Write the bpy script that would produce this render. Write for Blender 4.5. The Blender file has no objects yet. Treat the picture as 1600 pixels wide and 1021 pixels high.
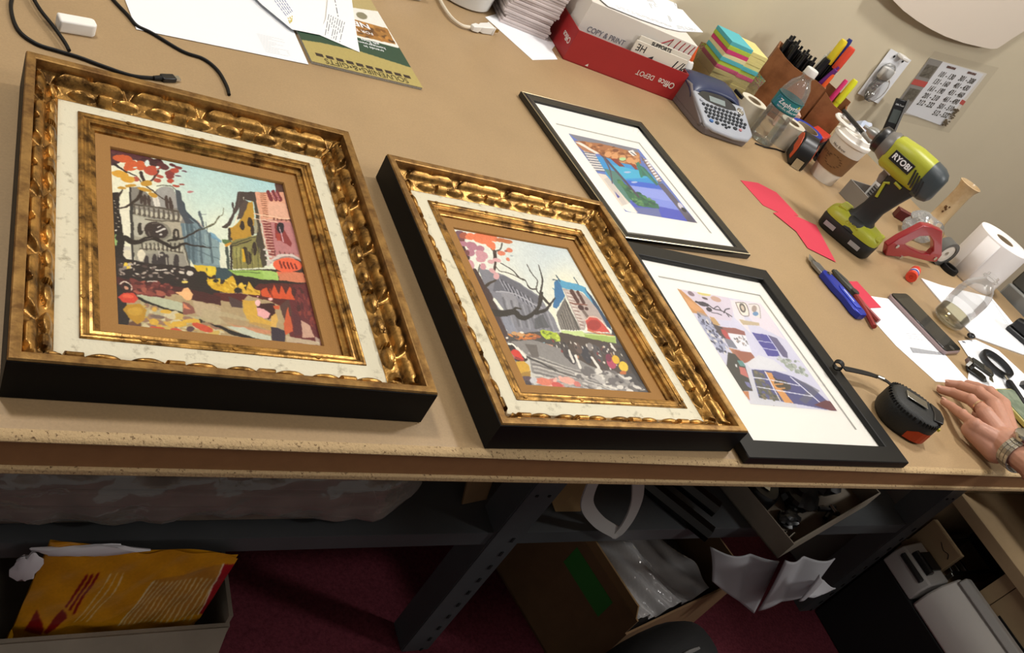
import bpy, bmesh, math, random
import numpy as np
from mathutils import Vector, Matrix

random.seed(7)
RNG = np.random.default_rng(7)
SC = bpy.context.scene
COL = SC.collection
T = 0.89                      # height of the bench top above the floor
PI = math.pi

# ------------------------------------------------------------------ camera
FPX = 1367.51                 # focal length in pixels of the 1600 px wide frame
CAMC = Vector((0.047, -0.3551, 0.5475))          # relative to the bench top
YAW, PITCH, ROLL = math.radians(41.2834), math.radians(-33.9258), math.radians(33.8157)
_fw = Vector((math.sin(YAW) * math.cos(PITCH), math.cos(YAW) * math.cos(PITCH), math.sin(PITCH)))
_r0 = Vector((math.cos(YAW), -math.sin(YAW), 0))
_u0 = _r0.cross(_fw)
_rt = _r0 * math.cos(ROLL) + _u0 * math.sin(ROLL)
_up = -_r0 * math.sin(ROLL) + _u0 * math.cos(ROLL)
CR = Matrix((_rt, _up, -_fw)).transposed()
cam = bpy.data.cameras.new('camera')
cam.sensor_width = 36.0
cam.lens = FPX / 1600 * 36.0
cam.clip_start = 0.01
camo = bpy.data.objects.new('camera', cam)
camo.matrix_world = Matrix.Translation(CAMC + Vector((0, 0, T))) @ CR.to_4x4()
COL.objects.link(camo)
SC.camera = camo

# ------------------------------------------------------------------ light
SC.view_settings.view_transform = 'Standard'
SC.view_settings.look = 'None'
SC.view_settings.gamma = 1.0
SC.view_settings.use_curve_mapping = False
SC.view_settings.exposure = -0.02
wd = bpy.data.worlds.new('room_ambient')
SC.world = wd
wd.use_nodes = True
wd.node_tree.nodes['Background'].inputs[0].default_value = (1.0, 0.97, 0.94, 1)
wd.node_tree.nodes['Background'].inputs[1].default_value = 0.20


def lamp(name, loc, aim, size, energy, colour):
    l = bpy.data.lights.new(name, 'AREA')
    l.shape = 'DISK'
    l.size = size
    l.energy = energy
    l.color = colour
    o = bpy.data.objects.new(name, l)
    o.location = Vector(loc) + Vector((0, 0, T))
    o.rotation_euler = (Vector(aim) - Vector(loc)).to_track_quat('-Z', 'Y').to_euler()
    COL.objects.link(o)
    return o


lamp('ceiling_and_fill_light', (1.75, 0.70, 1.65), (1.1, 0.45, 0), 0.20, 19, (1.0, 0.975, 0.935))
lamp('ceiling_and_fill_light', (-0.25, 0.80, 1.65), (0.5, 0.4, 0), 0.20, 15, (1.0, 0.975, 0.935))
lamp('ceiling_and_fill_light', (1.25, -0.38, 1.72), (1.4, 0.8, 0.0), 0.5, 11, (1.0, 0.98, 0.945))  # large soft fill lamp, added to brighten bench and wall from the front
lamp('ceiling_and_fill_light', (3.2, -0.9, 1.72), (2.0, 1.0, 0.0), 0.4, 30, (1.0, 0.98, 0.945))  # extra fill lamp added at the right to brighten the back wall and floor


# ------------------------------------------------------------------ pixel helpers (photo is 1600 x 1021)
def _ray(px, py):
    return CR @ Vector(((px - 800) / FPX, -(py - 510.5) / FPX, -1.0))


def at(px, py, z=0.0):
    """point on the level plane z above the bench top seen at a photo pixel"""
    d = _ray(px, py)
    return CAMC + d * ((z - CAMC.z) / d.z)


def aty(px, py, y):
    d = _ray(px, py)
    return CAMC + d * ((y - CAMC.y) / d.y)


def atx(px, py, x):
    d = _ray(px, py)
    return CAMC + d * ((x - CAMC.x) / d.x)


def srgb(h):
    if isinstance(h, str):
        c = [int(h[i:i + 2], 16) / 255 for i in (0, 2, 4)]
    else:
        c = h
    return tuple(x / 12.92 if x <= 0.04045 else ((x + 0.055) / 1.055) ** 2.4 for x in c)


# ------------------------------------------------------------------ materials
_MC = {}


def mat(name, hx, rough=0.5, metal=0.0, nz=0.0, ns=30, bump=0.0, bs=150, spec=0.5, coat=0.0, hx2=None, thr=None, trans=0.0):
    """principled material; nz varies the colour with noise, hx2 mixes a second colour in patches"""
    if name in _MC:
        return _MC[name]
    m = bpy.data.materials.new(name)
    m.use_nodes = True
    nt = m.node_tree
    b = nt.nodes['Principled BSDF']
    c = srgb(hx)
    b.inputs['Base Color'].default_value = (*c, 1)
    b.inputs['Roughness'].default_value = rough
    b.inputs['Metallic'].default_value = metal
    b.inputs['Specular IOR Level'].default_value = spec
    b.inputs['Coat Weight'].default_value = coat
    if trans:
        b.inputs['Transmission Weight'].default_value = trans
    tc = nt.nodes.new('ShaderNodeTexCoord')
    if nz or hx2:
        n = nt.nodes.new('ShaderNodeTexNoise')
        n.inputs['Scale'].default_value = ns
        n.inputs['Detail'].default_value = 5
        n.inputs['Roughness'].default_value = 0.65
        nt.links.new(tc.outputs['Object'], n.inputs['Vector'])
        r = nt.nodes.new('ShaderNodeValToRGB')
        lo, hi = thr or (0.3, 0.7)
        r.color_ramp.elements[0].position = lo
        r.color_ramp.elements[1].position = hi
        c2 = srgb(hx2) if hx2 else tuple(min(1, x * (1 + nz)) for x in c)
        c1 = c if hx2 else tuple(x * (1 - nz) for x in c)
        r.color_ramp.elements[0].color = (*c1, 1)
        r.color_ramp.elements[1].color = (*c2, 1)
        nt.links.new(n.outputs['Fac'], r.inputs['Fac'])
        nt.links.new(r.outputs['Color'], b.inputs['Base Color'])
    if bump:
        n2 = nt.nodes.new('ShaderNodeTexNoise')
        n2.inputs['Scale'].default_value = bs
        n2.inputs['Detail'].default_value = 4
        nt.links.new(tc.outputs['Object'], n2.inputs['Vector'])
        bp = nt.nodes.new('ShaderNodeBump')
        bp.inputs['Strength'].default_value = bump
        bp.inputs['Distance'].default_value = 0.002
        nt.links.new(n2.outputs['Fac'], bp.inputs['Height'])
        nt.links.new(bp.outputs['Normal'], b.inputs['Normal'])
    _MC[name] = m
    return m


def clear(name, tint='ffffff', refl=1.0, rough=0.03, haze=0.0, hazecol='e8ecee', crinkle=0.0):
    """thin clear film or pane: see-through, with a Fresnel mirror and an optional milky share"""
    if name in _MC:
        return _MC[name]
    m = bpy.data.materials.new(name)
    m.use_nodes = True
    nt = m.node_tree
    nt.nodes.remove(nt.nodes['Principled BSDF'])
    out = nt.nodes['Material Output']
    tr = nt.nodes.new('ShaderNodeBsdfTransparent')
    tr.inputs[0].default_value = (*srgb(tint), 1)
    gl = nt.nodes.new('ShaderNodeBsdfGlossy')
    gl.inputs['Roughness'].default_value = rough
    fr = nt.nodes.new('ShaderNodeFresnel')
    fr.inputs['IOR'].default_value = 1.5
    mu = nt.nodes.new('ShaderNodeMath')
    mu.operation = 'MULTIPLY'
    mu.inputs[1].default_value = refl
    nt.links.new(fr.outputs[0], mu.inputs[0])
    mx = nt.nodes.new('ShaderNodeMixShader')
    nt.links.new(mu.outputs[0], mx.inputs[0])
    nt.links.new(tr.outputs[0], mx.inputs[1])
    nt.links.new(gl.outputs[0], mx.inputs[2])
    last = mx
    if haze:
        df = nt.nodes.new('ShaderNodeBsdfDiffuse')
        df.inputs[0].default_value = (*srgb(hazecol), 1)
        m2 = nt.nodes.new('ShaderNodeMixShader')
        m2.inputs[0].default_value = haze
        nt.links.new(mx.outputs[0], m2.inputs[1])
        nt.links.new(df.outputs[0], m2.inputs[2])
        last = m2
    if crinkle:
        tc = nt.nodes.new('ShaderNodeTexCoord')
        n2 = nt.nodes.new('ShaderNodeTexNoise')
        n2.inputs['Scale'].default_value = crinkle
        n2.inputs['Detail'].default_value = 3
        nt.links.new(tc.outputs['Object'], n2.inputs['Vector'])
        bp = nt.nodes.new('ShaderNodeBump')
        bp.inputs['Strength'].default_value = 0.8
        bp.inputs['Distance'].default_value = 0.01
        nt.links.new(n2.outputs['Fac'], bp.inputs['Height'])
        nt.links.new(bp.outputs['Normal'], gl.inputs['Normal'])
    nt.links.new(last.outputs[0], out.inputs[0])
    _MC[name] = m
    return m


def colour_attr(name, rough=0.45, bump=0.15, bs=600, coat=0.0):
    """material of a painted or printed sheet: pigments stored per vertex"""
    if name in _MC:
        return _MC[name]
    m = bpy.data.materials.new(name)
    m.use_nodes = True
    nt = m.node_tree
    b = nt.nodes['Principled BSDF']
    b.inputs['Roughness'].default_value = rough
    b.inputs['Coat Weight'].default_value = coat
    a = nt.nodes.new('ShaderNodeVertexColor')
    a.layer_name = 'pigment'
    nt.links.new(a.outputs['Color'], b.inputs['Base Color'])
    if bump:
        tc = nt.nodes.new('ShaderNodeTexCoord')
        n2 = nt.nodes.new('ShaderNodeTexNoise')
        n2.inputs['Scale'].default_value = bs
        nt.links.new(tc.outputs['Object'], n2.inputs['Vector'])
        bp = nt.nodes.new('ShaderNodeBump')
        bp.inputs['Strength'].default_value = bump
        bp.inputs['Distance'].default_value = 0.001
        nt.links.new(n2.outputs['Fac'], bp.inputs['Height'])
        nt.links.new(bp.outputs['Normal'], b.inputs['Normal'])
    _MC[name] = m
    return m


# ------------------------------------------------------------------ mesh builder
def smooth_path(pts, n=8, closed=False):
    """Catmull-Rom through the points"""
    P = [Vector(p) for p in pts]
    out = []
    m = len(P)
    rng = range(m) if closed else range(m - 1)
    for i in rng:
        p0 = P[(i - 1) % m] if closed or i > 0 else P[i]
        p1, p2 = P[i], P[(i + 1) % m]
        p3 = P[(i + 2) % m] if closed or i + 2 < m else p2
        for k in range(n):
            t = k / n
            out.append(0.5 * ((2 * p1) + (p2 - p0) * t + (2 * p0 - 5 * p1 + 4 * p2 - p3) * t * t + (3 * p1 - p0 - 3 * p2 + p3) * t ** 3))
    if not closed:
        out.append(P[-1])
    return out


class MB:
    def __init__(s):
        s.v, s.f, s.m = [], [], []
        s.X = Matrix.Identity(4)

    def add(s, vs, fs, m=0):
        o = len(s.v)
        s.v += [tuple(s.X @ Vector(p)) for p in vs]
        s.f += [tuple(o + i for i in f) for f in fs]
        s.m += [m] * len(fs) if isinstance(m, int) else list(m)
        return s

    def box(s, c, d, m=0, rz=0.0, R=None):
        R = R or Matrix.Rotation(rz, 3, 'Z')
        c = Vector(c)
        vs = [c + R @ Vector((x * d[0] / 2, y * d[1] / 2, z * d[2] / 2)) for z in (-1, 1) for y in (-1, 1) for x in (-1, 1)]
        return s.add(vs, [(0, 2, 3, 1), (4, 5, 7, 6), (0, 1, 5, 4), (2, 6, 7, 3), (0, 4, 6, 2), (1, 3, 7, 5)], m)

    def prism(s, pts, z0, z1, m=0, mt=None):
        n = len(pts)
        vs = [(p[0], p[1], z0) for p in pts] + [(p[0], p[1], z1) for p in pts]
        fs = [tuple(range(n - 1, -1, -1)), tuple(range(n, 2 * n))] + [(i, (i + 1) % n, n + (i + 1) % n, n + i) for i in range(n)]
        return s.add(vs, fs, [m, mt if mt is not None else m] + [m] * n)

    def rings(s, rings, m=0, cap=True, closed=False):
        n = len(rings[0])
        vs = [p for r in rings for p in r]
        fs = []
        k = len(rings)
        for i in range(k if closed else k - 1):
            a, b = i * n, ((i + 1) % k) * n
            for j in range(n):
                j2 = (j + 1) % n
                fs.append((a + j, a + j2, b + j2, b + j))
        if cap and not closed:
            fs += [tuple(range(n - 1, -1, -1)), tuple((k - 1) * n + j for j in range(n))]
        return s.add(vs, fs, m)

    def lathe(s, prof, n=28, m=0, o=(0, 0, 0), ax=(0, 0, 1), cap=True):
        o = Vector(o)
        q = Vector((0, 0, 1)).rotation_difference(Vector(ax).normalized())
        R = [[o + q @ Vector((r * math.cos(2 * PI * j / n), r * math.sin(2 * PI * j / n), z)) for j in range(n)] for r, z in prof]
        return s.rings(R, m, cap)

    def ring(s, prof, n=40, m=0, o=(0, 0, 0), ax=(0, 0, 1)):
        """closed profile revolved (a tube or tape roll)"""
        o = Vector(o)
        q = Vector((0, 0, 1)).rotation_difference(Vector(ax).normalized())
        R = [[o + q @ Vector((r * math.cos(2 * PI * j / n), r * math.sin(2 * PI * j / n), z)) for r, z in prof] for j in range(n)]
        return s.rings(R, m, False, True)

    def cyl(s, a, b, r, r2=None, n=20, m=0):
        a, b = Vector(a), Vector(b)
        L = (b - a).length
        return s.lathe([(r, 0), (r2 if r2 is not None else r, L)], n, m, a, b - a)

    def tube(s, pts, r, n=8, m=0, closed=False, flat=None):
        """round tube, or with flat=(w,t,upvector) a flat strap"""
        P = [Vector(p) for p in pts]
        k = len(P)
        rings = []
        nrm = None
        for i in range(k):
            a = P[(i - 1) % k] if closed or i else P[i]
            b = P[(i + 1) % k] if closed or i < k - 1 else P[i]
            t = (b - a).normalized()
            if nrm is None:
                h = Vector((0, 0, 1)) if abs(t.z) < 0.9 else Vector((1, 0, 0))
                nrm = t.cross(h).normalized()
            nrm = (nrm - t * nrm.dot(t)).normalized()
            bn = t.cross(nrm)
            if flat:
                w, th, upv = flat
                side = t.cross(Vector(upv)).normalized()
                upn = side.cross(t)
                rings.append([P[i] + side * x * w / 2 + upn * y * th / 2 for x, y in ((-1, -1), (1, -1), (1, 1), (-1, 1))])
            else:
                rr = r[i] if isinstance(r, (list, tuple)) else r
                rings.append([P[i] + nrm * math.cos(2 * PI * j / n) * rr + bn * math.sin(2 * PI * j / n) * rr for j in range(n)])
        return s.rings(rings, m, True, closed)

    def sph(s, c, r, n=16, m=0):
        r = (r, r, r) if not isinstance(r, (tuple, list)) else r
        c = Vector(c)
        k = n // 2
        rg = [[c + Vector((r[0] * math.sin(PI * i / k) * math.cos(2 * PI * j / n), r[1] * math.sin(PI * i / k) * math.sin(2 * PI * j / n), -r[2] * math.cos(PI * i / k))) for j in range(n)] for i in range(1, k)]
        return s.rings(rg, m)

    def poly(s, pts, m=0):
        return s.add(pts, [tuple(range(len(pts)))], m)

    def grid(s, fn, nu, nv, m=0):
        vs = [fn(i / nu, j / nv) for j in range(nv + 1) for i in range(nu + 1)]
        w = nu + 1
        return s.add(vs, [(j * w + i, j * w + i + 1, (j + 1) * w + i + 1, (j + 1) * w + i) for j in range(nv) for i in range(nu)], m)

    def sweep(s, w, d, prof, m=0):
        """mitred picture-frame sweep of (inset, height) points round a w x d rectangle"""
        R = [[(u, u, z), (w - u, u, z), (w - u, d - u, z), (u, d - u, z)] for u, z in prof]
        return s.rings(R, m, False)

    def sheet(s, pts, z, th=0.0003, m=0):
        return s.prism(pts, z, z + th, m)

    def build(s, name, mats, parent=None, loc=(0, 0, 0), rz=0.0, smooth=35, bevel=0.0, seg=2, sub=0, solid=0.0, rot=None):
        me = bpy.data.meshes.new(name)
        me.from_pydata(s.v, [], s.f)
        for mm in (mats if isinstance(mats, (list, tuple)) else [mats]):
            me.materials.append(mm)
        me.polygons.foreach_set('material_index', s.m)
        bm = bmesh.new()
        bm.from_mesh(me)
        bmesh.ops.recalc_face_normals(bm, faces=bm.faces)
        bm.to_mesh(me)
        bm.free()
        if smooth:
            me.polygons.foreach_set('use_smooth', [True] * len(me.polygons))
            me.set_sharp_from_angle(angle=math.radians(smooth))
        me.update()
        o = bpy.data.objects.new(name, me)
        COL.objects.link(o)
        if parent:
            o.parent = parent
            o.location = loc
        else:
            o.location = (loc[0], loc[1], loc[2] + T)
        o.rotation_euler = rot if rot else (0, 0, rz)
        if solid:
            md = o.modifiers.new('thickness', 'SOLIDIFY')
            md.thickness = solid
            md.offset = 0
        if bevel:
            md = o.modifiers.new('bevel', 'BEVEL')
            md.width = bevel
            md.segments = seg
            md.limit_method = 'ANGLE'
            md.angle_limit = math.radians(40)
        if sub:
            md = o.modifiers.new('subsurf', 'SUBSURF')
            md.levels = md.render_levels = sub
        return o


def tag(o, label=None, cat=None, group=None, kind=None):
    if label:
        o['label'] = label
    if cat:
        o['category'] = cat
    if group:
        o['group'] = group
    if kind:
        o['kind'] = kind
    return o


def thing(name, label, cat, loc=(0, 0, 0), rz=0.0, group=None, rot=None):
    """an Empty at the thing's base; z is above the bench top"""
    o = bpy.data.objects.new(name, None)
    o.empty_display_size = 0.02
    COL.objects.link(o)
    o.location = (loc[0], loc[1], loc[2] + T)
    o.rotation_euler = rot if rot else (0, 0, rz)
    return tag(o, label, cat, group)


def copy_tree(o, parent=None):
    c = o.copy()
    COL.objects.link(c)
    if parent:
        c.parent = parent
    for ch in list(o.children):
        copy_tree(ch, c)
    return c


def lettering(txt, size, m, parent, loc=(0, 0, 0), rot=(0, 0, 0), sx=1.0, ext=0.00015, align='CENTER', name='lettering', sp=1.0, shear=0.0, bold=0.0, line=1.0):
    cu = bpy.data.curves.new(name, 'FONT')
    cu.body = txt
    cu.size = size
    cu.align_x = align
    cu.align_y = 'CENTER'
    cu.extrude = ext
    cu.space_character = sp
    cu.space_line = line
    cu.shear = shear
    cu.offset = bold
    cu.resolution_u = 3
    to = bpy.data.objects.new(name + '_src', cu)
    COL.objects.link(to)
    dg = bpy.context.evaluated_depsgraph_get()
    dg.update()
    me = bpy.data.meshes.new_from_object(to.evaluated_get(dg))
    bpy.data.objects.remove(to)
    bpy.data.curves.remove(cu)
    me.name = name
    me.materials.clear()
    me.materials.append(m)
    o = bpy.data.objects.new(name, me)
    COL.objects.link(o)
    o.parent = parent
    o.location = loc
    o.rotation_euler = rot
    o.scale = (sx, 1, 1)
    return o


# ------------------------------------------------------------------ pigment sheets (paintings, prints, covers)
class Pic:
    """a picture on a rectangle; strokes are given in the coordinates of the seen quadrilateral TL, TR, BR, BL"""

    def __init__(s, quad, nx, ny, bg, jit=0.5):
        A, bb = [], []
        for (u, v), (x, y) in zip(((0, 1), (1, 1), (1, 0), (0, 0)), quad):
            A.append([u, v, 1, 0, 0, 0, -x * u, -x * v]); bb.append(x)
            A.append([0, 0, 0, u, v, 1, -y * u, -y * v]); bb.append(y)
        h = np.linalg.solve(np.array(A, float), np.array(bb, float))
        u, v = np.meshgrid(np.linspace(0, 1, nx), np.linspace(0, 1, ny))
        w = h[6] * u + h[7] * v + 1
        s.x = (h[0] * u + h[1] * v + h[2]) / w
        s.y = (h[3] * u + h[4] * v + h[5]) / w
        s.u, s.v, s.nx, s.ny = u, v, nx, ny
        rg = np.random.default_rng(3)

        def nz(k):
            a = rg.random((k + 2, k + 2))
            fu, fv = u * k, v * k
            i, j = fu.astype(int), fv.astype(int)
            fu, fv = fu - i, fv - j
            return (a[j, i] * (1 - fu) + a[j, i + 1] * fu) * (1 - fv) + (a[j + 1, i] * (1 - fu) + a[j + 1, i + 1] * fu) * fv
        s.nz = nz
        s.x = s.x + (nz(60) - 0.5) * 2 * jit + (nz(25) - 0.5) * 2 * jit
        s.y = s.y + (nz(60) - 0.5) * 2 * jit + (nz(25) - 0.5) * 2 * jit
        s.im = np.empty((ny, nx, 3))
        s.im[:] = s.c(bg)
        s.crop(0, 0, 1)

    def c(s, h):
        return np.array([int(h[i:i + 2], 16) / 255 for i in (0, 2, 4)])

    def crop(s, x0, y0, k):
        s.o = (x0, y0, k)
        s.X, s.Y = (s.x - x0) * k, (s.y - y0) * k
        return s

    def P(s, t):
        return [tuple(float(q) for q in p.split(',')) for p in t.split()] if isinstance(t, str) else t

    def put(s, mask, col, a=1.0):
        s.im[mask] = s.im[mask] * (1 - a) + s.c(col) * a

    def F(s, col, t, a=1.0):
        p = s.P(t)
        X, Y = s.X, s.Y
        ins = np.zeros(X.shape, bool)
        for (x1, y1), (x2, y2) in zip(p, p[1:] + p[:1]):
            if y1 == y2:
                continue
            cr = ((y1 > Y) != (y2 > Y)) & (X < (x2 - x1) * (Y - y1) / (y2 - y1) + x1)
            ins ^= cr
        s.put(ins, col, a)

    def S(s, col, w, t, w2=None, a=1.0):
        p = s.P(t)
        if len(p) > 2:
            p = [(q.x, q.y) for q in smooth_path([(x, y, 0) for x, y in p], 5)]
        n = len(p) - 1
        for i in range(n):
            (x1, y1), (x2, y2) = p[i], p[i + 1]
            ww = w if w2 is None else w + (w2 - w) * i / n
            dx, dy = x2 - x1, y2 - y1
            L = dx * dx + dy * dy + 1e-9
            tt = np.clip(((s.X - x1) * dx + (s.Y - y1) * dy) / L, 0, 1)
            s.put((s.X - x1 - tt * dx) ** 2 + (s.Y - y1 - tt * dy) ** 2 < (ww / 2) ** 2, col, a)

    def E(s, col, *es, a=1.0):
        for e in es:
            cx, cy, rx, ry = e[:4]
            an = math.radians(e[4]) if len(e) > 4 else 0
            X, Y = s.X - cx, s.Y - cy
            s.put(((X * math.cos(an) + Y * math.sin(an)) / rx) ** 2 + ((-X * math.sin(an) + Y * math.cos(an)) / ry) ** 2 < 1, col, a)

    def blob(s, col, cx, cy, r, a=1.0):
        g = (a * np.exp(-(((s.X - cx) ** 2 + (s.Y - cy) ** 2) / r ** 2)))[..., None]
        s.im = s.im * (1 - g) + s.c(col) * g

    def dabs(s, cols, n, t, r0, r1, ang=15, seed=1):
        """scattered short brush dabs inside a polygon"""
        p = s.P(t)
        rg = random.Random(seed)
        xs, ys = [q[0] for q in p], [q[1] for q in p]
        k = 0
        while k < n:
            x, y = rg.uniform(min(xs), max(xs)), rg.uniform(min(ys), max(ys))
            ins = False
            for (x1, y1), (x2, y2) in zip(p, p[1:] + p[:1]):
                if (y1 > y) != (y2 > y) and x < (x2 - x1) * (y - y1) / (y2 - y1) + x1:
                    ins = not ins
            if not ins:
                continue
            k += 1
            s.E(rg.choice(cols), (x, y, rg.uniform(r0, r1), rg.uniform(r0, r1) * 0.45, ang + rg.uniform(-20, 20)))

    def build(s, name, w, h, m, parent, loc, streak=0.05, deep=1.12):
        b_ = np.pad(s.im, ((1, 1), (1, 1), (0, 0)), 'edge')
        im = (2 * s.im + b_[:-2, 1:-1] + b_[2:, 1:-1] + b_[1:-1, :-2] + b_[1:-1, 2:]) / 6
        im = im * (1 + streak * (s.nz(90)[..., None] - 0.5) + streak * (s.nz(160)[..., None] - 0.5))
        im = np.clip(im, 0, 1) ** deep
        lin = np.where(im <= 0.04045, im / 12.92, ((im + 0.055) / 1.055) ** 2.4)
        nx, ny = s.nx, s.ny
        co = np.zeros((ny, nx, 3))
        co[..., 0] = s.u * w
        co[..., 1] = s.v * h
        i, j = np.meshgrid(np.arange(nx - 1), np.arange(ny - 1))
        a = (j * nx + i).ravel()
        q = np.stack([a, a + 1, a + nx + 1, a + nx], 1)
        me = bpy.data.meshes.new(name)
        me.vertices.add(nx * ny)
        me.vertices.foreach_set('co', co.ravel())
        me.loops.add(q.size)
        me.loops.foreach_set('vertex_index', q.ravel().astype(np.int32))
        me.polygons.add(len(q))
        me.polygons.foreach_set('loop_start', (np.arange(len(q)) * 4).astype(np.int32))
        me.update(calc_edges=True)
        at_ = me.color_attributes.new('pigment', 'FLOAT_COLOR', 'POINT')
        rgba = np.ones((ny * nx, 4), np.float32)
        rgba[:, :3] = lin.reshape(-1, 3)
        at_.data.foreach_set('color', rgba.ravel())
        me.materials.append(m)
        o = bpy.data.objects.new(name, me)
        COL.objects.link(o)
        o.parent = parent
        o.location = loc
        return o

# ================================================================== the setting
FLOOR = -T
WALLY = 1.275
M_wall = mat('wall_paint', 'd2c6ab', 0.75, nz=0.03, ns=3, bump=0.05, bs=300)
M_carpet = mat('maroon_carpet', '612b34', 0.95, nz=0.35, ns=160, bump=0.6, bs=500, spec=0.1)
M_ceil = mat('ceiling_white', 'e6e0d4', 0.8)
b = MB(); b.box((1.2, -0.9, FLOOR - 0.05), (7.0, 4.5, 0.1)); tag(b.build('floor', M_carpet, smooth=0), kind='structure')
b = MB(); b.box((1.2, WALLY + 0.05, FLOOR + 1.35), (7.0, 0.1, 2.7)); tag(b.build('wall_back', M_wall, smooth=0), kind='structure')
b = MB(); b.box((1.2, -0.9, FLOOR + 2.75), (7.0, 4.5, 0.1)); tag(b.build('ceiling', M_ceil, smooth=0), kind='structure')
b = MB(); b.box((4.75, -0.9, FLOOR + 1.35), (0.1, 4.5, 2.7)); tag(b.build('wall_right', M_wall, smooth=0), kind='structure')

# ================================================================== the workbench
def hardboard():
    m = mat('hardboard', 'a58a66', 0.42, nz=0.08, ns=420, bump=0.04, bs=900)
    nt = m.node_tree
    b_ = nt.nodes['Principled BSDF']
    old = b_.inputs['Base Color'].links[0].from_socket
    tc = nt.nodes['Texture Coordinate']
    n = nt.nodes.new('ShaderNodeTexNoise'); n.inputs['Scale'].default_value = 5; n.inputs['Detail'].default_value = 6
    nt.links.new(tc.outputs['Object'], n.inputs['Vector'])
    r = nt.nodes.new('ShaderNodeMapRange'); r.inputs[1].default_value = 0.3; r.inputs[2].default_value = 0.7
    r.inputs[3].default_value = 0.90; r.inputs[4].default_value = 1.08
    nt.links.new(n.outputs['Fac'], r.inputs[0])
    mx = nt.nodes.new('ShaderNodeVectorMath'); mx.operation = 'SCALE'
    nt.links.new(old, mx.inputs[0]); nt.links.new(r.outputs[0], mx.inputs['Scale'])
    nt.links.new(mx.outputs[0], b_.inputs['Base Color'])
    return m


M_top = hardboard()
M_edge = mat('raw_chipboard_edge', 'b89c72', 0.8, ns=300, hx2='5e4326', thr=(0.58, 0.66), bump=0.5, bs=420)
M_band = mat('brown_board_face', '8a623c', 0.6, nz=0.08, ns=60)
M_steel = mat('grey_painted_steel', '4b4e50', 0.45, nz=0.10, ns=12, metal=0.0)
M_hole = mat('dark_hole', '0a0a0a', 0.9)
XL, XR = -0.75, 2.058
bench = thing('workbench', 'long tan hardboard workbench on grey steel angle legs against the wall', 'workbench', (0.8, 0.66, -T))
bo = Vector((0.8, 0.66, -T))


def loc_b(x, y, z):
    return (x - bo.x, y - bo.y, z - bo.z)


b = MB()
YF = 0.0735
prof = [(WALLY - 0.004, -0.0006), (0.0850, 0.0), (0.0820, -0.0001), (0.0790, -0.0004), (0.0765, -0.0010), (0.0748, -0.0020), (YF, -0.0038), (YF + 0.0006, -0.0056), (0.085, -0.0060), (WALLY - 0.004, -0.0060)]
prof[0] = (WALLY - 0.004, 0.0)
b.rings([[loc_b(x, y, z) for y, z in prof] for x in (XL, XR)], [0] * 10 + [0, 0])
b.m = [0 if i in (0, 1, 8, 9) else 1 for i in range(10)] + [1, 1]
b.build('tabletop', [M_top, M_edge], bench, smooth=40)
b = MB(); b.box(loc_b((XL + XR) / 2, (YF + 0.003 + WALLY - 0.004) / 2, -0.0205), (XR - XL - 0.002, WALLY - YF - 0.007, 0.0286))
b.build('brown_board', M_band, bench, smooth=0)
b = MB(); b.box(loc_b((XL + XR) / 2, (YF + WALLY - 0.004) / 2, -0.0386), (XR - XL, WALLY - YF - 0.004, 0.0072))
b.build('lower_board', M_edge, bench, smooth=0, bevel=0.0015)


def angle_leg(x, y, sx, sy):
    """steel angle post with slots, its corner at x,y"""
    q = MB()
    w, t = 0.056, 0.0025
    z0, z1 = -T, -0.0424
    q.box(loc_b(x + sx * w / 2, y, (z0 + z1) / 2), (w, t, z1 - z0))
    q.box(loc_b(x, y + sy * (w / 2 + 0.0012), (z0 + z1) / 2), (t, w, z1 - z0))
    for k in range(20):
        z = -0.09 - k * 0.042
        for dx in (0.016, 0.040):
            if k in (0, 2, 4, 6, 7) or dx > 0.02 and k > 9:
                q.box(loc_b(x + sx * dx, y - 0.0008 * sy, z), (0.0045, 0.0045, 0.012 if k > 9 else 0.0045), 1)
    q.build('leg', [M_steel, M_hole], bench, smooth=0)


LY = 0.30
angle_leg(0.845, LY, 1, 1)
angle_leg(2.000, LY, 1, 1)
angle_leg(0.862, 1.16, 1, -1)
angle_leg(2.018, 1.16, -1, -1)
angle_leg(-0.30, LY, 1, 1)
SZ = -0.497
b = MB()
b.box(loc_b(0.86, 0.735, SZ - 0.002), (2.31, 0.86, 0.004))
b.box(loc_b(0.86, 0.306, SZ - 0.0175), (2.31, 0.003, 0.033))
b.box(loc_b(0.86, 1.163, SZ - 0.0175), (2.31, 0.003, 0.033))
b.build('shelf', M_steel, bench, smooth=0)

# ================================================================== gilt frames
def gold(name, hx, dark, lo, hi, rough):
    m = mat(name, dark, rough, metal=0.85, ns=55, hx2=hx, thr=(lo, hi), bump=0.12, bs=500)
    return m


M_gold = gold('antique_gold_leaf', 'c09350', '4f371b', 0.36, 0.62, 0.34)
M_goldrim = gold('worn_gold_rim', 'a98550', '755634', 0.36, 0.62, 0.42)
M_black = mat('black_lacquer', '070707', 0.55, spec=0.18)
M_cream = mat('worn_cream_paint', '99917a', 0.7, ns=60, hx2='d6d0b8', thr=(0.28, 0.44), bump=0.15, bs=300)
M_linen = mat('tan_linen', '9c7444', 0.85, nz=0.10, ns=900, bump=0.3, bs=1500, spec=0.2)
M_paint = colour_attr('oil_paint', 0.42, 0.35, 500)
M_print = colour_attr('printed_paper', 0.6, 0)
PER = 0.0725


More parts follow.
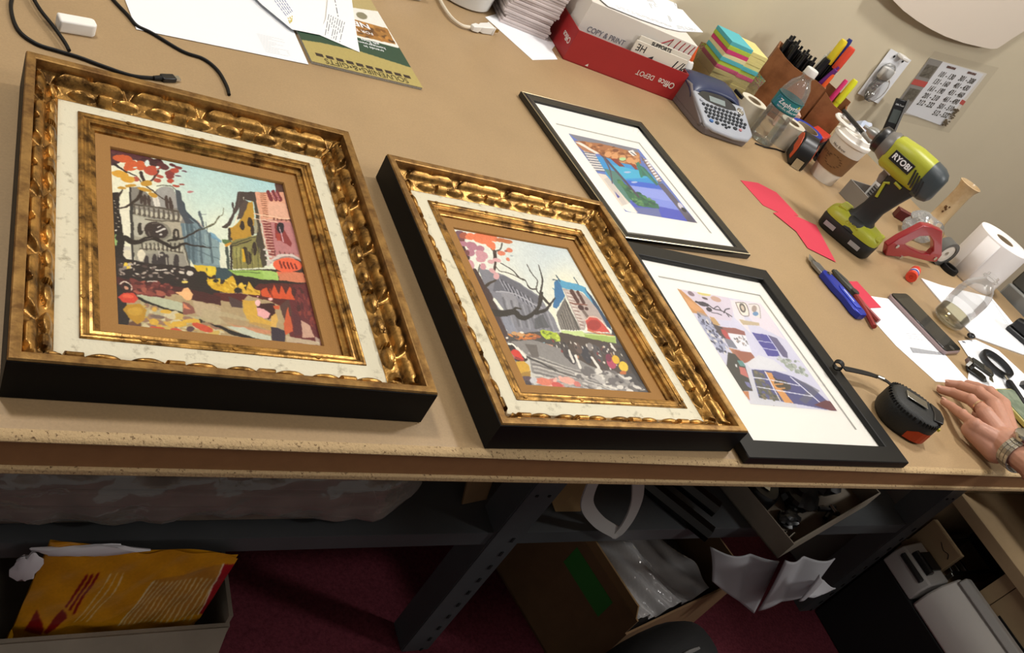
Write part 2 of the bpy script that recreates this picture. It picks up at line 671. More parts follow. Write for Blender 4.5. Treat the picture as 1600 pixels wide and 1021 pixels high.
def carve_height(u, s, L):
    """carved band of the moulding; u across 0..1 from the rim inwards, s along the side"""
    base = 0.0300 - 0.0142 * u
    ph = (s - L / 2) / PER
    f = ph - np.floor(ph)
    # outer row: long rods parted by V cuts, each with a gouge at its middle
    t = (u - 0.25) / 0.22
    rod = np.sqrt(np.clip(1 - np.abs(t) ** 2.6, 0, 1)) * 0.0060
    dv = np.minimum(f, 1 - f) * PER
    v = np.clip(1.5 - 1.5 * dv / (0.0060 + 0.006 * np.clip(0.5 - t, 0, 1.5)), 0, 1)
    g = np.clip(1 - ((np.abs(f - 0.5) * PER) ** 2 + ((t + 0.9) * 0.0062) ** 2) / 0.0055 ** 2, 0, 1)
    rod = rod * (1 - v) - 0.0045 * g - 0.002 * v * (np.abs(t) < 1)
    # inner row: barrel, leaf, barrel, leaf
    t2 = (u - 0.75) / 0.20
    f2 = (ph + 0.20) - np.floor(ph + 0.20)
    d = np.abs(f2 - 0.5) * PER
    barrel = np.where(d < 0.0066, np.sqrt(np.clip(1 - t2 * t2, 0, 1)) * 0.0066, 0)
    lt = (d - 0.0075 - 0.0130) / 0.0140
    lw = np.clip(1 - lt * lt, 0, 1)
    t3 = t2 / np.maximum(lw, 0.05)
    leaf = np.where(d > 0.0075, np.sqrt(np.clip(1 - t3 * t3, 0, 1)) * 0.0066 * lw ** 0.6, 0)
    leaf = leaf - np.where((np.abs(t2) < 0.12) & (d > 0.010), 0.0006, 0)
    return base + np.maximum(rod, 0) * (np.abs(t) < 1) + np.maximum(barrel, leaf) * (np.abs(t2) < 1) + np.where(np.abs(t) < 1, np.minimum(rod, 0), 0)


def carved_band(w, d, u0, u1, parent, rg):
    """four mitred sides of relief as one mesh"""
    vs, fs = [], []
    NU = 26
    for side in range(4):
        L = (w, d, w, d)[side]
        NS = int(L / 0.0012)
        uu, ss = np.meshgrid(np.linspace(0, 1, NU), np.linspace(0, 1, NS))
        ins = u0 + (u1 - u0) * uu
        s = ins + ss * (L - 2 * ins)
        hz = carve_height(uu, s, L)
        k = rg.random((40, 6))
        fi = ss * 38
        i0 = fi.astype(int)
        hz = hz + ((k[i0, (uu * 5).astype(int)] - 0.5) * 0.00025)
        edge = np.minimum(s - ins, L - ins - s)
        hz = np.where(edge < 0.004, np.minimum(hz, 0.0300 - 0.0142 * uu + 0.002), hz)
        if side == 0:
            X, Y = s, ins
        elif side == 1:
            X, Y = w - ins, s
        elif side == 2:
            X, Y = w - s, d - ins
        else:
            X, Y = ins, d - s
        o = len(vs)
        vs += list(zip(X.ravel().tolist(), Y.ravel().tolist(), hz.ravel().tolist()))
        for j in range(NS - 1):
            r = o + j * NU
            fs += [(r + i, r + i + 1, r + NU + i + 1, r + NU + i) for i in range(NU - 1)]
    q = MB()
    q.v, q.f, q.m = vs, fs, [0] * len(fs)
    return q.build('carved_moulding', M_gold, parent, smooth=50)


def gilt_frame(label, x, y, a, w, d, h, pic, seed):
    r = thing('picture_frame', label, 'picture frame', (x, y, 0), a)
    k = h / 0.0415
    q = MB()
    q.sweep(w, d, [(0.004, 0.0), (0.001, 0.0), (0, 0.001), (0, h - 0.003), (0.0006, h - 0.0026)])
    q.poly([(0.004, 0.004, 0.0002), (0.004, d - 0.004, 0.0002), (w - 0.004, d - 0.004, 0.0002), (w - 0.004, 0.004, 0.0002)])
    q.build('black_side', M_black, r, smooth=30)
    q = MB()
    q.sweep(w, d, [(0.0006, h - 0.0026), (0.0002, h - 0.0016), (0.0012, h), (0.0075, h - 0.0002), (0.0090, h - 0.0014), (0.0096, h - 0.0140)])
    q.build('gilt_rim', M_goldrim, r, smooth=40)
    c = carved_band(w, d, 0.0094, 0.0320, r, np.random.default_rng(seed))
    c.scale = (1, 1, k)
    q = MB()
    q.sweep(w, d, [(0.0312, 0.0148 * k), (0.0325, 0.0158 * k), (0.0370, 0.0163 * k), (0.0460, 0.0166 * k), (0.0492, 0.0171 * k)])
    q.build('cream_band', M_cream, r, smooth=40)
    q = MB()
    q.sweep(w, d, [(0.0490, 0.0150 * k), (0.0494, 0.0182 * k), (0.0506, 0.0190 * k), (0.0530, 0.0189 * k), (0.0546, 0.0178 * k), (0.0550, 0.0165 * k), (0.0570, 0.0158 * k), (0.0590, 0.0166 * k), (0.0606, 0.0158 * k), (0.0612, 0.0128 * k), (0.0640, 0.0118 * k), (0.0655, 0.0108 * k), (0.0662, 0.0075 * k)])
    # notched beads on the inner moulding
    for side in range(4):
        L = w if side % 2 == 0 else d
        n = int((L - 0.12) / PER)
        for i in range(n + 1):
            s_ = L / 2 + (i - n / 2) * PER
            X, Y = ((s_, 0.052), (w - 0.052, s_), (s_, d - 0.052), (0.052, s_))[side]
            q.sph((X, Y, 0.0182 * k), (0.0035, 0.0022, 0.0022) if side % 2 == 0 else (0.0022, 0.0035, 0.0022), 8)
    q.build('inner_gilt_moulding', M_gold, r, smooth=40)
    q = MB()
    q.sweep(w, d, [(0.0658, 0.0085 * k), (0.0780, 0.0066 * k), (0.0798, 0.0062 * k), (0.0804, 0.0052 * k), (0.0806, 0.0028)])
    q.build('linen_liner', M_linen, r, smooth=30)
    pic.build('painting', w - 0.160, d - 0.160, M_paint, r, (0.080, 0.080, 0.0030))
    return r


# ================================================================== picture content
def street_one():
    p = Pic([(164, 231), (445, 289), (503, 541), (174.5, 505)], 300, 400, 'e4e2c8', 0.7)
    # sky
    p.blob('a9cfd4', 420, 250, 120); p.blob('a9cfd4', 300, 265, 60, .8); p.blob('c4dcd4', 330, 300, 50, .6)
    p.blob('ecead2', 225, 320, 60, .8); p.blob('e6ead6', 340, 350, 30, .7)
    p.F('5a3c36', '432,275 520,300 520,470 440,470'); p.F('3a2c2a', '165,420 505,420 505,470 165,470'); p.F('b09c78', '165,455 505,455 515,560 165,520'); p.F('6a2c30', '440,430 505,430 515,560 455,560')
    # far blue houses, then the church
    p.crop(160, 310, 8.511)
    p.F('7f949a', '940,60 1110,200 1320,380 1532,560 1532,920 1180,870 1000,600')
    p.F('6a7f88', '1000,220 1110,250 1240,420 1230,840 1100,780 1020,520')
    p.F('8fa6a8', '1330,430 1532,600 1532,880 1330,840', .7); p.F('6f9db8', '1400,430 1480,470 1560,560 1560,600 1420,500', .8)
    for x in (1090, 1150, 1260, 1400):
        p.S('4e6068', 34, f'{x},{260 + (x - 1000) * .5} {x + 30},840', 14, .75)
    for i, x in enumerate((1060, 1190, 1330, 1480)):
        p.S('b4c4c0', 12, f'{x},{300 + (x - 1000) * .5} {x + 20},560', 8, .6)
    p.S('566a70', 10, '1090,420 1330,600 1532,650', 6); p.S('566a70', 12, '1100,640 1532,800', 6, .7)
    p.S('5a666c', 34, '1265,180 1310,360', 20); p.S('8a9494', 8, '1290,205 1360,205'); p.S('66747a', 12, '1350,310 1370,450')
    p.S('caa89a', 8, '1230,290 1300,370')
    p.S('43505a', 60, '960,10 1030,60 1070,170 1200,290 1300,400', 16)
    p.crop(150, 220, 7.975)
    p.F('8b877f', '375,575 500,560 640,690 720,600 820,560 930,590 985,690 990,860 1070,960 1080,1021 385,1021')
    p.E('a3a19c', (830, 660, 125, 100)); p.F('a3a19c', '710,650 975,650 985,830 720,820')
    p.S('6b6a5c', 12, '720,560 800,545 900,560 960,600'); p.F('ddd8cc', '660,690 730,690 770,810 690,810')
    p.S('3b3634', 26, '375,580 378,800 385,1021')
    p.F('4c545c', '960,600 1025,620 1060,850 1140,960 1200,1021 1080,1021 985,850')
    for x, y, h_ in ((565, 730, 75), (620, 740, 70), (520, 720, 60), (845, 760, 95), (900, 790, 100)):
        p.E('4a3b36', (x, y, 24, h_, -8))
    p.S('c9c5ba', 14, '700,640 720,800', 8)
    p.S('574f45', 20, '400,785 700,815 990,870'); p.S('a9a294', 8, '400,800 990,886'); p.S('574f45', 18, '340,885 700,940 990,990')
    for x in range(430, 1000, 62):
        p.S('5d554a', 22, f'{x},{800 + (x - 400) * .14} {x + 6},{910 + (x - 400) * .14}', 12); p.E('c4bfac', (x + 30, 870 + (x - 400) * .15, 16, 38))
    p.crop(160, 310, 8.511)
    p.F('a3a08f', '340,190 600,260 1000,300 1040,560 1130,920 390,900 330,500')
    p.F('b9b6a6', '360,210 560,260 700,330 520,420 480,500 350,480')
    p.F('b3ab98', '760,310 1000,310 1020,480 900,520 840,400')
    p.S('3c3a38', 46, '330,60 335,500 345,900', 30)
    p.E('8b8779', (690, 425, 185, 122, 8)); p.E('3c302e', (650, 410, 150, 110, 8)); p.E('3a2f2f', (720, 430, 110, 80, 8))
    p.S('7a746c', 10, '560,430 600,500 720,530 830,480', 8); p.S('8a857c', 8, '610,330 720,320 800,370')
    p.S('d0ccc4', 24, '670,430 790,395', 14); p.S('d0ccc4', 14, '690,380 730,360'); p.E('d0ccc4', (725, 465, 20, 15))
    p.E('36302b', (450, 390, 42, 78)); p.E('b9b3a7', (478, 370, 18, 55)); p.E('36302b', (935, 470, 46, 82)); p.E('b0a899', (940, 465, 18, 42))
    p.S('5f564a', 14, '520,270 720,290 990,300'); p.S('5f564a', 20, '440,650 760,660 1040,710')
    for x in range(470, 1030, 56):
        p.S('4c453d', 18, f'{x},580 {x + 6},{655 + (x - 470) * .08}', 12)
        p.E('c9c3b0', (x + 28, 620 + (x - 470) * .08, 12, 30))
    p.F('948f85', '400,700 1040,730 1120,920 400,900', .7)
    for x, w_, h_ in ((530, 30, 60), (640, 34, 80), (740, 64, 105), (800, 30, 75), (935, 36, 72)):
        p.E('3e3739', (x, 800, w_, h_)); p.F('3e3739', f'{x - w_},800 {x + w_},800 {x + w_ + 6},910 {x - w_},900')
    p.S('b8b2a6', 18, '700,680 700,760'); p.E('b8b2a6', (735, 735, 24, 14)); p.S('aaa698', 16, '800,770 812,900')
    p.S('5a564e', 22, '1040,600 1090,780 1130,920', 16); p.S('b4b0a0', 14, '1020,640 1100,880')
    # left dark trunk and bright wall
    p.F('e6e2cc', '165,60 310,60 310,500 190,480'); p.F('d0cabc', '210,600 310,620 330,800 200,740')
    p.F('241b1a', '60,0 145,0 165,200 190,470 220,620 210,760 330,830 330,1021 100,1021 80,600')
    p.E('a0c080', (112, 530, 24, 80)); p.S('3c5a34', 20, '110,620 110,960')
    for x, y in ((100, 60), (118, 180), (130, 240), (120, 320), (110, 100), (140, 360), (90, 20), (320, 560)):
        p.E('d8d0bc', (x, y, 16, 7, 30))
    p.F('241b1a', '60,-90 150,-90 175,200 215,470 235,560 205,640 240,760 200,1021 80,1021')
    for x, y in ((100, 60), (118, 180), (140, 240), (120, 320), (110, 100), (150, 360), (90, 20), (150, 130), (160, 290)):
        p.E('d8d0bc', (x, y, 14, 6, 30))
    p.E('9cbc78', (112, 530, 22, 80)); p.E('e8e4d8', (118, 405, 14, 10))
    p.S('2a211f', 70, '140,500 250,515 340,560 430,562 530,520 640,515 760,570', 44); p.S('2a211f', 44, '760,570 900,640 1000,600 1060,588', 26); p.S('2a211f', 24, '1060,588 1200,620 1370,640 1420,640', 8)
    p.S('2e2522', 26, '830,552 900,535 1020,520 1130,470 1250,412', 20); p.S('4a463a', 18, '1250,412 1330,390 1440,350 1480,310 1540,240', 6)
    p.S('8f887c', 7, '520,520 620,512')
    # quay side houses, yellow
    p.crop(320, 300, 7.853)
    p.F('4b403d', '400,0 640,0 640,140 580,110 490,90 420,190 360,270 300,400 230,440 190,430 260,370 330,270 380,120')
    p.S('4b403d', 22, '335,130 345,270'); p.S('6a5c58', 8, '430,0 400,200'); p.E('d8d4c4', (475, 75, 6, 18))
    p.F('ba9238', '590,110 610,330 560,540 320,600 290,520 280,430 330,430 430,330 520,130')
    p.F('574b45', '490,90 540,120 440,330 385,330 420,190')
    p.F('f0e2c4', '345,400 390,270 396,300 360,390')
    p.F('8b8550', '300,600 560,540 640,520 720,920 330,930'); p.F('a8a868', '330,680 420,660 430,780 350,800', .6)
    p.F('4a4238', '600,80 650,120 690,380 760,880 700,920 620,600 640,420')
    p.F('968a6a', '590,330 640,330 660,480 600,520', .7)
    for x, y, w_, h_ in ((450, 410, 28, 55), (548, 370, 32, 58), (575, 470, 24, 60), (480, 720, 36, 60), (600, 690, 30, 80), (520, 800, 40, 80)):
        p.E('352823', (x, y, w_, h_))
    p.S('55503a', 16, '300,640 420,600 560,560 640,540', 10); p.S('3a3026', 12, '310,660 560,590'); p.S('d0a828', 34, '455,700 465,830', 18)
    p.S('3a322c', 30, '285,450 290,600'); p.S('48554e', 40, '250,680 270,920', 50); p.S('30282a', 26, '300,660 310,930')
    for x in (370, 420, 500, 560, 640):
        p.S('5c5a34', 12, f'{x},680 {x + 10},930', 8, .7); p.S('b8b070', 8, f'{x + 22},690 {x + 28},880', 5, .6)
    p.F('5f7a50', '190,580 300,570 310,600 240,640 200,620'); p.F('d09838', '220,640 300,610 310,630 240,670')
    p.E('4a4038', (300, 570, 26, 18), (230, 425, 36, 16))
    p.S('6d6a4e', 14, '0,430 60,390 110,370 150,300 200,270 220,190', 6)
    # pink house
    p.F('dba58a', '625,0 985,0 1060,340 690,330 640,140')
    p.F('c98d80', '690,330 1065,350 1190,780 1200,820 780,820 740,600'); p.F('b57c80', '800,360 1080,380 1180,760 860,800', .8)
    p.F('dfb39c', '790,120 1000,140 1050,320 780,290', .7)
    for x, y in ((790, 0), (850, 0), (905, 0)):
        p.S('7b2f38', 46, f'{x},{y} {x + 36},95', 22)
    p.S('c9909a', 8, '830,0 880,100'); p.S('c9909a', 8, '890,0 930,95')
    for k in range(12):
        y = 10 + k * 26
        p.S('9a6448', 10, f'{690 + k * 3},{y} {760 + k * 2},{y + 8}', 7)
    for k in range(13):
        y = 350 + k * 34
        p.S('86403f', 22, f'{720 + k * 6},{y} {800 + k * 5},{y + 8}', 16); p.S('d8b8a8', 7, f'{690 + k * 7},{y + 18} {800 + k * 5},{y + 24}')
    p.S('caa890', 12, '660,200 690,420 730,640 760,700'); p.S('e8c4a8', 14, '600,258 760,292 1060,332'); p.S('e8c8b0', 11, '600,320 760,345 900,375')
    for x in range(850, 1070, 52):
        p.E('7b4a3c', (x, 330 + (x - 850) * .1, 12, 16))
    p.F('8d3a3c', '860,380 950,400 1075,640 1060,670 870,560'); p.E('221c2a', (935, 440, 46, 66)); p.S('d4b4bc', 10, '922,430 968,610')
    p.F('b04838', '870,500 930,520 940,600 890,600', .8)
    for k in range(5):
        p.S('7a4848', 14, f'{860 + k * 60},{720 + k * 8} {865 + k * 60},{760 + k * 8}')
    p.S('d0c4bc', 42, '770,880 830,830 940,775 1080,775 1195,835', 26); p.S('8b8480', 10, '800,860 940,800 1100,800 1190,850')
    for y in (700, 770, 830):
        p.S('cfc4bc', 20, f'{720 + (y - 700) * .2},{y} {800 + (y - 700) * .2},{y + 20}', 10)
    p.E('e26a48', (1015, 890, 182, 84, 3)); p.F('d87858', '870,960 1200,980 1230,1021 880,1021')
    for k in range(5):
        p.S('7c2a20', 20, f'{915 + k * 48},{850 + k * 8} {945 + k * 46},{920 + k * 4}', 10)
    # street level
    p.crop(160, 390, 6.383)
    p.F('2e2525', '80,60 420,120 880,160 1149,330 1149,480 500,330 200,300 80,240')
    p.crop(320, 390, 6.379)
    p.F('3a5058', '60,160 260,190 250,300 80,280'); p.F('241c1e', '270,240 1020,320 1030,480 300,400')
    p.F('9cbc62', '210,190 560,200 720,230 730,300 560,290 290,240'); p.F('a8c870', '560,200 720,220 725,300 570,285'); p.S('6f8a48', 10, '260,205 540,225')
    p.F('cf8262', '730,230 980,220 1010,325 730,300')
    p.F('5b2323', '520,330 900,330 1030,330 1130,850 1100,760 940,640 640,500 330,420 60,420 60,480 330,520')
    p.F('67282f', '880,340 1030,340 1160,900 950,700 800,560')
    p.crop(160, 390, 6.383)
    p.F('4d2224', '80,250 260,290 500,310 760,360 1149,450 1149,540 860,480 700,420 300,430 80,480')
    p.dabs(['7a3e3a', '8e4a42', '6b3030', 'a86050', '5a2a2a'], 60, '260,290 640,330 640,420 520,460 260,400', 20, 60, 5, 4)
    p.F('b9bda2', '290,420 520,450 760,510 760,600 560,560 330,470'); p.F('b8ac86', '330,480 560,560 760,620 900,640 1149,700 1149,840 700,790 340,750')
    p.F('bca98a', '860,480 1149,560 1149,700 900,630'); p.S('211c1a', 26, '300,450 420,510 560,560 760,610', 12); p.S('1c1816', 26, '920,670 1000,710 1149,760', 30)
    p.dabs(['c9ae62', 'b5a070', 'cfc4a0', 'a08468', 'd0a850', 'b8b090', '9a7a66'], 90, '340,520 760,620 900,660 1149,760 1149,830 600,780 340,740', 25, 75, 12, 6)
    p.E('c8563c', (500, 755, 75, 18, 6), (690, 775, 60, 20, 6), (960, 750, 110, 32, 18)); p.E('d8b048', (465, 695, 50, 28), (590, 595, 60, 20), (720, 715, 80, 28), (850, 685, 90, 22))
    p.E('5f484c', (835, 765, 42, 26)); p.E('7d6a60', (500, 645, 80, 18, 6))
    p.F('2a2122', '80,300 200,420 190,520 220,640 200,740 90,730')
    p.E('6c4c3c', (270, 720, 70, 40)); p.F('ba9030', '150,570 200,520 330,515 390,580 370,680 300,715 220,660'); p.E('c8a040', (280, 590, 80, 40))
    p.F('cf4a38', '100,450 150,410 260,405 310,460 270,505 150,500'); p.E('e2664a', (200, 440, 60, 20))
    p.S('e8dcc8', 16, '125,320 170,295 230,330 240,380', 8); p.E('2a1e1e', (190, 350, 40, 40)); p.E('d09a80', (185, 360, 26, 14, 20))
    p.F('f0bd88', '680,400 750,400 770,370 820,360 870,430 850,480 800,490 750,440'); p.F('8d5c50', '765,500 830,520 880,560 890,610 765,625'); p.F('d98c68', '770,510 850,580 770,560')
    p.F('e8c850', '160,115 235,115 230,175 165,180'); p.E('e0d8c0', (200, 30, 40, 40), (345, 40, 40, 60))
    p.dabs(['cfc6b8', '8a7f78', '5a4a46', '402e2c', 'b0a498'], 60, '100,100 480,140 860,190 880,300 300,270 110,230', 8, 34, 4, 9)
    p.S('d8d0c4', 14, '490,185 600,190', 6); p.E('d6cfc2', (840, 220, 35, 24)); p.S('d8cfc0', 10, '410,300 500,300')
    # yellow market dabs
    for q in ('880,135 950,140 1110,160 1110,220 1060,260 910,200', '1010,290 1149,270 1149,390 1060,380'):
        p.F('d8b838', q)
    p.E('5d6448', (1035, 185, 28, 32)); p.E('2c2824', (960, 260, 60, 60), (1105, 300, 24, 22)); p.E('e4cf70', (790, 310, 36, 12))
    p.crop(320, 390, 6.379)
    p.F('d4ac30', '0,260 60,330 150,330 200,280 260,250 310,360 270,420 160,410 60,390 0,330'); p.F('d8b040', '310,340 350,310 390,400 420,310 480,380 540,400 540,440 400,430 360,425')
    p.dabs(['e0bc40', 'b89028', 'e8c858'], 30, '20,300 280,280 540,420 60,390', 10, 30, 30, 2)
    p.E('2c2826', (75, 300, 20, 20), (310, 390, 40, 28)); p.F('e0c840', '0,150 80,160 80,240 0,240')
    p.F('cf5830', '540,400 600,360 640,440 680,340 730,440 750,350 800,440 840,360 880,410 900,490 700,480 560,450'); p.S('963820', 14, '640,380 660,460')
    p.F('54403f', '200,450 350,500 350,560 240,560'); p.F('d0a848', '350,480 420,500 480,490 500,640 640,700 640,780 400,690 360,600')
    p.F('cfa850', '400,620 640,720 640,790 380,700', .9); p.F('c8906e', '160,700 420,740 640,790 640,820 400,800')
    p.F('c3c7b4', '180,740 360,750 480,800 640,840 640,895 420,850'); p.F('1c1817', '0,705 130,740 380,830 640,900 560,890 260,830')
    p.F('b8aa88', '-60,560 240,620 420,680 420,745 -60,690', .7); p.F('a88c68', '100,640 640,740 640,790 200,720', .5)
    p.F('401c1e', '500,520 680,520 690,620 620,680 500,560'); p.F('e6aeae', '490,560 570,570 635,620 620,660 570,670 500,630'); p.E('efc0bc', (510, 515, 26, 32), (640, 480, 22, 14), (515, 455, 10, 8))
    p.F('d8b060', '640,650 700,610 710,680 690,760 640,750'); p.F('3c3140', '640,755 700,760 780,790 780,910 650,900'); p.F('5b3c38', '740,540 830,480 860,640 780,700')
    p.F('c8623c', '820,560 870,800 780,830 770,720'); p.F('c8603a', '665,540 735,540 735,580 680,580'); p.F('5c2a33', '860,600 960,680 950,830 880,840')
    p.F('c4a08c', '950,690 1040,740 1090,860 960,860'); p.F('bcaa90', '780,830 900,860 1130,900 1150,940 800,900'); p.F('d8cfb8', '1090,850 1140,870 1150,930 1090,900', .7)
    p.dabs(['6f2c30', '7d3436', '8c4038', '4c2024'], 40, '880,380 1020,360 1120,800 900,560', 15, 50, 80, 3)
    # autumn tree over everything, upper left
    p.crop(150, 220, 7.975)
    p.F('4f2c33', '110,80 780,235 870,340 700,310 560,250 420,230 300,210 190,290 130,300')
    p.dabs(['5c343a', '6a3c40', '46262c'], 40, '120,110 780,240 700,300 300,200', 30, 70, 15, 7)
    p.S('2e2224', 26, '170,280 260,340 330,390', 14); p.S('3a2a28', 12, '310,370 450,430 520,500', 8); p.S('4a3c34', 10, '520,520 640,590 750,680 830,740', 16)
    p.S('3a2a28', 40, '510,390 560,490', 24); p.S('4a2c2c', 34, '740,370 690,440 640,500', 18); p.S('382c26', 14, '225,830 320,810 400,770 470,710 520,620', 50)
    p.S('332824', 40, '200,690 250,640 270,600', 10)
    p.E('cc6438', (280, 210, 130, 46, 5), (390, 300, 85, 70), (520, 300, 75, 62), (330, 330, 40, 40)); p.E('bc5640', (640, 370, 90, 48, 12), (660, 340, 60, 40))
    p.E('b45a48', (760, 435, 50, 20, 12), (725, 485, 48, 26, 5), (455, 470, 40, 30)); p.E('5e3036', (800, 310, 80, 36, 25), (925, 300, 48, 18, 12)); p.E('8a3c38', (1000, 330, 52, 22, 10), (890, 400, 60, 36), (890, 440, 50, 30))
    p.E('b4503c', (950, 365, 62, 26, 5), (895, 492, 46, 26, 5), (975, 560, 46, 15, 5)); p.E('96443c', (1045, 540, 36, 11, 5), (745, 330, 30, 20)); p.E('6a4a58', (1080, 378, 36, 11, 15), (990, 430, 44, 10, 10)); p.E('bf8484', (1155, 633, 42, 13))
    p.E('d6a43e', (245, 405, 112, 40, 10), (350, 468, 90, 38, 8)); p.E('c4983c', (590, 520, 74, 36), (385, 548, 74, 20, -5), (265, 578, 58, 17), (560, 598, 100, 24, 12), (670, 665, 60, 28, 22))
    p.S('d8d8c8', 8, '560,250 620,310'); p.E('d8e4dc', (600, 270, 30, 40), (730, 320, 24, 14), (440, 325, 30, 9))
    return p


def street_two():
    p = Pic([(711, 368), (887, 394), (1008, 611), (814, 602)], 280, 390, 'e2e4d8', 0.5)
    p.blob('c6d2d6', 860, 400, 60); p.blob('cfd6d4', 820, 420, 40, .6); p.blob('ecead8', 790, 450, 25, .8); p.blob('e8e4cc', 880, 450, 30, .8)
    p.crop(780, 400, 6.382)
    p.crop(0, 0, 1); p.F('8c8884', '740,520 1020,520 1020,625 800,625'); p.F('4c4a4c', '955,480 1015,480 1015,625 985,625 950,540')
    p.crop(780, 400, 6.382)
    # grey terrace
    p.F('85868f', '-200,160 60,230 200,300 400,430 520,620 580,760 100,800 -60,640')
    p.F('6c6d77', '-40,230 70,240 200,310 390,440 420,520 200,420 20,380 -60,390'); p.F('9a9aa0', '10,390 150,400 200,560 60,570', .8)
    for k in range(8):
        p.S('a2a3ad', 10, f'{0 + k * 42},{260 + k * 26} {60 + k * 40},{370 + k * 26}', 8); p.S('50525c', 12, f'{20 + k * 42},{270 + k * 26} {70 + k * 40},{370 + k * 26}', 8)
    p.S('b0b0b8', 12, '-30,390 60,390 180,420 330,500 420,540', 8)
    for x in (30, 110, 190, 270, 350, 430):
        p.S('6a6b72', 20, f'{x},{440 + x * .3} {x + 70},{700 + x * .1}', 12, .8); p.S('a4a5aa', 12, f'{x + 34},{450 + x * .3} {x + 100},{720 + x * .1}', 8, .7)
    p.F('55575c', '330,640 420,600 480,720 340,740', .8); p.S('e8e4d0', 40, '470,470 560,650', 12)
    # church with a blue roof
    p.F('3f78a4', '540,290 560,260 600,280 640,420 560,540 520,530 540,430'); p.F('5ba3c4', '570,255 780,300 850,330 900,420 960,540 900,470 820,370 620,340'); p.F('35506c', '840,330 900,400 1060,640 1100,740 1040,690 940,520')
    p.S('4a5a68', 10, '525,262 575,270'); p.S('4a5a68', 10, '560,215 600,280'); p.S('50606c', 12, '740,235 780,300'); p.S('4a7a98', 8, '525,340 560,380')
    p.F('b3a6a0', '620,340 800,375 880,440 980,560 1060,720 1000,640 860,610 830,740 790,740'); p.F('cfc4bc', '640,360 700,360 840,640 780,680', .7)
    p.F('76726e', '640,430 790,740 590,740 550,600')
    for k in range(6):
        p.S('55514e', 12, f'{600 + k * 10},{600 - k * 26} {640 + k * 26},740', 8); p.S('958f88', 8, f'{575 + k * 14},{640 - k * 30} {610 + k * 26},740', 6)
    for k in range(10):
        p.S('8d6a62', 6, f'{660 + k * 14},{385 + k * 34} {720 + k * 12},{395 + k * 34}'); p.S('e0d6ce', 6, f'{655 + k * 15},{400 + k * 34} {700 + k * 13},{405 + k * 34}')
    p.S('5a3a36', 34, '710,365 770,470', 26); p.S('5a3a36', 30, '770,375 830,480', 20); p.S('8a5c50', 12, '690,480 860,500')
    p.E('4c2c2c', (800, 525, 34, 22, 40), (855, 535, 20, 14, 30)); p.S('7a6a64', 30, '820,560 860,610', 20)
    p.F('c9544c', '840,650 880,615 950,620 1020,680 1080,760 860,745'); p.E('a53c38', (920, 690, 70, 50)); p.S('e0b8a8', 10, '835,650 880,610 960,620 1030,690')
    p.F('c8d898', '590,750 800,750 830,770 1130,790 1140,860 800,830 600,790'); p.F('8ea850', '820,780 1130,800 1130,860 840,830', .7); p.S('c87a50', 16, '860,745 1000,775 1110,785', 8)
    # crowd band
    p.F('524e4c', '40,800 390,760 600,790 820,830 1140,860 1300,1060 500,1060 100,900')
    p.F('b5c840', '385,750 470,750 560,780 600,850 540,860 500,790 450,840 400,800'); p.dabs(['a8b83c', 'c8d860', '788a34'], 24, '390,755 560,780 600,850 480,850', 12, 30, 10, 2)
    p.dabs(['c87838', 'a86440', 'd08a48', '8a5a40'], 30, '60,790 390,790 430,840 120,840', 10, 30, 5, 5)
    p.F('8fc0d0', '385,870 430,870 430,940 385,930'); p.F('d8a080', '440,880 510,890 500,960 450,950')
    p.crop(740, 470, 6.806)
    p.F('8d8a88', '330,450 600,420 860,500 1089,560 1400,640 1700,960 560,900 470,800')
    p.F('d8d6cc', '480,520 560,600 580,760 1000,880 600,880 520,700', .8)
    for k in range(16):
        y = 560 + k * 22
        p.S(('b8b4ae', '6e6a6a', 'd0ccc4', '8a8684')[k % 4], 16, f'{560 + k * 6},{y} {1000 + k * 30},{y + 150} {1500},{y + 260}', 8, .7)
    p.S('4a4848', 22, '530,595 700,670 830,740', 14); p.S('5a5654', 14, '760,690 940,770 1100,800', 8)
    p.F('6b6562', '520,470 640,470 660,600 590,590')
    p.crop(840, 380, 4.288)
    p.F('50443f', '130,600 400,650 560,690 700,960 620,860 440,860 300,800 140,720')
    for x, y, w_, h_, c_ in ((170, 720, 28, 60, '454042'), (300, 740, 30, 60, '3a3a44'), (380, 730, 24, 60, '585458'), (250, 700, 22, 40, '6c5a54'), (430, 700, 26, 40, '4c4448'), (330, 690, 20, 26, '8c8684'), (200, 760, 24, 50, '3c383c'), (540, 740, 30, 60, '4a4440'), (600, 800, 30, 60, '453d3c')):
        p.E(c_, (x, y, w_, h_, -25))
    p.dabs(['d0c8bc', '8a3c3c', 'b08468', '2f2c30', 'd8d4cc', '5e5a5c'], 60, '30,650 520,690 600,800 460,830 140,740', 5, 14, 60, 6)
    p.S('e0dcd4', 16, '230,750 260,830', 8); p.S('e0dcd4', 16, '340,760 390,840', 8); p.S('d8d4cc', 16, '190,720 215,790', 8); p.S('d8d4cc', 12, '470,670 500,710', 6)
    p.S('48444a', 16, '500,880 560,960', 10); p.S('48444a', 16, '570,880 640,980', 10); p.S('48444a', 12, '380,780 430,830', 8)
    p.E('b04a68', (470, 790, 30, 42, -30)); p.E('7c3450', (452, 760, 20, 26, -30)); p.E('d8b030', (500, 770, 22, 30, -30)); p.E('e0c040', (550, 815, 30, 36, -30)); p.E('c0703c', (545, 855, 22, 12))
    p.E('d88c80', (170, 910, 50, 20, 10), (40, 920, 60, 18, 10)); p.E('c8504a', (95, 940, 36, 16, 8)); p.dabs(['e0b0a4', 'c87870', 'a8a4a0'], 26, '0,880 200,890 260,950 20,960', 10, 36, 10, 8)
    p.dabs(['b8b4b0', '9c9894', '706c6c', 'd4d0c8'], 70, '200,830 420,830 620,900 690,980 300,970', 10, 40, 18, 12)
    p.F('2c282a', '520,690 560,700 690,940 640,900', .8)
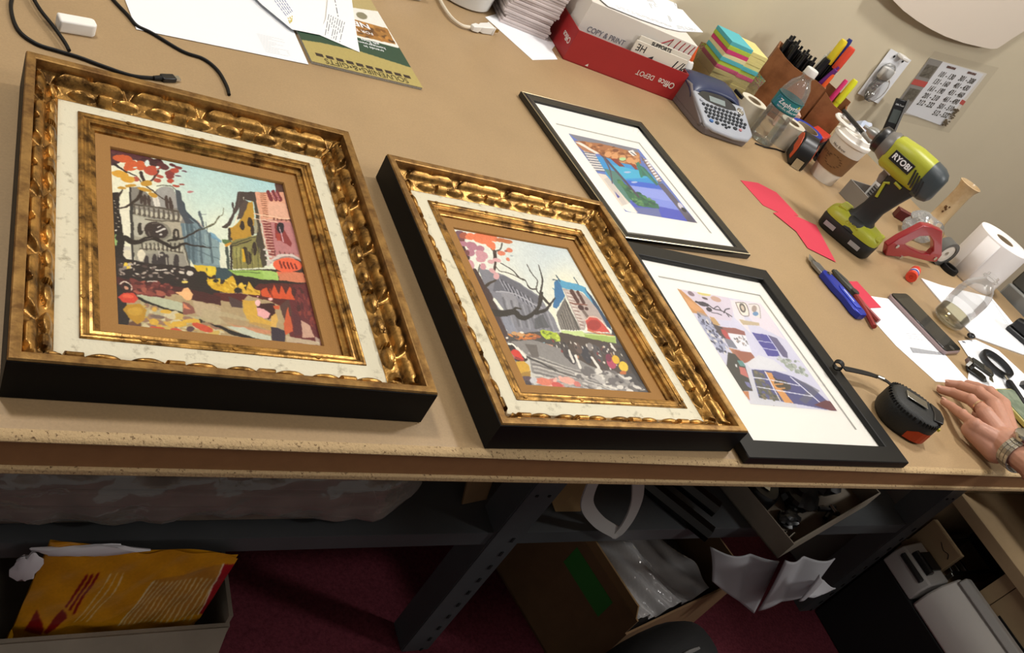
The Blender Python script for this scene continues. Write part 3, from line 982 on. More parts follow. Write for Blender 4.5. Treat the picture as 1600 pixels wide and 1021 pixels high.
    # left bank: dark trunk, umbrellas
    p.crop(740, 470, 6.806)
    p.S('4a3a3c', 90, '120,-60 190,80 260,250 320,420', 60); p.S('e6e6da', 30, '210,20 290,120', 26)
    p.F('9aa0b0', '250,170 360,180 470,380 340,360', .5)
    p.E('2f2426', (370, 500, 50, 50), (470, 620, 70, 30)); p.S('f0ece0', 22, '345,470 390,470 440,520', 14); p.S('e8e4d8', 26, '440,510 520,600', 30)
    p.F('cf3f34', '365,550 400,520 450,540 510,630 400,600'); p.F('b83838', '390,600 505,630 490,650 400,620', .8)
    p.F('cda438', '400,680 420,650 500,640 555,690 560,740 470,770 430,720'); p.F('a88434', '460,770 570,740 565,800 480,800'); p.E('5c4a54', (520, 820, 60, 25)); p.F('453a42', '500,840 580,850 570,895 510,890')
    p.E('d98068', (700, 850, 90, 36, 8)); p.E('c85850', (840, 880, 60, 28, 8)); p.E('e2a898', (950, 830, 80, 36, 5)); p.E('c4c4c8', (595, 840, 40, 30))
    p.E('caa070', (410, 360, 30, 20), (480, 370, 40, 24)); p.E('e8e0d4', (335, 408, 16, 10), (490, 350, 20, 10))
    # branches
    p.S('2f2b2a', 70, '190,150 300,160 420,140 470,190 530,200 620,150 690,60 720,-60', 26)
    p.S('2f2b2a', 40, '640,150 740,120 800,60 850,-10', 10); p.S('34302e', 30, '400,150 440,100 490,110', 12)
    p.crop(700, 350, 7.856)
    p.S('3a3432', 26, '1100,1000 1120,880 1150,760 1145,660 1110,540', 10); p.S('4a4440', 14, '1110,890 1075,830 1095,740 1030,650 970,540', 8)
    p.S('4a4440', 16, '1080,830 1000,825 940,730 870,700 790,610 650,535', 10); p.S('5a544c', 10, '930,730 800,670 700,640 640,630 600,580', 8)
    p.S('3e3834', 30, '1130,900 1220,1000', 12); p.S('40362e', 40, '450,820 520,770 590,740', 14)
    p.S('4a3636', 70, '330,640 420,800 500,1000', 60); p.S('4a3434', 50, '190,330 260,480', 40)
    p.S('3c2c2a', 44, '585,400 590,480', 24); p.S('4a3834', 26, '590,530 580,620', 30); p.S('5a5450', 16, '600,390 650,370 680,300'); p.S('5a504c', 14, '540,360 600,420'); p.S('6a645e', 14, '400,560 380,650')
    # blossom
    p.E('7a5a66', (170, 210, 60, 50)); p.E('a8604c', (220, 220, 50, 40)); p.E('e2825c', (300, 230, 60, 40), (440, 250, 120, 60, 12), (570, 240, 70, 40, 20), (540, 320, 60, 40, 20), (570, 350, 30, 30)); p.E('c07850', (720, 270, 90, 26, 8), (660, 260, 60, 26))
    p.E('b48090', (210, 310, 50, 34, 30), (310, 340, 70, 50, 20), (290, 420, 60, 40), (410, 370, 50, 36)); p.E('cc9aa2', (430, 440, 80, 46, 20), (420, 490, 60, 40), (440, 580, 34, 40, -20), (290, 560, 40, 60, -20)); p.E('d4a8aa', (550, 630, 46, 26, 30), (600, 690, 34, 40), (610, 500, 50, 26, 10), (540, 520, 40, 24))
    p.E('d88468', (665, 415, 48, 28, 10), (765, 378, 40, 26, 10), (745, 487, 26, 20, 30)); p.E('a8685c', (725, 390, 22, 12)); p.E('a8b4b8', (790, 442, 20, 9)); p.E('7a4c50', (250, 420, 40, 30), (190, 270, 40, 20))
    return p


def print_beach():
    """seaside view from under a roof"""
    p = Pic([(885, 206), (1000, 234), (1088, 349), (977, 329)], 230, 290, '6f86c8', 0.15)
    p.crop(870, 190, 6.004)
    p.F('3f9fd6', '350,320 780,400 1000,600 900,600 500,560'); p.F('58c0d8', '500,400 780,470 860,540 640,540', .8); p.F('4a72d0', '560,540 960,600 1000,650 720,620 560,590')
    p.F('8f9ee0', '600,590 1000,650 1150,800 1160,840 900,800 700,700'); p.F('a9b4e8', '680,600 1000,660 1080,760 800,700', .6); p.F('5a66c4', '680,740 1150,840 1220,940 760,860'); p.F('7880b0', '720,800 950,820 980,900 760,860')
    p.F('e2d8cc', '380,480 460,500 760,850 600,800'); p.F('f0ece4', '600,790 680,760 750,855 650,830'); p.F('cbc4c0', '480,520 660,770 620,780 440,540', .7)
    p.F('5f8f86', '440,440 580,480 640,600 700,700 680,760 560,620'); p.F('3f7a5c', '580,560 660,600 780,700 950,780 960,820 760,790 680,720'); p.dabs(['3f7a5c', '5a8f5c', '2f6450', '74a070'], 60, '580,560 700,620 950,780 760,790', 10, 34, 20, 4)
    p.S('5a4c60', 22, '400,290 560,470 770,710', 14); p.S('6a5a68', 14, '440,340 500,460 520,580', 10)
    p.F('8b8b96', '90,95 280,140 760,260 800,330 560,250 380,200 200,180'); p.F('b37a50', '150,170 400,200 780,300 800,400 740,420 600,390 450,330 330,280')
    p.dabs(['9c6238', 'c08a58', '8a5434', 'd4a070'], 70, '160,180 400,210 780,310 790,390 600,380 340,270', 12, 40, 15, 3)
    for x, y in ((480, 310), (545, 330), (620, 345), (690, 370), (740, 395)):
        p.E('dba878', (x, y, 34, 30)); p.S('8a5030', 7, f'{x - 30},{y + 20} {x},{y + 32} {x + 30},{y + 22}')
    p.E('b8dca8', (620, 355, 34, 16)); p.F('96392e', '500,350 560,350 640,430 590,425'); p.F('9c4030', '690,400 740,410 770,460 740,455')
    p.F('b88460', '150,190 220,200 360,290 350,330 230,260'); p.F('f0e8de', '155,180 215,190 400,300 360,300')
    p.F('e8e2dc', '240,270 350,300 450,465 350,460')
    for k in range(8):
        p.S('6a6e80', 9, f'{238 + k * 17},{282 + k * 25} {345 + k * 15},{300 + k * 24}')
    p.F('3c7c6c', '740,390 830,440 960,600 940,610 850,520 800,520'); p.S('3c8c78', 26, '770,400 800,520', 8); p.S('4a9480', 16, '800,440 900,560', 8)
    p.F('7a6a6c', '790,330 840,360 990,580 960,590'); p.F('e8e4e4', '820,350 860,370 995,570 950,570')
    for k in range(9):
        p.S('8a6a60', 9, f'{812 + k * 18},{372 + k * 24} {842 + k * 18},{362 + k * 24}')
    p.F('f0ece8', '670,280 720,270 760,320 720,330'); p.S('2a3a50', 7, '700,290 750,325')
    p.F('6c6878', '950,590 1000,590 1310,955 1220,940 1140,830'); p.E('d8d4dc', (1160, 800, 36, 18, 50)); p.E('2a2a34', (1190, 835, 30, 14, 40))
    p.F('5f5ca8', '540,650 590,705 570,715'); p.E('c0c8e0', (665, 480, 34, 8), (730, 575, 30, 8))
    return p


def print_room():
    """sunny interior with windows"""
    p = Pic([(1061, 449), (1194.7, 474), (1304.7, 634), (1178, 635)], 230, 290, 'd5d4e4', 0.15)
    p.crop(1040, 430, 7.855)
    p.F('d9d0dc', '165,150 800,260 900,330 860,560 560,540'); p.F('e4dce4', '880,300 1215,345 1500,780 1150,600'); p.F('e8e0e4', '850,300 930,320 1010,500 1100,720 900,520')
    p.F('c99a68', '165,150 220,170 500,420 640,620 720,620 560,520 420,470 340,460'); p.F('d8a878', '250,250 470,400 500,430 400,440 320,380')
    p.F('9aa0b8', '420,440 560,500 660,640 700,760 820,900 700,960 560,760 430,560', .6); p.dabs(['6a6c84', '8c90a8', 'b4b8cc', '4c4c5c', 'e0dcd8'], 90, '400,470 560,520 760,800 820,980 700,980 480,640', 8, 36, 50, 3)
    p.E('8c7a84', (350, 220, 50, 24, 30)); p.E('d8cc88', (520, 220, 90, 26, 12)); p.E('c8a898', (670, 290, 70, 30, 20)); p.E('6a5a5c', (530, 280, 40, 12, 20))
    p.S('34303a', 22, '410,320 480,350 560,370', 30); p.E('4a4450', (500, 350, 70, 26, 15), (580, 420, 40, 26, 30)); p.S('3a3640', 12, '560,350 640,410 720,430 790,460 870,510', 8)
    p.S('3a3640', 10, '640,410 690,380 730,430'); p.S('3a3640', 12, '770,460 790,420 840,410'); p.S('3a3640', 9, '610,460 680,470 740,490'); p.S('3a3640', 9, '800,470 830,510')
    p.F('c8a878', '580,510 640,520 720,620 640,610'); p.F('5c5458', '620,600 740,640 850,800 760,780 700,740')
    p.F('a06c66', '740,640 900,650 1020,690 1030,740 860,720 780,730'); p.F('c05c5c', '720,660 780,680 850,800 800,800 740,720'); p.F('8a8c98', '760,780 860,800 940,910 820,890')
    p.F('e8e8ee', '810,710 1030,740 1110,960 930,910'); p.dabs(['7a7878', '98989c', 'b8a8a0'], 26, '860,740 1020,760 1080,880 950,850', 8, 24, 50, 5)
    p.F('c8a078', '820,900 960,930 1000,1021 900,1021'); p.F('b07a68', '850,920 1100,960 1160,1060 940,1060'); p.F('7c7c80', '810,960 900,980 940,1060 830,1060')
    p.F('eee6dc', '910,330 1040,345 1085,490 990,490'); p.S('8a8078', 9, '915,335 1035,348 1075,490 985,480 915,335'); p.E('6a6460', (1000, 400, 34, 60, -20)); p.E('d8c8b8', (1000, 400, 18, 36, -20))
    p.F('e6e0dc', '1070,355 1190,365 1220,530 1130,500'); p.S('a09890', 7, '1075,355 1190,368 1215,525'); p.E('7a9cc0', (1155, 470, 34, 26)); p.E('b0a098', (1140, 410, 30, 40)); p.F('c8b89c', '955,540 1195,580 1200,615 1000,605')
    p.F('5d5aa4', '1110,700 1290,725 1330,735 1440,985 1300,985'); p.F('75708f', '1310,730 1400,760 1520,930 1530,1000 1460,980'); p.F('6c6c9c', '1130,720 1200,730 1250,800 1190,800', .6)
    p.S('d8d8ec', 11, '1290,725 1470,990'); p.S('d8d8ec', 8, '1180,800 1350,820'); p.S('d8d8ec', 8, '1240,890 1410,910'); p.F('86827e', '1000,1000 1010,1010 1000,1020')
    p.crop(1100, 530, 6.154)
    p.F('55534e', '265,135 330,150 430,260 500,510 400,520 245,290'); p.F('a8705c', '330,110 490,130 550,215 420,235'); p.F('6f9c98', '350,210 400,215 440,270 380,265'); p.F('cc7f78', '370,275 430,285 465,385 385,350'); p.F('8888b0', '420,420 470,430 490,490 450,470'); p.F('e8e8e8', '330,250 350,255 355,285 335,275')
    p.F('c88c60', '395,520 460,520 470,615'); p.F('d4d4da', '430,240 480,290 570,580 900,610 920,680 480,650 470,520 500,510')
    p.F('dedee2', '560,150 700,190 830,300 480,285 440,235')
    p.dabs(['b8bcb4', '98a098', 'c8ccc8', 'a8b0a4'], 40, '720,170 940,190 1000,330 860,290', 10, 34, 40, 2)
    p.F('5f6090', '490,295 720,300 880,345 1040,430 1170,550 1250,645 960,610 560,575'); p.F('6c6c60', '500,300 560,310 640,460 760,590 570,575', .8); p.dabs(['70705c', '5a5c50', '8a8068', '6a6c94'], 60, '500,300 580,310 700,480 780,590 570,575', 8, 30, 40, 2)
    p.F('dba468', '610,310 680,320 720,400 880,600 800,600 690,440'); p.E('5a5448', (780, 430, 80, 46, 20)); p.S('504a42', 12, '700,360 790,430'); p.S('dba468', 14, '700,430 780,420'); p.S('dba468', 12, '720,470 800,460'); p.F('78787c', '860,345 1000,400 1110,460 990,600 930,560 1010,460', .6)
    for t in ('510,375 640,385 930,425', '540,465 720,485 1050,520', '620,310 760,590', '850,345 960,440 1190,640'):
        p.S('e4e4ee', 9, t)
    p.F('74424a', '1060,600 1160,545 1230,560 1260,640 1200,640'); p.S('3a3638', 12, '700,650 900,660', 8); p.E('1c1c20', (900, 662, 20, 8), (945, 660, 16, 9))
    return p


# ================================================================== the four framed pictures
gilt_frame('larger gilt carved frame at the left, painting of a grey church tower', 0.0902, 0.1088, -0.0015, 0.3361, 0.4055, 0.0415, street_one(), 5)
gilt_frame('smaller gilt carved frame with a street painting of bare branches and a blue-roofed church', 0.4860, 0.0811, 0.0322, 0.3381, 0.4118, 0.0374, street_two(), 9)
M_satin = mat('satin_black_wood', '151514', 0.42, spec=0.3)
M_gloss = mat('gloss_black_moulding', '0c0d0d', 0.18, spec=0.6)
M_line = mat('pale_gold_line', 'cfc09a', 0.3, metal=0.8)
M_mat = mat('white_mat_board', 'eceae4', 0.9, spec=0.1)
M_bevel = mat('mat_bevel', 'b9b8b4', 0.9)
M_glass = clear('picture_glass', refl=0.75, rough=0.01)


def print_frame(label, x, y, a, w, d, h, rail, win, rect, pic, slim):
    r = thing('picture_frame', label, 'picture frame', (x, y, 0), a)
    q = MB()
    if slim:
        q.sweep(w, d, [(0.002, 0), (0, 0.001), (0, h - 0.0015), (0.0010, h - 0.0004)])
        q.sweep(w, d, [(0.0022, h - 0.0002), (0.0045, h), (0.0065, h + 0.0012), (0.0095, h + 0.0014), (0.0125, h), (rail - 0.0022, h - 0.0015), (rail - 0.0006, h - 0.0022), (rail, 0.0045)])
        q.build('frame_rail', M_gloss, r, smooth=50)
        q = MB()
        q.sweep(w, d, [(0.0010, h - 0.0004), (0.0016, h + 0.0003), (0.0022, h - 0.0002)])
        q.build('gilt_line', M_line, r, smooth=50)
    else:
        q.sweep(w, d, [(0.002, 0), (0, 0.001), (0, h - 0.0012), (0.0008, h), (rail - 0.0012, h), (rail - 0.0004, h - 0.0008), (rail, h - 0.0020), (rail + 0.0001, 0.0045)])
        q.build('frame_rail', M_satin, r, smooth=30)
    q = MB(); q.box((w / 2, d / 2, 0.0012), (w - 0.006, d - 0.006, 0.0020)); q.build('backing_board', mat('backing_board', '8a8272', 0.9), r, smooth=0)
    l, rt, tp, bt = win
    q = MB()
    for cx, cy, sx, sy in (((rail - .003 + l) / 2, d / 2, l - rail + .003, d - 2 * rail + .006), (w - (rail - .003 + rt) / 2, d / 2, rt - rail + .003, d - 2 * rail + .006), ((l + w - rt) / 2, (rail - .003 + bt) / 2, w - l - rt, bt - rail + .003), ((l + w - rt) / 2, d - (rail - .003 + tp) / 2, w - l - rt, tp - rail + .003)):
        q.box((cx, cy, 0.0034), (sx, sy, 0.0018))
    mo = q.build('mat_board', M_mat, r, smooth=0)
    q = MB()
    q.X = Matrix.Translation((l, bt, 0))
    q.sweep(w - l - rt, d - bt - tp, [(-0.0001, 0.0043), (0.0011, 0.0028)])
    q.build('window_bevel', M_bevel, mo, smooth=0)
    q = MB(); q.box((w / 2, d / 2, 0.0024), (w - 2 * rail, d - 2 * rail, 0.0003)); q.build('print_paper', M_mat, r, smooth=0)
    x0, x1, y0, y1 = rect
    pic.build('print', x1 - x0, y1 - y0, M_print, r, (x0, y0, 0.00275), 0.02)
    q = MB(); q.poly([(rail - .001, rail - .001, 0.0050), (w - rail + .001, rail - .001, 0.0050), (w - rail + .001, d - rail + .001, 0.0050), (rail - .001, d - rail + .001, 0.0050)])
    q.build('glass', M_glass, r, smooth=0)
    return r


print_frame('slim glossy black frame with a seaside print under glass, behind the wider black frame', 0.8546, 0.4670, 0.1079, 0.2882, 0.3679, 0.0105, 0.0185, (0.040, 0.050, 0.070, 0.052), (0.0570, 0.2230, 0.0770, 0.2760), print_beach(), True)
print_frame('wide flat black frame with a sunny interior print under glass, at the front edge', 0.8346, 0.0750, 0.0099, 0.3171, 0.3820, 0.0125, 0.0270, (0.052, 0.050, 0.058, 0.060), (0.0790, 0.2550, 0.0930, 0.3045), print_room(), False)


# ================================================================== loose things, left and back of the bench
def px(P):
    q = CR.transposed() @ (Vector(P) - CAMC)
    return (800 + FPX * q.x / -q.z, 510.5 - FPX * q.y / -q.z)


def rel(p, o):
    return tuple(Vector(p) - Vector(o))


def sheet_px(name, label, cat, corners, z, m, th=0.0004, group=None, lift=None):
    """flat sheet whose outline lies at photo pixels on the plane z"""
    P = [at(x, y, z) for x, y in corners]
    o = Vector((sum(p.x for p in P) / len(P), sum(p.y for p in P) / len(P), 0))
    q = MB()
    q.prism([(p.x - o.x, p.y - o.y) for p in P], 0, th)
    ob = q.build(name, m, None, (o.x, o.y, z), smooth=0)
    return tag(ob, label, cat, group)


def lines_on(parent, pts, z, m, n, w, name='printed_text', gaps=7, seed=1):
    """rows of tiny printed strokes inside a quadrilateral a,b,c,d (a-b is the row direction), parent local"""
    a, b_, c, d = [Vector((p[0], p[1], 0)) for p in pts]
    rg = random.Random(seed)
    q = MB()
    for i in range(n):
        t = (i + 0.5) / n
        s, e = a.lerp(d, t), b_.lerp(c, t)
        dr = e - s
        nn = Vector((-dr.y, dr.x, 0)).normalized() * w / 2
        u = 0.0
        end = 1.0 if rg.random() < 0.7 else rg.uniform(0.5, 0.9)
        while u < end:
            v = min(end, u + rg.uniform(0.4, 1.5) / gaps)
            p0, p1 = s + dr * u, s + dr * (v - 0.12 / gaps)
            q.poly([(*(p0 - nn).xy, z), (*(p1 - nn).xy, z), (*(p1 + nn).xy, z), (*(p0 + nn).xy, z)])
            u = v + 0.15 / gaps
    return q.build(name, m, parent, smooth=0)


M_rubber = mat('black_rubber', '0d0d0e', 0.55, spec=0.3)
M_blackp = mat('black_plastic', '141416', 0.35)
M_white = mat('white_plastic', 'e9e7e2', 0.35)
M_paper = mat('white_paper', 'eceef2', 0.85, spec=0.15)
M_paperw = mat('warm_paper', 'e6e1d8', 0.85, spec=0.15)
M_ink = mat('grey_ink', '6d6f78', 0.8)
M_inkd = mat('black_ink', '1d1d20', 0.8)
M_metal = mat('bright_steel', 'c4c4c0', 0.22, metal=1.0)
M_red = mat('red_card', 'a02324', 0.5, nz=0.04, ns=15)
M_whitecard = mat('white_card', 'd9d3ca', 0.75)
M_clear = clear('clear_film', refl=1.0, rough=0.06, haze=0.05, crinkle=60)
M_pet = clear('clear_bottle_plastic', refl=0.55, rough=0.05, haze=0.09, hazecol='eef0ee')
M_inkblue = mat('blue_ink', '3c4a94', 0.8)


def cable(label, pts, r=0.0021, m=None, z=0.0022):
    P = [at(x, y, z) for x, y in pts]
    o = Vector((P[0].x, P[0].y, 0))
    q = MB()
    q.tube([p - o for p in smooth_path(P, 8)], r, 8)
    return o, q, m or M_rubber


# --- charging cables behind the large frame
o, q, m = cable('', [(22, -14), (17, 12), (28, 46), (56, 68), (92, 80), (125, 90), (160, 103), (205, 118), (240, 122)])
t = thing('charging_cable', 'black charging cable whose plug lies behind the larger gilt frame', 'cable', o)
q.build('cord', m, t)
a, b2, c2 = at(240, 122, .003), at(252, 122, .003), at(273, 122.5, .003)
q = MB(); q.cyl(a - o, b2 - o, 0.0026, 0.0034, 10); q.build('strain_relief', M_rubber, t)
dr = (c2 - b2).normalized()
q = MB(); q.box((b2 + c2) / 2 - o, ((c2 - b2).length, 0.0105, 0.0058), rz=math.atan2(dr.y, dr.x)); pl = q.build('plug', M_blackp, t, bevel=0.0012)
q = MB(); q.box(c2 + dr * 0.003 - o, (0.006, 0.0070, 0.0026), rz=math.atan2(dr.y, dr.x)); q.build('metal_tip', M_metal, pl)
o, q, m = cable('', [(46, -14), (62, 14), (84, 42), (101, 66), (108, 79)], z=0.0064)
tag(q.build('charging_cable', m, None, o), 'black cord crossing beside the white eraser and over the charging cable', 'cable')
o, q, m = cable('', [(160, -20), (180, 3), (200, 24), (214, 40), (238, 52), (285, 80), (318, 92), (340, 110), (354, 134), (358, 148)])
tag(q.build('charging_cable', m, None, o), 'black cord running from under the white letters to the larger gilt frame', 'cable')
# --- eraser
e0, e1 = at(90, 34, 0.008), at(149, 44, 0.008)
q = MB(); L = (e1 - e0).length
q.prism([(-L / 2, -.009), (L / 2 - .004, -.009), (L / 2, -.005), (L / 2, .006), (L / 2 - .003, .009), (-L / 2, .0095)], 0.0, 0.015)
tag(q.build('white_eraser', mat('white_rubber', 'efece6', 0.7), None, ((e0.x + e1.x) / 2, (e0.y + e1.y) / 2, 0), rz=math.atan2(e1.y - e0.y, e1.x - e0.x), bevel=0.003, seg=3, smooth=60), 'white worn block eraser lying between the black cords', 'eraser')


# --- trade magazine and letters
BL, BR, TR = at(487, 96, .004), at(661, 138, .004), at(572, -12, .004)
ex = (BR - BL); ey = TR - BR
W_, rzm = ex.length, math.atan2(ex.y, ex.x)
nrm = Vector((-ex.y, ex.x, 0)).normalized()
H_ = abs(ey.dot(nrm))
t = thing('magazine', 'green and tan trade magazine lying upside down under the letters', 'magazine', (BL.x, BL.y, 0), rzm)
q = MB(); q.box((W_ / 2, H_ / 2, 0.0022), (W_ - .002, H_ - .002, 0.0040)); q.build('pages', mat('page_edges', 'c9c6bd', 0.8, ns=900, hx2='8f8d86', thr=(0.4, 0.6)), t, smooth=0)
TLm = BL + nrm * H_; TRm = BR + nrm * H_
p = Pic([px(TLm), px(TRm), px(BR), px(BL)], 200, 260, 'e8e6e0', 0.1)
p.F('34523e', '430,20 480,40 560,60 640,75 700,140 480,120'); p.F('e8e6e0', '550,-30 700,-30 700,72 622,74 556,55'); p.F('b3a468', '466,62 500,67 560,80 648,108 700,150 460,130')
p.F('a5793e', '551,30 605,45 618,70 558,56'); p.dabs(['8a5f2c', 'c08c48', 'b07c3c', '6a4a28'], 40, '551,32 605,46 616,68 560,56', 2, 6, 20, 2)
p.F('b8a878', '542,-20 585,-20 590,18 548,12'); p.E('8f8a72', (565, 25, 9, 5, 20)); p.F('34523e', '430,30 474,62 500,67 560,80 642,106 624,74 558,57 470,38')
p.S('e8e6e0', 3, '557,57 622,74')
p.build('cover', W_, H_, M_print, t, (0, 0, 0.0045), 0.03)
M_brown = mat('brown_ink', '4a4222', 0.7)
lettering('SOUVENIRS•&•GIFTS', 0.019, M_brown, t, (W_ / 2, 0.0105, 0.0047), (0, 0, PI), sx=0.78)
q = MB()
for k in range(10):
    q.box((W_ * (0.10 + 0.088 * k), 0.0225, 0.0047), (W_ * 0.062, 0.0075, 0.0003))
q.build('masthead_blocks', mat('dark_brown_ink', '33261d', 0.7), t, smooth=0)
lettering('NEW', 0.021, M_paper, t, (W_ * 0.64, H_ * 0.545, 0.0047), (0, 0, PI), sx=1.1, bold=0.0004)
lettering('FOR THE', 0.011, M_paper, t, (W_ * 0.66, H_ * 0.47, 0.0047), (0, 0, PI))
lettering('SHOW', 0.019, mat('gold_ink', 'e4d9a8', 0.7), t, (W_ * 0.56, H_ * 0.93, 0.0047), (0, 0, PI))
lettering('trends in\nhomegrown\ngift lines', 0.0095, M_paper, t, (W_ * 0.70, H_ * 0.335, 0.0047), (0, 0, PI))
s1 = sheet_px('letter_sheet', 'large plain white letter sheet with faint wavy print at its corner', 'paper', [(213, 46), (482, 101), (446, 20), (425, -40), (180, -40)], 0.0008, M_paper)
oo = s1.location
lines_on(s1, [(at(400, 53).x - oo.x, at(400, 53).y - oo.y), (at(448, 64).x - oo.x, at(448, 64).y - oo.y), (at(460, 92).x - oo.x, at(460, 92).y - oo.y), (at(415, 83).x - oo.x, at(415, 83).y - oo.y)], 0.0005, mat('pale_ink', 'b9bcc6', 0.8), 13, 0.0006, gaps=1)
s2 = sheet_px('letter_sheet', 'white letter with small blue and yellow print overlapping the plain sheet', 'paper', [(456, 46), (500, 55), (507, 30), (512, -40), (360, -40), (410, 8)], 0.0060, M_paper)
oo = s2.location


def loc2(x, y, z=0.006):
    p_ = at(x, y, z)
    return (p_.x - oo.x, p_.y - oo.y)


lines_on(s2, [loc2(458, 18), loc2(438, -12), loc2(418, -10), loc2(446, 26)], 0.0006, M_inkblue, 5, 0.0012, seed=3)
lines_on(s2, [loc2(456, 34), loc2(458, 24), loc2(448, 28), loc2(452, 38)], 0.0006, mat('yellow_ink', 'c8b850', 0.8), 3, 0.0015, gaps=2)
s3 = sheet_px('letter_sheet', 'white printed letter whose corner lies on the green magazine', 'paper', [(497, 54), (562, 82), (558, 60), (544, -40), (516, -40), (509, 30)], 0.0052, M_paper)
oo = s3.location
lines_on(s3, [loc2(512, 22, .0052), loc2(506, 56, .0052), loc2(532, 68, .0052), loc2(540, 36, .0052)], 0.0006, M_ink, 8, 0.0009, seed=5, gaps=4)
lines_on(s3, [loc2(520, -10, .0052), loc2(529, 36, .0052), loc2(531, 36, .0052), loc2(522, -10, .0052)], 0.0006, M_ink, 1, 0.0014, seed=6, gaps=5)
# --- white box whose corner pokes in at the top edge, power cord, tub
c = at(612, -22, 0)
q = MB(); q.box((0, 0, 0.016), (0.085, 0.085, 0.032))
rt = q.build('white_adapter', M_white, None, (c.x, c.y, 0), rz=0.35, bevel=0.006, seg=3, smooth=60)
tag(rt, 'white rounded plastic adapter box, only its corner showing beside the magazine', 'adapter')
o, q, m = cable('', [(678, -22), (684, -8), (693, 10), (706, 28), (722, 40), (738, 43)], 0.0033, M_white, 0.0055)
t = thing('power_cable', 'white power cord with a two-pronged plug on the bare bench', 'cord', o)
q.build('cord', mat('ivory_cord', 'ddd2bd', 0.5), t)
a, b2 = at(737, 43, .0075), at(767, 45, .0075)
dr = (b2 - a).normalized(); rzp = math.atan2(dr.y, dr.x)
q = MB(); q.X = Matrix.Translation(a - o) @ Matrix.Rotation(rzp, 4, 'Z')
Lp = (b2 - a).length
q.rings([[(x, y * w, z * h) for y, z in ((-1, -1), (1, -1), (1, 1), (-1, 1))] for x, w, h in ((0, .0045, .0045), (Lp * .25, .007, .006), (Lp * .38, .005, .005), (Lp * .5, .008, .0065), (Lp * .92, .009, .0072), (Lp * .94, .011, .0075), (Lp, .011, .0075))])
q.build('plug', M_white, t, bevel=0.0012)
q = MB(); q.X = Matrix.Translation(a - o) @ Matrix.Rotation(rzp, 4, 'Z')
for s_ in (-1, 1):
    q.box((Lp + 0.008, s_ * 0.0062, 0), (0.016, 0.0014, 0.0062))
q.build('prongs', mat('brass', 'b59a5a', 0.3, metal=1), t)
q = MB()
q.lathe([(0.060, 0), (0.066, 0.004), (0.074, 0.16), (0.079, 0.165), (0.079, 0.17), (0.072, 0.17), (0.062, 0.006)], 40)
tag(q.build('white_tub', mat('milky_white_plastic', 'd4d2cc', 0.4), None, (0.812, 1.188, 0)), 'milky white plastic tub at the back, beside the pile of envelopes', 'tub')

# --- pile of envelopes on a paper, red carton
sheet_px('paper_sheet', 'white paper sheet under the tall pile of envelopes', 'paper', [(758, 27), (832, 94), (871, 93), (862, 78), (905, 20), (850, 0)], 0.0003, M_paper)
q = MB()
q.prism([(-.052, -.068), (.052, -.068), (.052, .068), (-.052, .068)], 0, 0.0056)
env = q.build('envelope', mat('envelope_paper', 'cfc3c0', 0.85, nz=0.06, ns=25), None, (0, 0, 0), smooth=0, bevel=0.0012)
rg = random.Random(4)
for i in range(26):
    e = env if i == 0 else env.copy()
    if i:
        COL.objects.link(e)
    dx = 0.004 * math.sin(i * 0.9) + rg.uniform(-.0015, .0015) + (0.006 if 11 <= i < 19 else 0)
    e.location = (0.943 + dx, 1.186 + rg.uniform(-.002, .002), T + 0.0008 + i * 0.0058)
    e.rotation_euler.z = -0.10 + rg.uniform(-.03, .03)
    tag(e, 'pale grey-white envelope in the tall pile beside the red carton lid', 'envelope', 'envelopes in the tall pile')

BX = Vector((1.005, 1.052, 0))
rzb = -0.06
t = thing('red_tray', 'red carton lid with white lettering, holding a white carton and envelopes', 'carton lid', BX, rzb)
w, d, h, hb = 0.283, 0.185, 0.064, 0.118
q = MB()
q.box((w / 2, 0.001, h / 2), (w, 0.002, h))
q.add([(0, 0.002, 0), (0, d, 0), (0, d, h * 1.05), (0, 0.0, h), (0.002, 0.002, 0), (0.002, d, 0), (0.002, d, h * 1.05), (0.002, 0.0, h)], [(0, 1, 2, 3), (4, 7, 6, 5), (0, 3, 7, 4), (3, 2, 6, 7), (0, 4, 5, 1)])
q.add([(w, 0.002, 0), (w, d, 0), (w, d, h), (w, 0.0, h), (w - .002, 0.002, 0), (w - .002, d, 0), (w - .002, d, h), (w - .002, 0.0, h)], [(0, 1, 2, 3), (4, 7, 6, 5), (0, 3, 7, 4), (3, 2, 6, 7), (0, 4, 5, 1)])
q.box((w / 2, d, h / 2), (w, 0.002, h))
q.box((w / 2, d / 2, 0.001), (w, d, 0.002))
q.build('tray_body', M_red, t, smooth=0)
RT = (Matrix.Rotation(PI / 2, 3, 'X') @ Matrix.Rotation(PI, 3, 'Z')).to_euler()
lettering('Office', 0.019, M_whitecard, t, (w * 0.865, -0.0003, 0.030), RT, sx=0.95, bold=0.0002)
lettering('DEPOT', 0.0155, M_whitecard, t, (w * 0.665, -0.0003, 0.0305), RT, sx=0.95)
RL = (Matrix.Rotation(-PI / 2, 3, 'Z') @ Matrix.Rotation(PI / 2, 3, 'X') @ Matrix.Rotation(PI, 3, 'Z')).to_euler()
lettering('Office', 0.018, M_whitecard, t, (-0.0003, 0.028, 0.034), RL, sx=0.85, bold=0.0002)
q = MB(); q.poly([(w * .18, -.0003, .004), (w * .20, -.0003, .010), (w * .206, -.0003, .004)]); q.build('scuff', M_whitecard, t, smooth=0)
RU = (Matrix.Rotation(PI / 2, 3, 'X')).to_euler()
wb = thing('white_carton', 'white carton with red arcs standing in the red lid', 'carton', BX + Matrix.Rotation(rzb, 3, 'Z') @ Vector((0.006, 0.0205, 0.0025)), rzb)
ww, wd2, wh = w - 0.012, 0.156, hb - 0.003
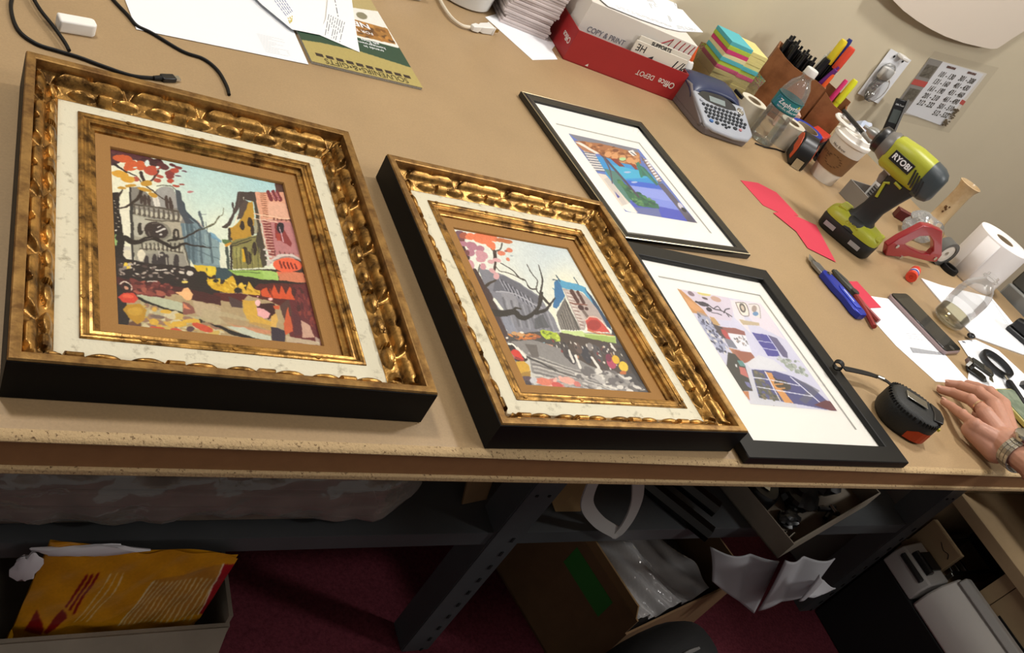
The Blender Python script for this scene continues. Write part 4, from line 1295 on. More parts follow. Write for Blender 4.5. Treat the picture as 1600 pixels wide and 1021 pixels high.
q = MB(); q.box((ww / 2, wd2 / 2, wh / 2), (ww, wd2, wh)); q.build('carton_body', M_whitecard, wb, smooth=0, bevel=0.0008)
lettering('COPY & PRINT', 0.0155, M_ink, wb, (0.066, -0.0003, 0.064), RU, sx=0.9)
q = MB()
for k in range(4):
    q.tube(smooth_path([(ww - 0.006 - 0.013 * k, -0.0003, wh - 0.003), (ww - 0.011 - 0.013 * k, -0.0003, wh - 0.025), (ww - 0.002 - 0.010 * k, -0.0003, wh - 0.050)], 6), 0.0012, 6)
q.tube([(ww - 0.085, -0.0003, wh - 0.024), (ww - 0.062, -0.0003, wh - 0.006), (ww - 0.066, -0.0003, wh - 0.022)], 0.0014, 6)
q.build('red_arcs', mat('dark_red_ink', '9a2530', 0.6), wb)


def tilted_card(label, x, y, w_, h_, lean, m, z0=0.0035, th=0.002, group=None, yaw=0.0):
    q = MB()
    q.box((0, 0, h_ / 2), (w_, th, h_))
    ob = q.build('envelope', m, None, (0, 0, 0), smooth=0, bevel=0.0008)
    ob.location = Vector((BX.x, BX.y, T)) + Matrix.Rotation(rzb, 3, 'Z') @ Vector((x, y, z0))
    ob.rotation_euler = (lean, 0, rzb + yaw)
    return tag(ob, label, 'envelope', group)


e1_ = tilted_card('cream padded envelope with a black arrow, tucked behind the red lid front', 0.198, 0.0050, 0.135, 0.084, -0.045, mat('cream_envelope', 'dcd5c6', 0.75))
q = MB(); q.poly([(-.035, -.0013, .052), (-.012, -.0013, .066), (-.012, -.0013, .058), (.035, -.0013, .058), (.035, -.0013, .044), (-.012, -.0013, .044), (-.012, -.0013, .037)])
q.build('black_arrow', M_inkd, e1_, smooth=0)
lettering('HE', 0.020, M_inkd, e1_, (-.048, -.0013, .072), (Matrix.Rotation(PI / 2, 3, 'X') @ Matrix.Rotation(PI, 3, 'Z')).to_euler())
lettering('1/k', 0.030, M_inkd, e1_, (.052, -.0013, .064), (PI / 2, 0, 0), shear=0.3)
e2_ = tilted_card('cream envelope with a row of dark print, tucked between arrow envelope and white carton', 0.205, 0.0105, 0.135, 0.093, -0.045, mat('cream_envelope', 'dcd5c6', 0.75))
lettering('SUPPORTS', 0.011, M_inkd, e2_, (-.01, -.0013, .086), (PI / 2, 0, 0), bold=0.0003)
zt = hb + 0.0016
s4 = sheet_px('printed_sheet', 'printed white sheets lying on top of the white carton in the red lid', 'paper', [(925, -12), (950, 10), (1000, 30), (1040, 44), (1062, 49), (1098, 51), (1078, 30), (1066, 16), (1058, 14), (1050, -25), (960, -40)], zt, M_paper, 0.0012)
oo = s4.location
for a_, b_, c_, d_, n_, sd, g_ in (((1006, -6), (1018, 16), (1028, 12), (1012, -10), 5, 3, 2), ((960, 8), (1050, 42), (1052, 45), (964, 14), 2, 4, 9), ((1056, 40), (1086, 46), (1090, 50), (1058, 46), 3, 8, 4), ((1042, 25), (1046, 36), (1052, 38), (1046, 26), 2, 5, 1), ((1050, 2), (1056, 14), (1062, 16), (1056, 4), 2, 6, 1)):
    lines_on(s4, [loc2(*a_, zt), loc2(*b_, zt), loc2(*c_, zt), loc2(*d_, zt)], 0.0014, M_ink, n_, 0.0012, seed=sd, gaps=g_)

# ================================================================== label maker
LM = Vector((1.291, 0.918, 0))
t = thing('label_maker', 'grey label maker with small black keys and a navy blue cover', 'label maker', LM, 0.03)
M_lmg = mat('silver_grey_plastic', 'a3a7b0', 0.38)
M_lmd = mat('taupe_plastic', '6b6261', 0.45)
M_navy = mat('navy_plastic', '2b3454', 0.38)
wl, dl = 0.152, 0.164
q = MB()
# dark lower shell
out = [(0.012, 0), (wl - 0.022, -0.004), (wl - 0.004, 0.010), (wl, 0.030), (wl, dl - 0.01), (wl - 0.01, dl), (0.008, dl), (0, dl - 0.01), (0, 0.02)]
q.prism(out, 0.0, 0.016)
q.add([(0.0, 0.012, 0.012), (0.0, dl, 0.012), (0.0, dl, 0.052), (0.0, 0.10, 0.055), (0.0, 0.085, 0.047), (0.0, 0.012, 0.019)] + [(wl, 0.012, 0.012), (wl, dl, 0.012), (wl, dl, 0.052), (wl, 0.10, 0.055), (wl, 0.085, 0.047), (wl, 0.012, 0.019)], [(0, 1, 2, 3, 4, 5), (11, 10, 9, 8, 7, 6), (1, 7, 8, 2), (2, 8, 9, 3), (3, 9, 10, 4), (4, 10, 11, 5), (0, 5, 11, 6)])
q.build('lower_shell', M_lmd, t, bevel=0.003, seg=3, smooth=50)


def lz(y):
    return 0.0215 + (0.0515 - 0.0215) * (y - 0.0) / 0.082


q = MB()
prof = [(0.006, 0.004), (0.03, -0.004), (wl * .6, -0.008), (wl - 0.018, -0.004), (wl + 0.002, 0.012), (wl + 0.001, 0.082), (-0.001, 0.082)]
n = len(prof)
q.add([(x, y, lz(y) - 0.009) for x, y in prof] + [(x, y, lz(y)) for x, y in prof], [tuple(range(n - 1, -1, -1)), tuple(range(n, 2 * n))] + [(i, (i + 1) % n, n + (i + 1) % n, n + i) for i in range(n)])
q.build('keyboard_panel', M_lmg, t, bevel=0.0035, seg=3, smooth=50)
q = MB()
NN = 16
rows = []
for yy, zz in ((0.078, 0.0515), (0.084, 0.057), (0.096, 0.0625), (0.118, 0.0665), (0.142, 0.0665), (0.160, 0.060), (0.165, 0.046)):
    r_ = []
    for i in range(NN + 1):
        u = i / NN
        bulge = 0.022 * (1 - (2 * u - 1) ** 2) if yy < 0.09 else (0.012 * (1 - (2 * u - 1) ** 2) if yy < 0.1 else 0)
        drop = 0.016 * abs(2 * u - 1) ** 5
        r_.append((-0.001 + u * (wl + 0.002), yy + bulge * 0.55, zz - drop + bulge * 0.12))
    rows.append(r_)
vs = [p for r_ in rows for p in r_]
q.add(vs, [(j * (NN + 1) + i, j * (NN + 1) + i + 1, (j + 1) * (NN + 1) + i + 1, (j + 1) * (NN + 1) + i) for j in range(len(rows) - 1) for i in range(NN)])
q.build('cover', M_navy, t, smooth=60, solid=0.002)
TL_ = math.atan2(0.03, 0.082)
q = MB()
sc = [(0.008, 0.074), (0.030, 0.0635), (0.060, 0.0585), (0.095, 0.0585), (0.122, 0.0625), (0.122, 0.072), (0.108, 0.084), (0.080, 0.093), (0.050, 0.093), (0.024, 0.084)]
q.add([(x, y, lz(y) + 0.0006) for x, y in sc], [tuple(range(len(sc)))])
sw = q.build('screen_window', mat('dark_screen', '23272c', 0.12), t, smooth=0)
q = MB(); sc2 = [(0.042, 0.065), (0.088, 0.064), (0.092, 0.078), (0.044, 0.079)]
q.add([(x, y, lz(y) + 0.0009) for x, y in sc2], [(0, 1, 2, 3)])
q.build('display', mat('lcd_grey', '7f8b8c', 0.2), sw, smooth=0)
M_key = mat('dark_key', '2c3137', 0.4)
q = MB(); q.lathe([(0.0001, -0.0005), (0.0043, -0.0005), (0.0043, 0.0014), (0.0034, 0.0024), (0.0001, 0.0026)], 10)
key0 = q.build('key', M_key, t, rot=(TL_, 0, 0))
cnt = 0


def key(x, y, sx=1.0, sy=0.85, m=None):
    global cnt
    k = key0 if cnt == 0 else key0.copy()
    if cnt:
        COL.objects.link(k)
        if m:
            k.data = k.data.copy()
            k.data.materials[0] = m
    cnt += 1
    k.parent = t
    k.location = (x, y, lz(y) + 0.0005)
    k.rotation_euler = (TL_, 0, 0)
    k.scale = (sx, sy, 1)
    return k


for r_, (yy, x0, nk) in enumerate(((0.0515, 0.017, 10), (0.0420, 0.0215, 10), (0.0330, 0.0175, 11), (0.0240, 0.0225, 10))):
    for i in range(nk):
        key(x0 + i * 0.0119, yy)
k = key(0.026, 0.0140, 1.35, 0.9, mat('blue_key', '3f6ba8', 0.4)); k['label'] = 'blue shift key'
key(0.043, 0.0135, 1.35, 0.9)
for x, y in ((0.060, 0.0135), (0.0685, 0.0150), (0.0685, 0.0085), (0.079, 0.0125)):
    key(x, y, 0.9, 0.6)
key(0.098, 0.0140, 1.4, 0.9)
k = key(0.114, 0.0140, 1.0, 0.8, mat('pink_key', 'b8787a', 0.4)); k['label'] = 'pale red key'
k = key(0.014, 0.060, 1.2, 0.8, M_lmg); k['label'] = 'grey oval key'
q = MB(); q.lathe([(0.0001, 0.0012), (0.0068, 0.0012), (0.0078, 0.0022), (0.0092, 0.0012), (0.0098, -0.0005)], 24)
q.build('dial', M_metal, t, (0.135, 0.064, lz(0.064) + 0.0004), rot=(TL_, 0, 0))
q = MB(); q.box((wl + 0.001, 0.115, 0.062), (0.006, 0.030, 0.008)); q.build('tape_cutter', M_blackp, t, bevel=0.001)
# glue bottle with an orange nozzle behind it
t = thing('glue_bottle', 'small white glue bottle with an orange cone nozzle, behind the label maker', 'glue bottle', (1.328, 1.108, 0))
q = MB(); q.lathe([(0.014, 0), (0.016, 0.002), (0.016, 0.058), (0.012, 0.068), (0.008, 0.070)], 20); q.build('bottle', M_white, t)
q = MB(); q.lathe([(0.0085, 0.070), (0.0085, 0.074), (0.0015, 0.102), (0.0001, 0.102)], 16); q.build('nozzle', mat('orange_plastic', 'e0602a', 0.35), t)

# ================================================================== sticky note pads
PADC = {'y': ('pale yellow', 'e3d68c'), 'b': ('turquoise', '58b4bd'), 'g': ('lime green', 'b2c945'), 'p': ('magenta pink', 'cf3d74'), 'c': ('cream yellow', 'e6dca8')}
NTH = ('bottom', 'second', 'third', 'fourth', 'fifth', 'sixth', 'seventh', 'eighth', 'ninth', 'tenth', 'eleventh', 'twelfth', 'thirteenth', 'fourteenth')
for side, (x, y, rz_, seq) in enumerate(((1.462, 1.170, -0.06, 'yyyyyyypgbcpgb'), (1.534, 1.190, -0.10, 'yyyyyypgbyyyy'))):
    for i, ch in enumerate(seq):
        q = MB(); q.box((0, 0, 0.0046), (0.066, 0.075, 0.0091))
        ob = q.build('sticky_note_pad', mat('pad_' + ch, PADC[ch][1], 0.8, nz=0.03, ns=200), None, (x + rg.uniform(-.0012, .0012), y + rg.uniform(-.0012, .0012), 0.0002 + i * 0.0094), rz=rz_ + rg.uniform(-.02, .02), smooth=0, bevel=0.0004)
        far = 'left' if side == 0 else 'right'
        pos = 'topmost' if i == len(seq) - 1 else (NTH[i] + ' from the bottom' if i else 'lowest')
        tag(ob, f'{PADC[ch][0]} sticky note pad, {pos} in the {far} pad stack', 'sticky notes', 'stacked sticky note pads')
q = MB()
for k in range(2):
    zz = (0.0, 0.085)[k]
ring_ = [(-.037, -.046), (.0, -.050), (.052, -.040), (.112, -.034), (.116, .03), (.112, .062), (.03, .056), (-.037, .046)]
R_ = [[(x * s_, y * s_, z) for x, y in ring_] for z, s_ in ((0.001, 1.0), (0.03, 1.03), (0.06, 1.02), (0.08, 1.05))]
q.rings(R_, 0, False)
tag(q.build('plastic_wrap', M_clear, None, (1.464, 1.172, 0), rz=-0.06, smooth=60), 'clear torn plastic wrap around the foot of the pad stacks', 'plastic wrap')

# ================================================================== pens and pen box
M_cork = mat('brown_veneer', '8e5a34', 0.55, ns=14, hx2='74441f', thr=(0.42, 0.6))
M_corkin = mat('raw_fibreboard', 'b08a5c', 0.8)
P1 = Vector((1.612, 1.196, 0))
e1 = Vector((0.75, -0.66, 0)).normalized()
rzp = math.atan2(e1.y, e1.x)
t = thing('pen_box', 'brown veneered pen box with two bays, full of pens, against the wall', 'pen box', P1, rzp)
q = MB()


def wall_(q, a, b_, tops, th, m=0):
    """upright board from a to b with a wavy top"""
    a, b_ = Vector((*a, 0)), Vector((*b_, 0))
    n_ = Vector((-(b_ - a).y, (b_ - a).x, 0)).normalized() * th
    k = len(tops) - 1
    R_ = []
    for i, z in enumerate(tops):
        p_ = a.lerp(b_, i / k)
        R_.append([(p_.x, p_.y, 0.0005), (p_.x, p_.y, z), (p_.x + n_.x, p_.y + n_.y, z), (p_.x + n_.x, p_.y + n_.y, 0.0005)])
    q.rings(R_, m)


DP = 0.060
wall_(q, (0, 0), (0.150, 0), (0.142, 0.132, 0.126, 0.125, 0.128, 0.124), 0.004)
wall_(q, (0, 0.0042), (0, DP), (0.142, 0.146), -0.004)
wall_(q, (0.150, 0.0042), (0.150, DP), (0.124, 0.130), 0.004)
wall_(q, (0.004, DP - 0.004), (0.225, DP - 0.004), (0.146, 0.134, 0.130, 0.120), 0.004)
wall_(q, (0.1545, 0), (0.225, 0), (0.118, 0.104, 0.100), 0.004)
wall_(q, (0.225, 0.0042), (0.225, DP - 0.0045), (0.100, 0.108), 0.004)
q.box((0.1125, DP / 2, 0.0025), (0.222, DP - 0.009, 0.004))
q.build('box_body', M_cork, t, smooth=40)


def inbox(u, v, z=0.0):
    p_ = P1 + e1 * u + Vector((-e1.y, e1.x, 0)) * v
    return Vector((p_.x, p_.y, z))


def pen(kind, label, base, top, r, cols, group=None):
    """upright pen or marker; cols body, cap; parts body, cap"""
    base, top = Vector(base), Vector(top)
    L = (top - base).length
    ax = (top - base).normalized()
    rot = Vector((0, 0, 1)).rotation_difference(ax).to_euler()
    o_ = thing(kind, label, 'marker' if 'marker' in kind or 'highlighter' in kind else 'pen', base, 0, group, rot)
    q = MB()
    q.lathe([(0.0008, 0.0), (0.0016, 0.004), (r * .8, 0.014), (r, 0.02), (r, L * .62)], 12)
    q.build('body', cols[0], o_)
    q = MB()
    if kind == 'pen':
        q.lathe([(r * 1.05, L * .62), (r * 1.05, L * .93), (r * .6, L * .94), (r * .6, L), (0.0005, L)], 12)
        q.box((r * 1.5, 0, L * .80), (0.0012, 0.0032, L * .26))
        q.build('clip', cols[1], o_)
    else:
        q.lathe([(r * 1.12, L * .62), (r * 1.15, L * .70), (r * 1.10, L * .96), (r * .9, L), (0.0005, L)], 14)
        q.build('cap', cols[1], o_)
    return o_


M_pb = mat('pen_black', '17171a', 0.25)
M_pw = mat('pen_white', 'e4e2dc', 0.3)
M_pr = mat('pen_red', 'a8252c', 0.3)
rg = random.Random(11)
for i in range(10):
    u, v = 0.014 + 0.0085 * i, (0.016, 0.040, 0.028)[i % 3]
    L = 0.176 + rg.uniform(-.006, .010) - 0.0012 * i
    pen('pen', 'slim black pen standing in the larger bay of the brown pen box', inbox(u, v, 0.006), inbox(u + rg.uniform(-.006, .003), v + rg.uniform(-.003, .003), L), 0.0054, (M_pb, M_pb), 'black pens in the pen box')
pen('marker', 'fat all-black marker between the slim black pens and the purple pen', inbox(0.101, 0.016, 0.010), inbox(0.112, 0.014, 0.180), 0.0085, (M_pb, M_pb))
pen('pen', 'red pen leaning right behind the fat black marker', inbox(0.092, 0.042, 0.006), inbox(0.110, 0.043, 0.192), 0.0048, (M_pr, M_pw))
pen('pen', 'purple pen leaning low to the right in the pen box', inbox(0.116, 0.016, 0.050), inbox(0.144, 0.012, 0.178), 0.0052, (mat('pen_purple', '6b2a7c', 0.3), mat('pen_purple', '6b2a7c', 0.3)))
pen('marker', 'black marker with a yellow cap, the tallest in the pen box', inbox(0.121, 0.038, 0.070), inbox(0.119, 0.032, 0.229), 0.0085, (M_pb, mat('yellow_cap', 'e4cd2c', 0.35)))
pen('marker', 'black marker with an orange-red cap right of the yellow-capped one', inbox(0.139, 0.030, 0.070), inbox(0.143, 0.026, 0.226), 0.0085, (M_pb, mat('orange_red_cap', 'dd4a34', 0.35)))
pen('marker', 'slim marker with a dark blue cap behind the orange-capped one', inbox(0.136, 0.048, 0.080), inbox(0.130, 0.046, 0.236), 0.0055, (M_pb, mat('blue_cap', '27347c', 0.35)))
pen('highlighter', 'neon orange highlighter, low in front of the tall markers', inbox(0.138, 0.012, 0.030), inbox(0.1435, 0.012, 0.158), 0.0050, (mat('neon_orange', 'f0602c', 0.35),) * 2)
pen('highlighter', 'pink highlighter in the right bay of the pen box', inbox(0.176, 0.030, 0.006), inbox(0.180, 0.034, 0.160), 0.005, (mat('neon_pink', 'e23c7a', 0.35),) * 2)
pen('highlighter', 'fat neon yellow highlighter at the right end of the pen box', inbox(0.194, 0.034, 0.006), inbox(0.198, 0.040, 0.170), 0.0075, (mat('neon_yellow', 'dfe02e', 0.35),) * 2)
# --- blocks, red box and tapes in front of the pen box
M_blush = mat('blush_eraser', 'd9b39c', 0.7)
for i in range(2):
    q = MB(); q.box((0, 0, 0.013), (0.042, 0.026, 0.0255))
    tag(q.build('wooden_block', M_blush, None, (1.676, 1.094, 0.0005 + i * 0.0262), rz=-0.62 + 0.08 * i, bevel=0.001), ('lower' if i == 0 else 'upper') + ' of two pale pink blocks stacked before the pen box', 'block')
q = MB(); q.sph((0, 0, 0.010), (0.0125, 0.0125, 0.010), 16)
tag(q.build('red_ball', M_pr, None, (1.676, 1.094, 0.0532)), 'round dark red knob lying on the two pale pink blocks', 'knob')
t = thing('cutter_box', 'small red and black cutter box between the blue tape and the cups', 'box', (1.735, 1.035, 0), 0.55)
q = MB(); q.box((0, 0, 0.016), (0.062, 0.042, 0.032)); q.build('base', M_blackp, t, bevel=0.0015)
q = MB(); q.prism([(-.031, -.021), (.031, -.021), (.031, .021), (-.031, .021)], 0.0325, 0.048); q.build('lid', mat('red_plastic', 'c23a2a', 0.4), t, bevel=0.003)


def tape_roll(name, label, c, r0, r1, h, mo, mi, ax=(0, 0, 1)):
    t = thing(name, label, 'tape', c)
    q = MB(); q.ring([(r0 + .0022, 0), (r1, 0), (r1, h), (r0 + .0022, h)], 40, 0, (0, 0, 0), ax); q.build('tape', mo, t, smooth=30)
    q = MB(); q.ring([(r0, 0.0003), (r0 + .002, 0.0003), (r0 + .002, h - .0003), (r0, h - .0003)], 40, 0, (0, 0, 0), ax); q.build('core', mi, t, smooth=30)
    return t


M_cream2 = mat('masking_tape', 'dcd6c4', 0.7)
M_core = mat('card_core', 'a8957a', 0.8)
tape_roll('tape_roll', 'cream masking tape roll standing left of the water bottle', (1.518, 1.062, 0), 0.016, 0.032, 0.052, M_cream2, M_core)
tape_roll('tape_roll', 'cream masking tape roll standing right of the water bottle', (1.603, 1.004, 0), 0.014, 0.031, 0.056, M_cream2, M_core)
tape_roll('tape_roll', 'wide bright blue tape roll behind the orange tape measure', (1.658, 1.000, 0), 0.020, 0.0245, 0.055, mat('blue_tape', '2342a4', 0.4), M_core) if False else None
tape_roll('tape_roll', 'wide bright blue tape roll behind the orange tape measure', (1.672, 1.020, 0), 0.026, 0.040, 0.050, mat('blue_tape', '2342a4', 0.4), M_core)
t = thing('tape_dispenser', 'black and purple dispenser with a clear tape roll, beside the coffee cup', 'tape dispenser', (1.742, 0.968, 0), -0.55)
q = MB(); q.prism([(-.034, -.015), (.034, -.015), (.034, .015), (-.034, .015)], 0, 0.014); q.box((0.0, 0.013, 0.030), (0.062, 0.003, 0.046)); q.build('base', M_blackp, t, bevel=0.001)
q = MB(); q.ring([(0.013, -.009), (0.026, -.009), (0.026, .009), (0.013, .009)], 32, 0, (0, 0.0, 0.0415), (0, 1, 0)); q.build('tape', mat('clear_tape', 'b9bac6', 0.25), t)
q = MB(); q.box((0.037, 0, 0.028), (0.003, 0.024, 0.040)); q.build('side_card', mat('purple_card', '3b2a6a', 0.5), t)
q = MB(); q.box((0.0388, 0.002, 0.040), (0.0006, 0.011, 0.010)); q.build('white_tag', M_paper, t)

# ================================================================== bottles and cups
M_water = clear('water', tint='f2f6f6', refl=0.6, rough=0.02)


def bottle(t, prof, n=36):
    q = MB(); q.lathe(prof, n, cap=False)
    return q.build('bottle_body', M_pet, t, smooth=60)


t = thing('water_bottle', 'clear water bottle with a teal label, standing behind the label maker', 'bottle', (1.530, 0.990, 0))
R0 = 0.0315
bottle(t, [(0.004, 0.006), (0.018, 0.004), (0.024, 0.0005), (R0 - .003, 0.001), (R0, 0.006), (R0, 0.018), (R0 - .0015, 0.022), (R0, 0.026), (R0, 0.038), (R0 - .0015, 0.042), (R0, 0.046), (R0, 0.056), (R0 - .003, 0.060), (R0 - .001, 0.064), (R0 - .001, 0.120), (R0 - .004, 0.132), (0.024, 0.144), (0.016, 0.155), (0.0125, 0.161), (0.0125, 0.166), (0.0155, 0.167), (0.0155, 0.1695), (0.0115, 0.170), (0.0115, 0.176)])
q = MB(); q.lathe([(0.0138, 0.169), (0.0142, 0.1695), (0.0142, 0.1815), (0.0132, 0.1835), (0.0005, 0.184)], 28); q.build('cap', mat('cap_white','dcdad6',0.4), t)
q = MB(); q.lathe([(R0 - .0005, 0.082), (R0 + .0002, 0.0822), (R0 + .0002, 0.1135), (R0 - .0005, 0.1138)], 40, cap=False); lb = q.build('label_band', mat('teal_label', '1f7a80', 0.4), t, smooth=60)
q = MB(); q.lathe([(R0 + .0003, 0.0828), (R0 + .0004, 0.0850)], 40, cap=False); q.lathe([(R0 + .0003, 0.1110), (R0 + .0004, 0.1130)], 40, cap=False); q.build('dark_edge', mat('dark_teal', '0f4a52', 0.4), lb)
ca = math.atan2(-0.355 - 0.99, 0.047 - 1.53)      # the label faces the room


def wrap_text(txt, size, z, a0, R, m, par, sp=1.0, name='lettering', bold=0.0):
    """letters round a cylinder, reading left to right from outside"""
    o_ = lettering(txt, size, m, par, (0, 0, 0), (0, 0, 0), ext=0.0001, sp=sp, name=name, bold=bold)
    bm_ = bmesh.new(); bm_.from_mesh(o_.data)
    bmesh.ops.subdivide_edges(bm_, edges=[e for e in bm_.edges if e.calc_length() > size * .2], cuts=2)
    for v in bm_.verts:
        a = a0 + v.co.x / R
        v.co = Vector(((R + v.co.z) * math.cos(a), (R + v.co.z) * math.sin(a), z + v.co.y))
    bm_.to_mesh(o_.data); bm_.free()
    return o_


wrap_text('Zephyrhills', 0.0145, 0.100, ca + 0.45, R0 + .0006, M_paper, lb, bold=0.0002)
wrap_text('NATURAL SPRING WATER', 0.0052, 0.0895, ca + 0.45, R0 + .0006, M_paper, lb)
q = MB()
for da, z, h_ in ((-0.75, 0.098, 0.024), (-0.65, 0.094, 0.016)):
    q.add([((R0 + .0005) * math.cos(ca + da + x), (R0 + .0005) * math.sin(ca + da + x), z + y) for x, y in ((-.25, -h_ / 2), (.25, -h_ / 2), (.2, h_ / 2), (-.1, h_ / 2))], [(0, 1, 2, 3)])
q.build('spring_picture', mat('label_blue', '4d7fb0', 0.4), lb)
q = MB()
q.add([((R0 + .0005) * math.cos(ca + 0.98 + x), (R0 + .0005) * math.sin(ca + 0.98 + x), 0.106 + y) for x, y in ((-.12, -.003), (.12, -.003), (.08, .003), (-.06, .003))], [(0, 1, 2, 3)])
q.build('leaf_mark', mat('label_yellow', 'c8c83c', 0.4), lb)
q = MB(); q.lathe([(0.004, 0.0068), (0.018, 0.005), (R0 - .005, 0.003), (R0 - .0015, 0.007), (R0 - .0025, 0.058), (R0 - .0025, 0.070), (0.001, 0.070)], 30, cap=False); q.build('water', M_water, t, smooth=60)

t = thing('water_bottle', 'small clear open bottle standing beside the black phone on envelopes', 'bottle', (1.655, 0.437, 0))
bottle(t, [(0.004, 0.005), (0.020, 0.0045), (0.026, 0.0042), (0.031, 0.009), (0.0315, 0.030), (0.030, 0.034), (0.0315, 0.038), (0.0315, 0.072), (0.029, 0.085), (0.022, 0.098), (0.014, 0.106), (0.0125, 0.108), (0.0125, 0.112), (0.0155, 0.113), (0.0155, 0.1155), (0.0118, 0.116), (0.0118, 0.122), (0.0108, 0.122)])
q = MB(); q.lathe([(0.004, 0.0062), (0.020, 0.0055), (0.0295, 0.010), (0.0298, 0.029), (0.001, 0.029)], 30, cap=False); q.build('water', clear('pale_water', tint='e4e0cc', refl=0.8, rough=0.02), t, smooth=60)
q = MB(); q.lathe([(0.0318, 0.044), (0.0318, 0.070)], 40, cap=False); q.build('clear_label', clear('clear_label_film', refl=0.6, haze=0.16, hazecol='e8e8ee'), t, smooth=60)

M_cup = mat('white_cup_paper', 'e4ddd2', 0.6)
M_kraft = mat('kraft_sleeve', '84603c', 0.85, nz=0.06, ns=120)
M_lid = mat('white_lid', 'efebe4', 0.35)


def cup(label, c, sleeve, lid=True, h=0.108, r0=0.030, r1=0.0425):
    t = thing('coffee_cup', label, 'cup', c)
    q = MB(); q.lathe([(r0 - .002, 0.004), (r0, 0.0), (r1, h), (r1 - .001, h), (r0 - .001, 0.006), (0.0005, 0.006)], 40, cap=False); q.build('cup_body', M_cup, t, smooth=50)
    if sleeve:
        rr = lambda z: r0 + (r1 - r0) * z / h + .0012
        q = MB(); q.lathe([(rr(.030) - .001, 0.030), (rr(.030), 0.030), (rr(.078), 0.078), (rr(.078) - .001, 0.078)], 40, cap=False); s_ = q.build('sleeve', M_kraft, t, smooth=50)
        a0 = math.atan2(CAMC.y - c[1], CAMC.x - c[0])
        mk = mat('sleeve_print', '5d4024', 0.9)
        q = MB()
        for k in range(14):
            a_, z_ = a0 - 0.1 + 0.5 * math.cos(k * .45), 0.054 + 0.013 * math.sin(k * .45)
            q.box((rr(z_) * math.cos(a_) , rr(z_) * math.sin(a_), z_), (0.0012, 0.006, 0.0012), rz=a_)
        q.build('sleeve_emblem', mk, s_)
        wrap_text('COFFEE', 0.013, 0.062, a0 - 0.95, rr(.064), mk, s_)
        wrap_text('Hot Brew', 0.0085, 0.0845, a0 - .30, rr(.086), mat('cup_print', '54473a', 0.8), t)
    if lid:
        q = MB(); q.lathe([(r1 + .0012, h - .006), (r1 + .0022, h - .002), (r1 + .0018, h + .002), (r1 - .001, h + .0035), (r1 - .0035, h + .004), (r1 - .0055, h + .013), (r1 - .008, h + .014), (r1 - .010, h + .008), (0.0005, h + .007)], 40, cap=False)
        q.build('lid', M_lid, t, smooth=50)
    else:
        q = MB(); q.ring([(r1 - .001, h - .001), (r1 + .0018, h - .001), (r1 + .0018, h + .0022), (r1 - .001, h + .0022)], 40); q.build('rolled_rim', M_lid, t, smooth=50)
        q = MB(); q.lathe([(0.0005, h * .8), (r0 + (r1 - r0) * .8 - .0012, h * .8)], 32, cap=False); q.build('coffee', mat('coffee', '3a2416', 0.2), t)
    return t


cup('white coffee cup with a brown sleeve and white lid, beside the orange tape measure', (1.665, 0.895, 0), True)
lc = at(1330, 193, .1275)
q = MB(); q.ring([(0.029, 0.0), (0.0385, 0.0), (0.0395, 0.0025), (0.037, 0.006), (0.031, 0.0062), (0.029, 0.004)], 40)
tag(q.build('cup_lid', M_lid, None, (lc.x, lc.y, .1228), smooth=50), 'loose white ring-shaped lid lying on the lidded coffee cup', 'lid')
# marker across the lids
a, b2 = at(1331, 188, .1345), at(1357, 218, .1345)
t = thing('marker', 'black marker lying across the lids of the coffee cup', 'marker', a, 0, None, Vector((0, 0, 1)).rotation_difference((b2 - a).normalized()).to_euler())
q = MB(); q.lathe([(0.0005, -.040), (0.0048, -.040), (0.0052, 0.0), (0.0052, 0.055)], 14); q.build('body', M_pb, t)
q = MB(); q.lathe([(0.0055, 0.055), (0.0055, 0.085), (0.003, 0.090), (0.0005, 0.090)], 14); q.build('cap', mat('grey_cap', '8a8884', 0.3), t)

# ================================================================== orange tape measure standing on edge
M_or = mat('signal_orange', 'd9521f', 0.45)
t = thing('tape_measure', 'orange and black tape measure standing on edge before the coffee cup', 'tape measure', (1.597, 0.930, 0), math.radians(55))
q = MB()
sh = [(-.034, 0), (.030, 0), (.037, .006), (.038, .030), (.034, .052), (.022, .066), (.004, .071), (-.016, .067), (-.030, .054), (-.038, .034), (-.038, .006)]
q.add([(x, -.019, z) for x, z in sh] + [(x, .019, z) for x, z in sh], [tuple(range(11)), tuple(range(21, 10, -1))] + [(i, (i + 1) % 11, 11 + (i + 1) % 11, 11 + i) for i in range(11)])
q.build('case', M_blackp, t, bevel=0.004, seg=3, smooth=50)
q = MB()
s2_ = [(-.030, .012), (-.012, .012), (-.012, .026), (.010, .030), (.014, .046), (.026, .046), (.022, .060), (.004, .066), (-.014, .062), (-.026, .051), (-.033, .034)]
for sy in (-.0202, .0202):
    q.add([(x, sy, z) for x, z in s2_] + [(x, sy * .93, z) for x, z in s2_], [tuple(range(11)), tuple(range(21, 10, -1))] + [(i, (i + 1) % 11, 11 + (i + 1) % 11, 11 + i) for i in range(11)])
q.build('orange_panel', M_or, t, smooth=0)
q = MB(); q.box((-.041, 0, .012), (0.0012, 0.020, 0.022)); q.box((-.039, 0, .003), (0.006, .020, .0012)); q.build('blade_hook', M_metal, t)
q = MB(); q.tube(smooth_path([(0.039, 0, .012), (.060, .004, .005), (.085, -.01, .004), (.105, -.002, .004)], 6), 0.003, 6, flat=(0.007, 0.0014, (0, 0, 1))); q.build('wrist_strap', M_rubber, t) if False else None
tag(MB().tube([at(1180, 224, .0022), at(1195, 230, .0022), at(1212, 233, .0022), at(1226, 238, .0022)], 0.0016, 6).build('charging_cable', M_rubber, None, (0, 0, 0)), 'short black cord between the label maker and the orange tape measure', 'cord')

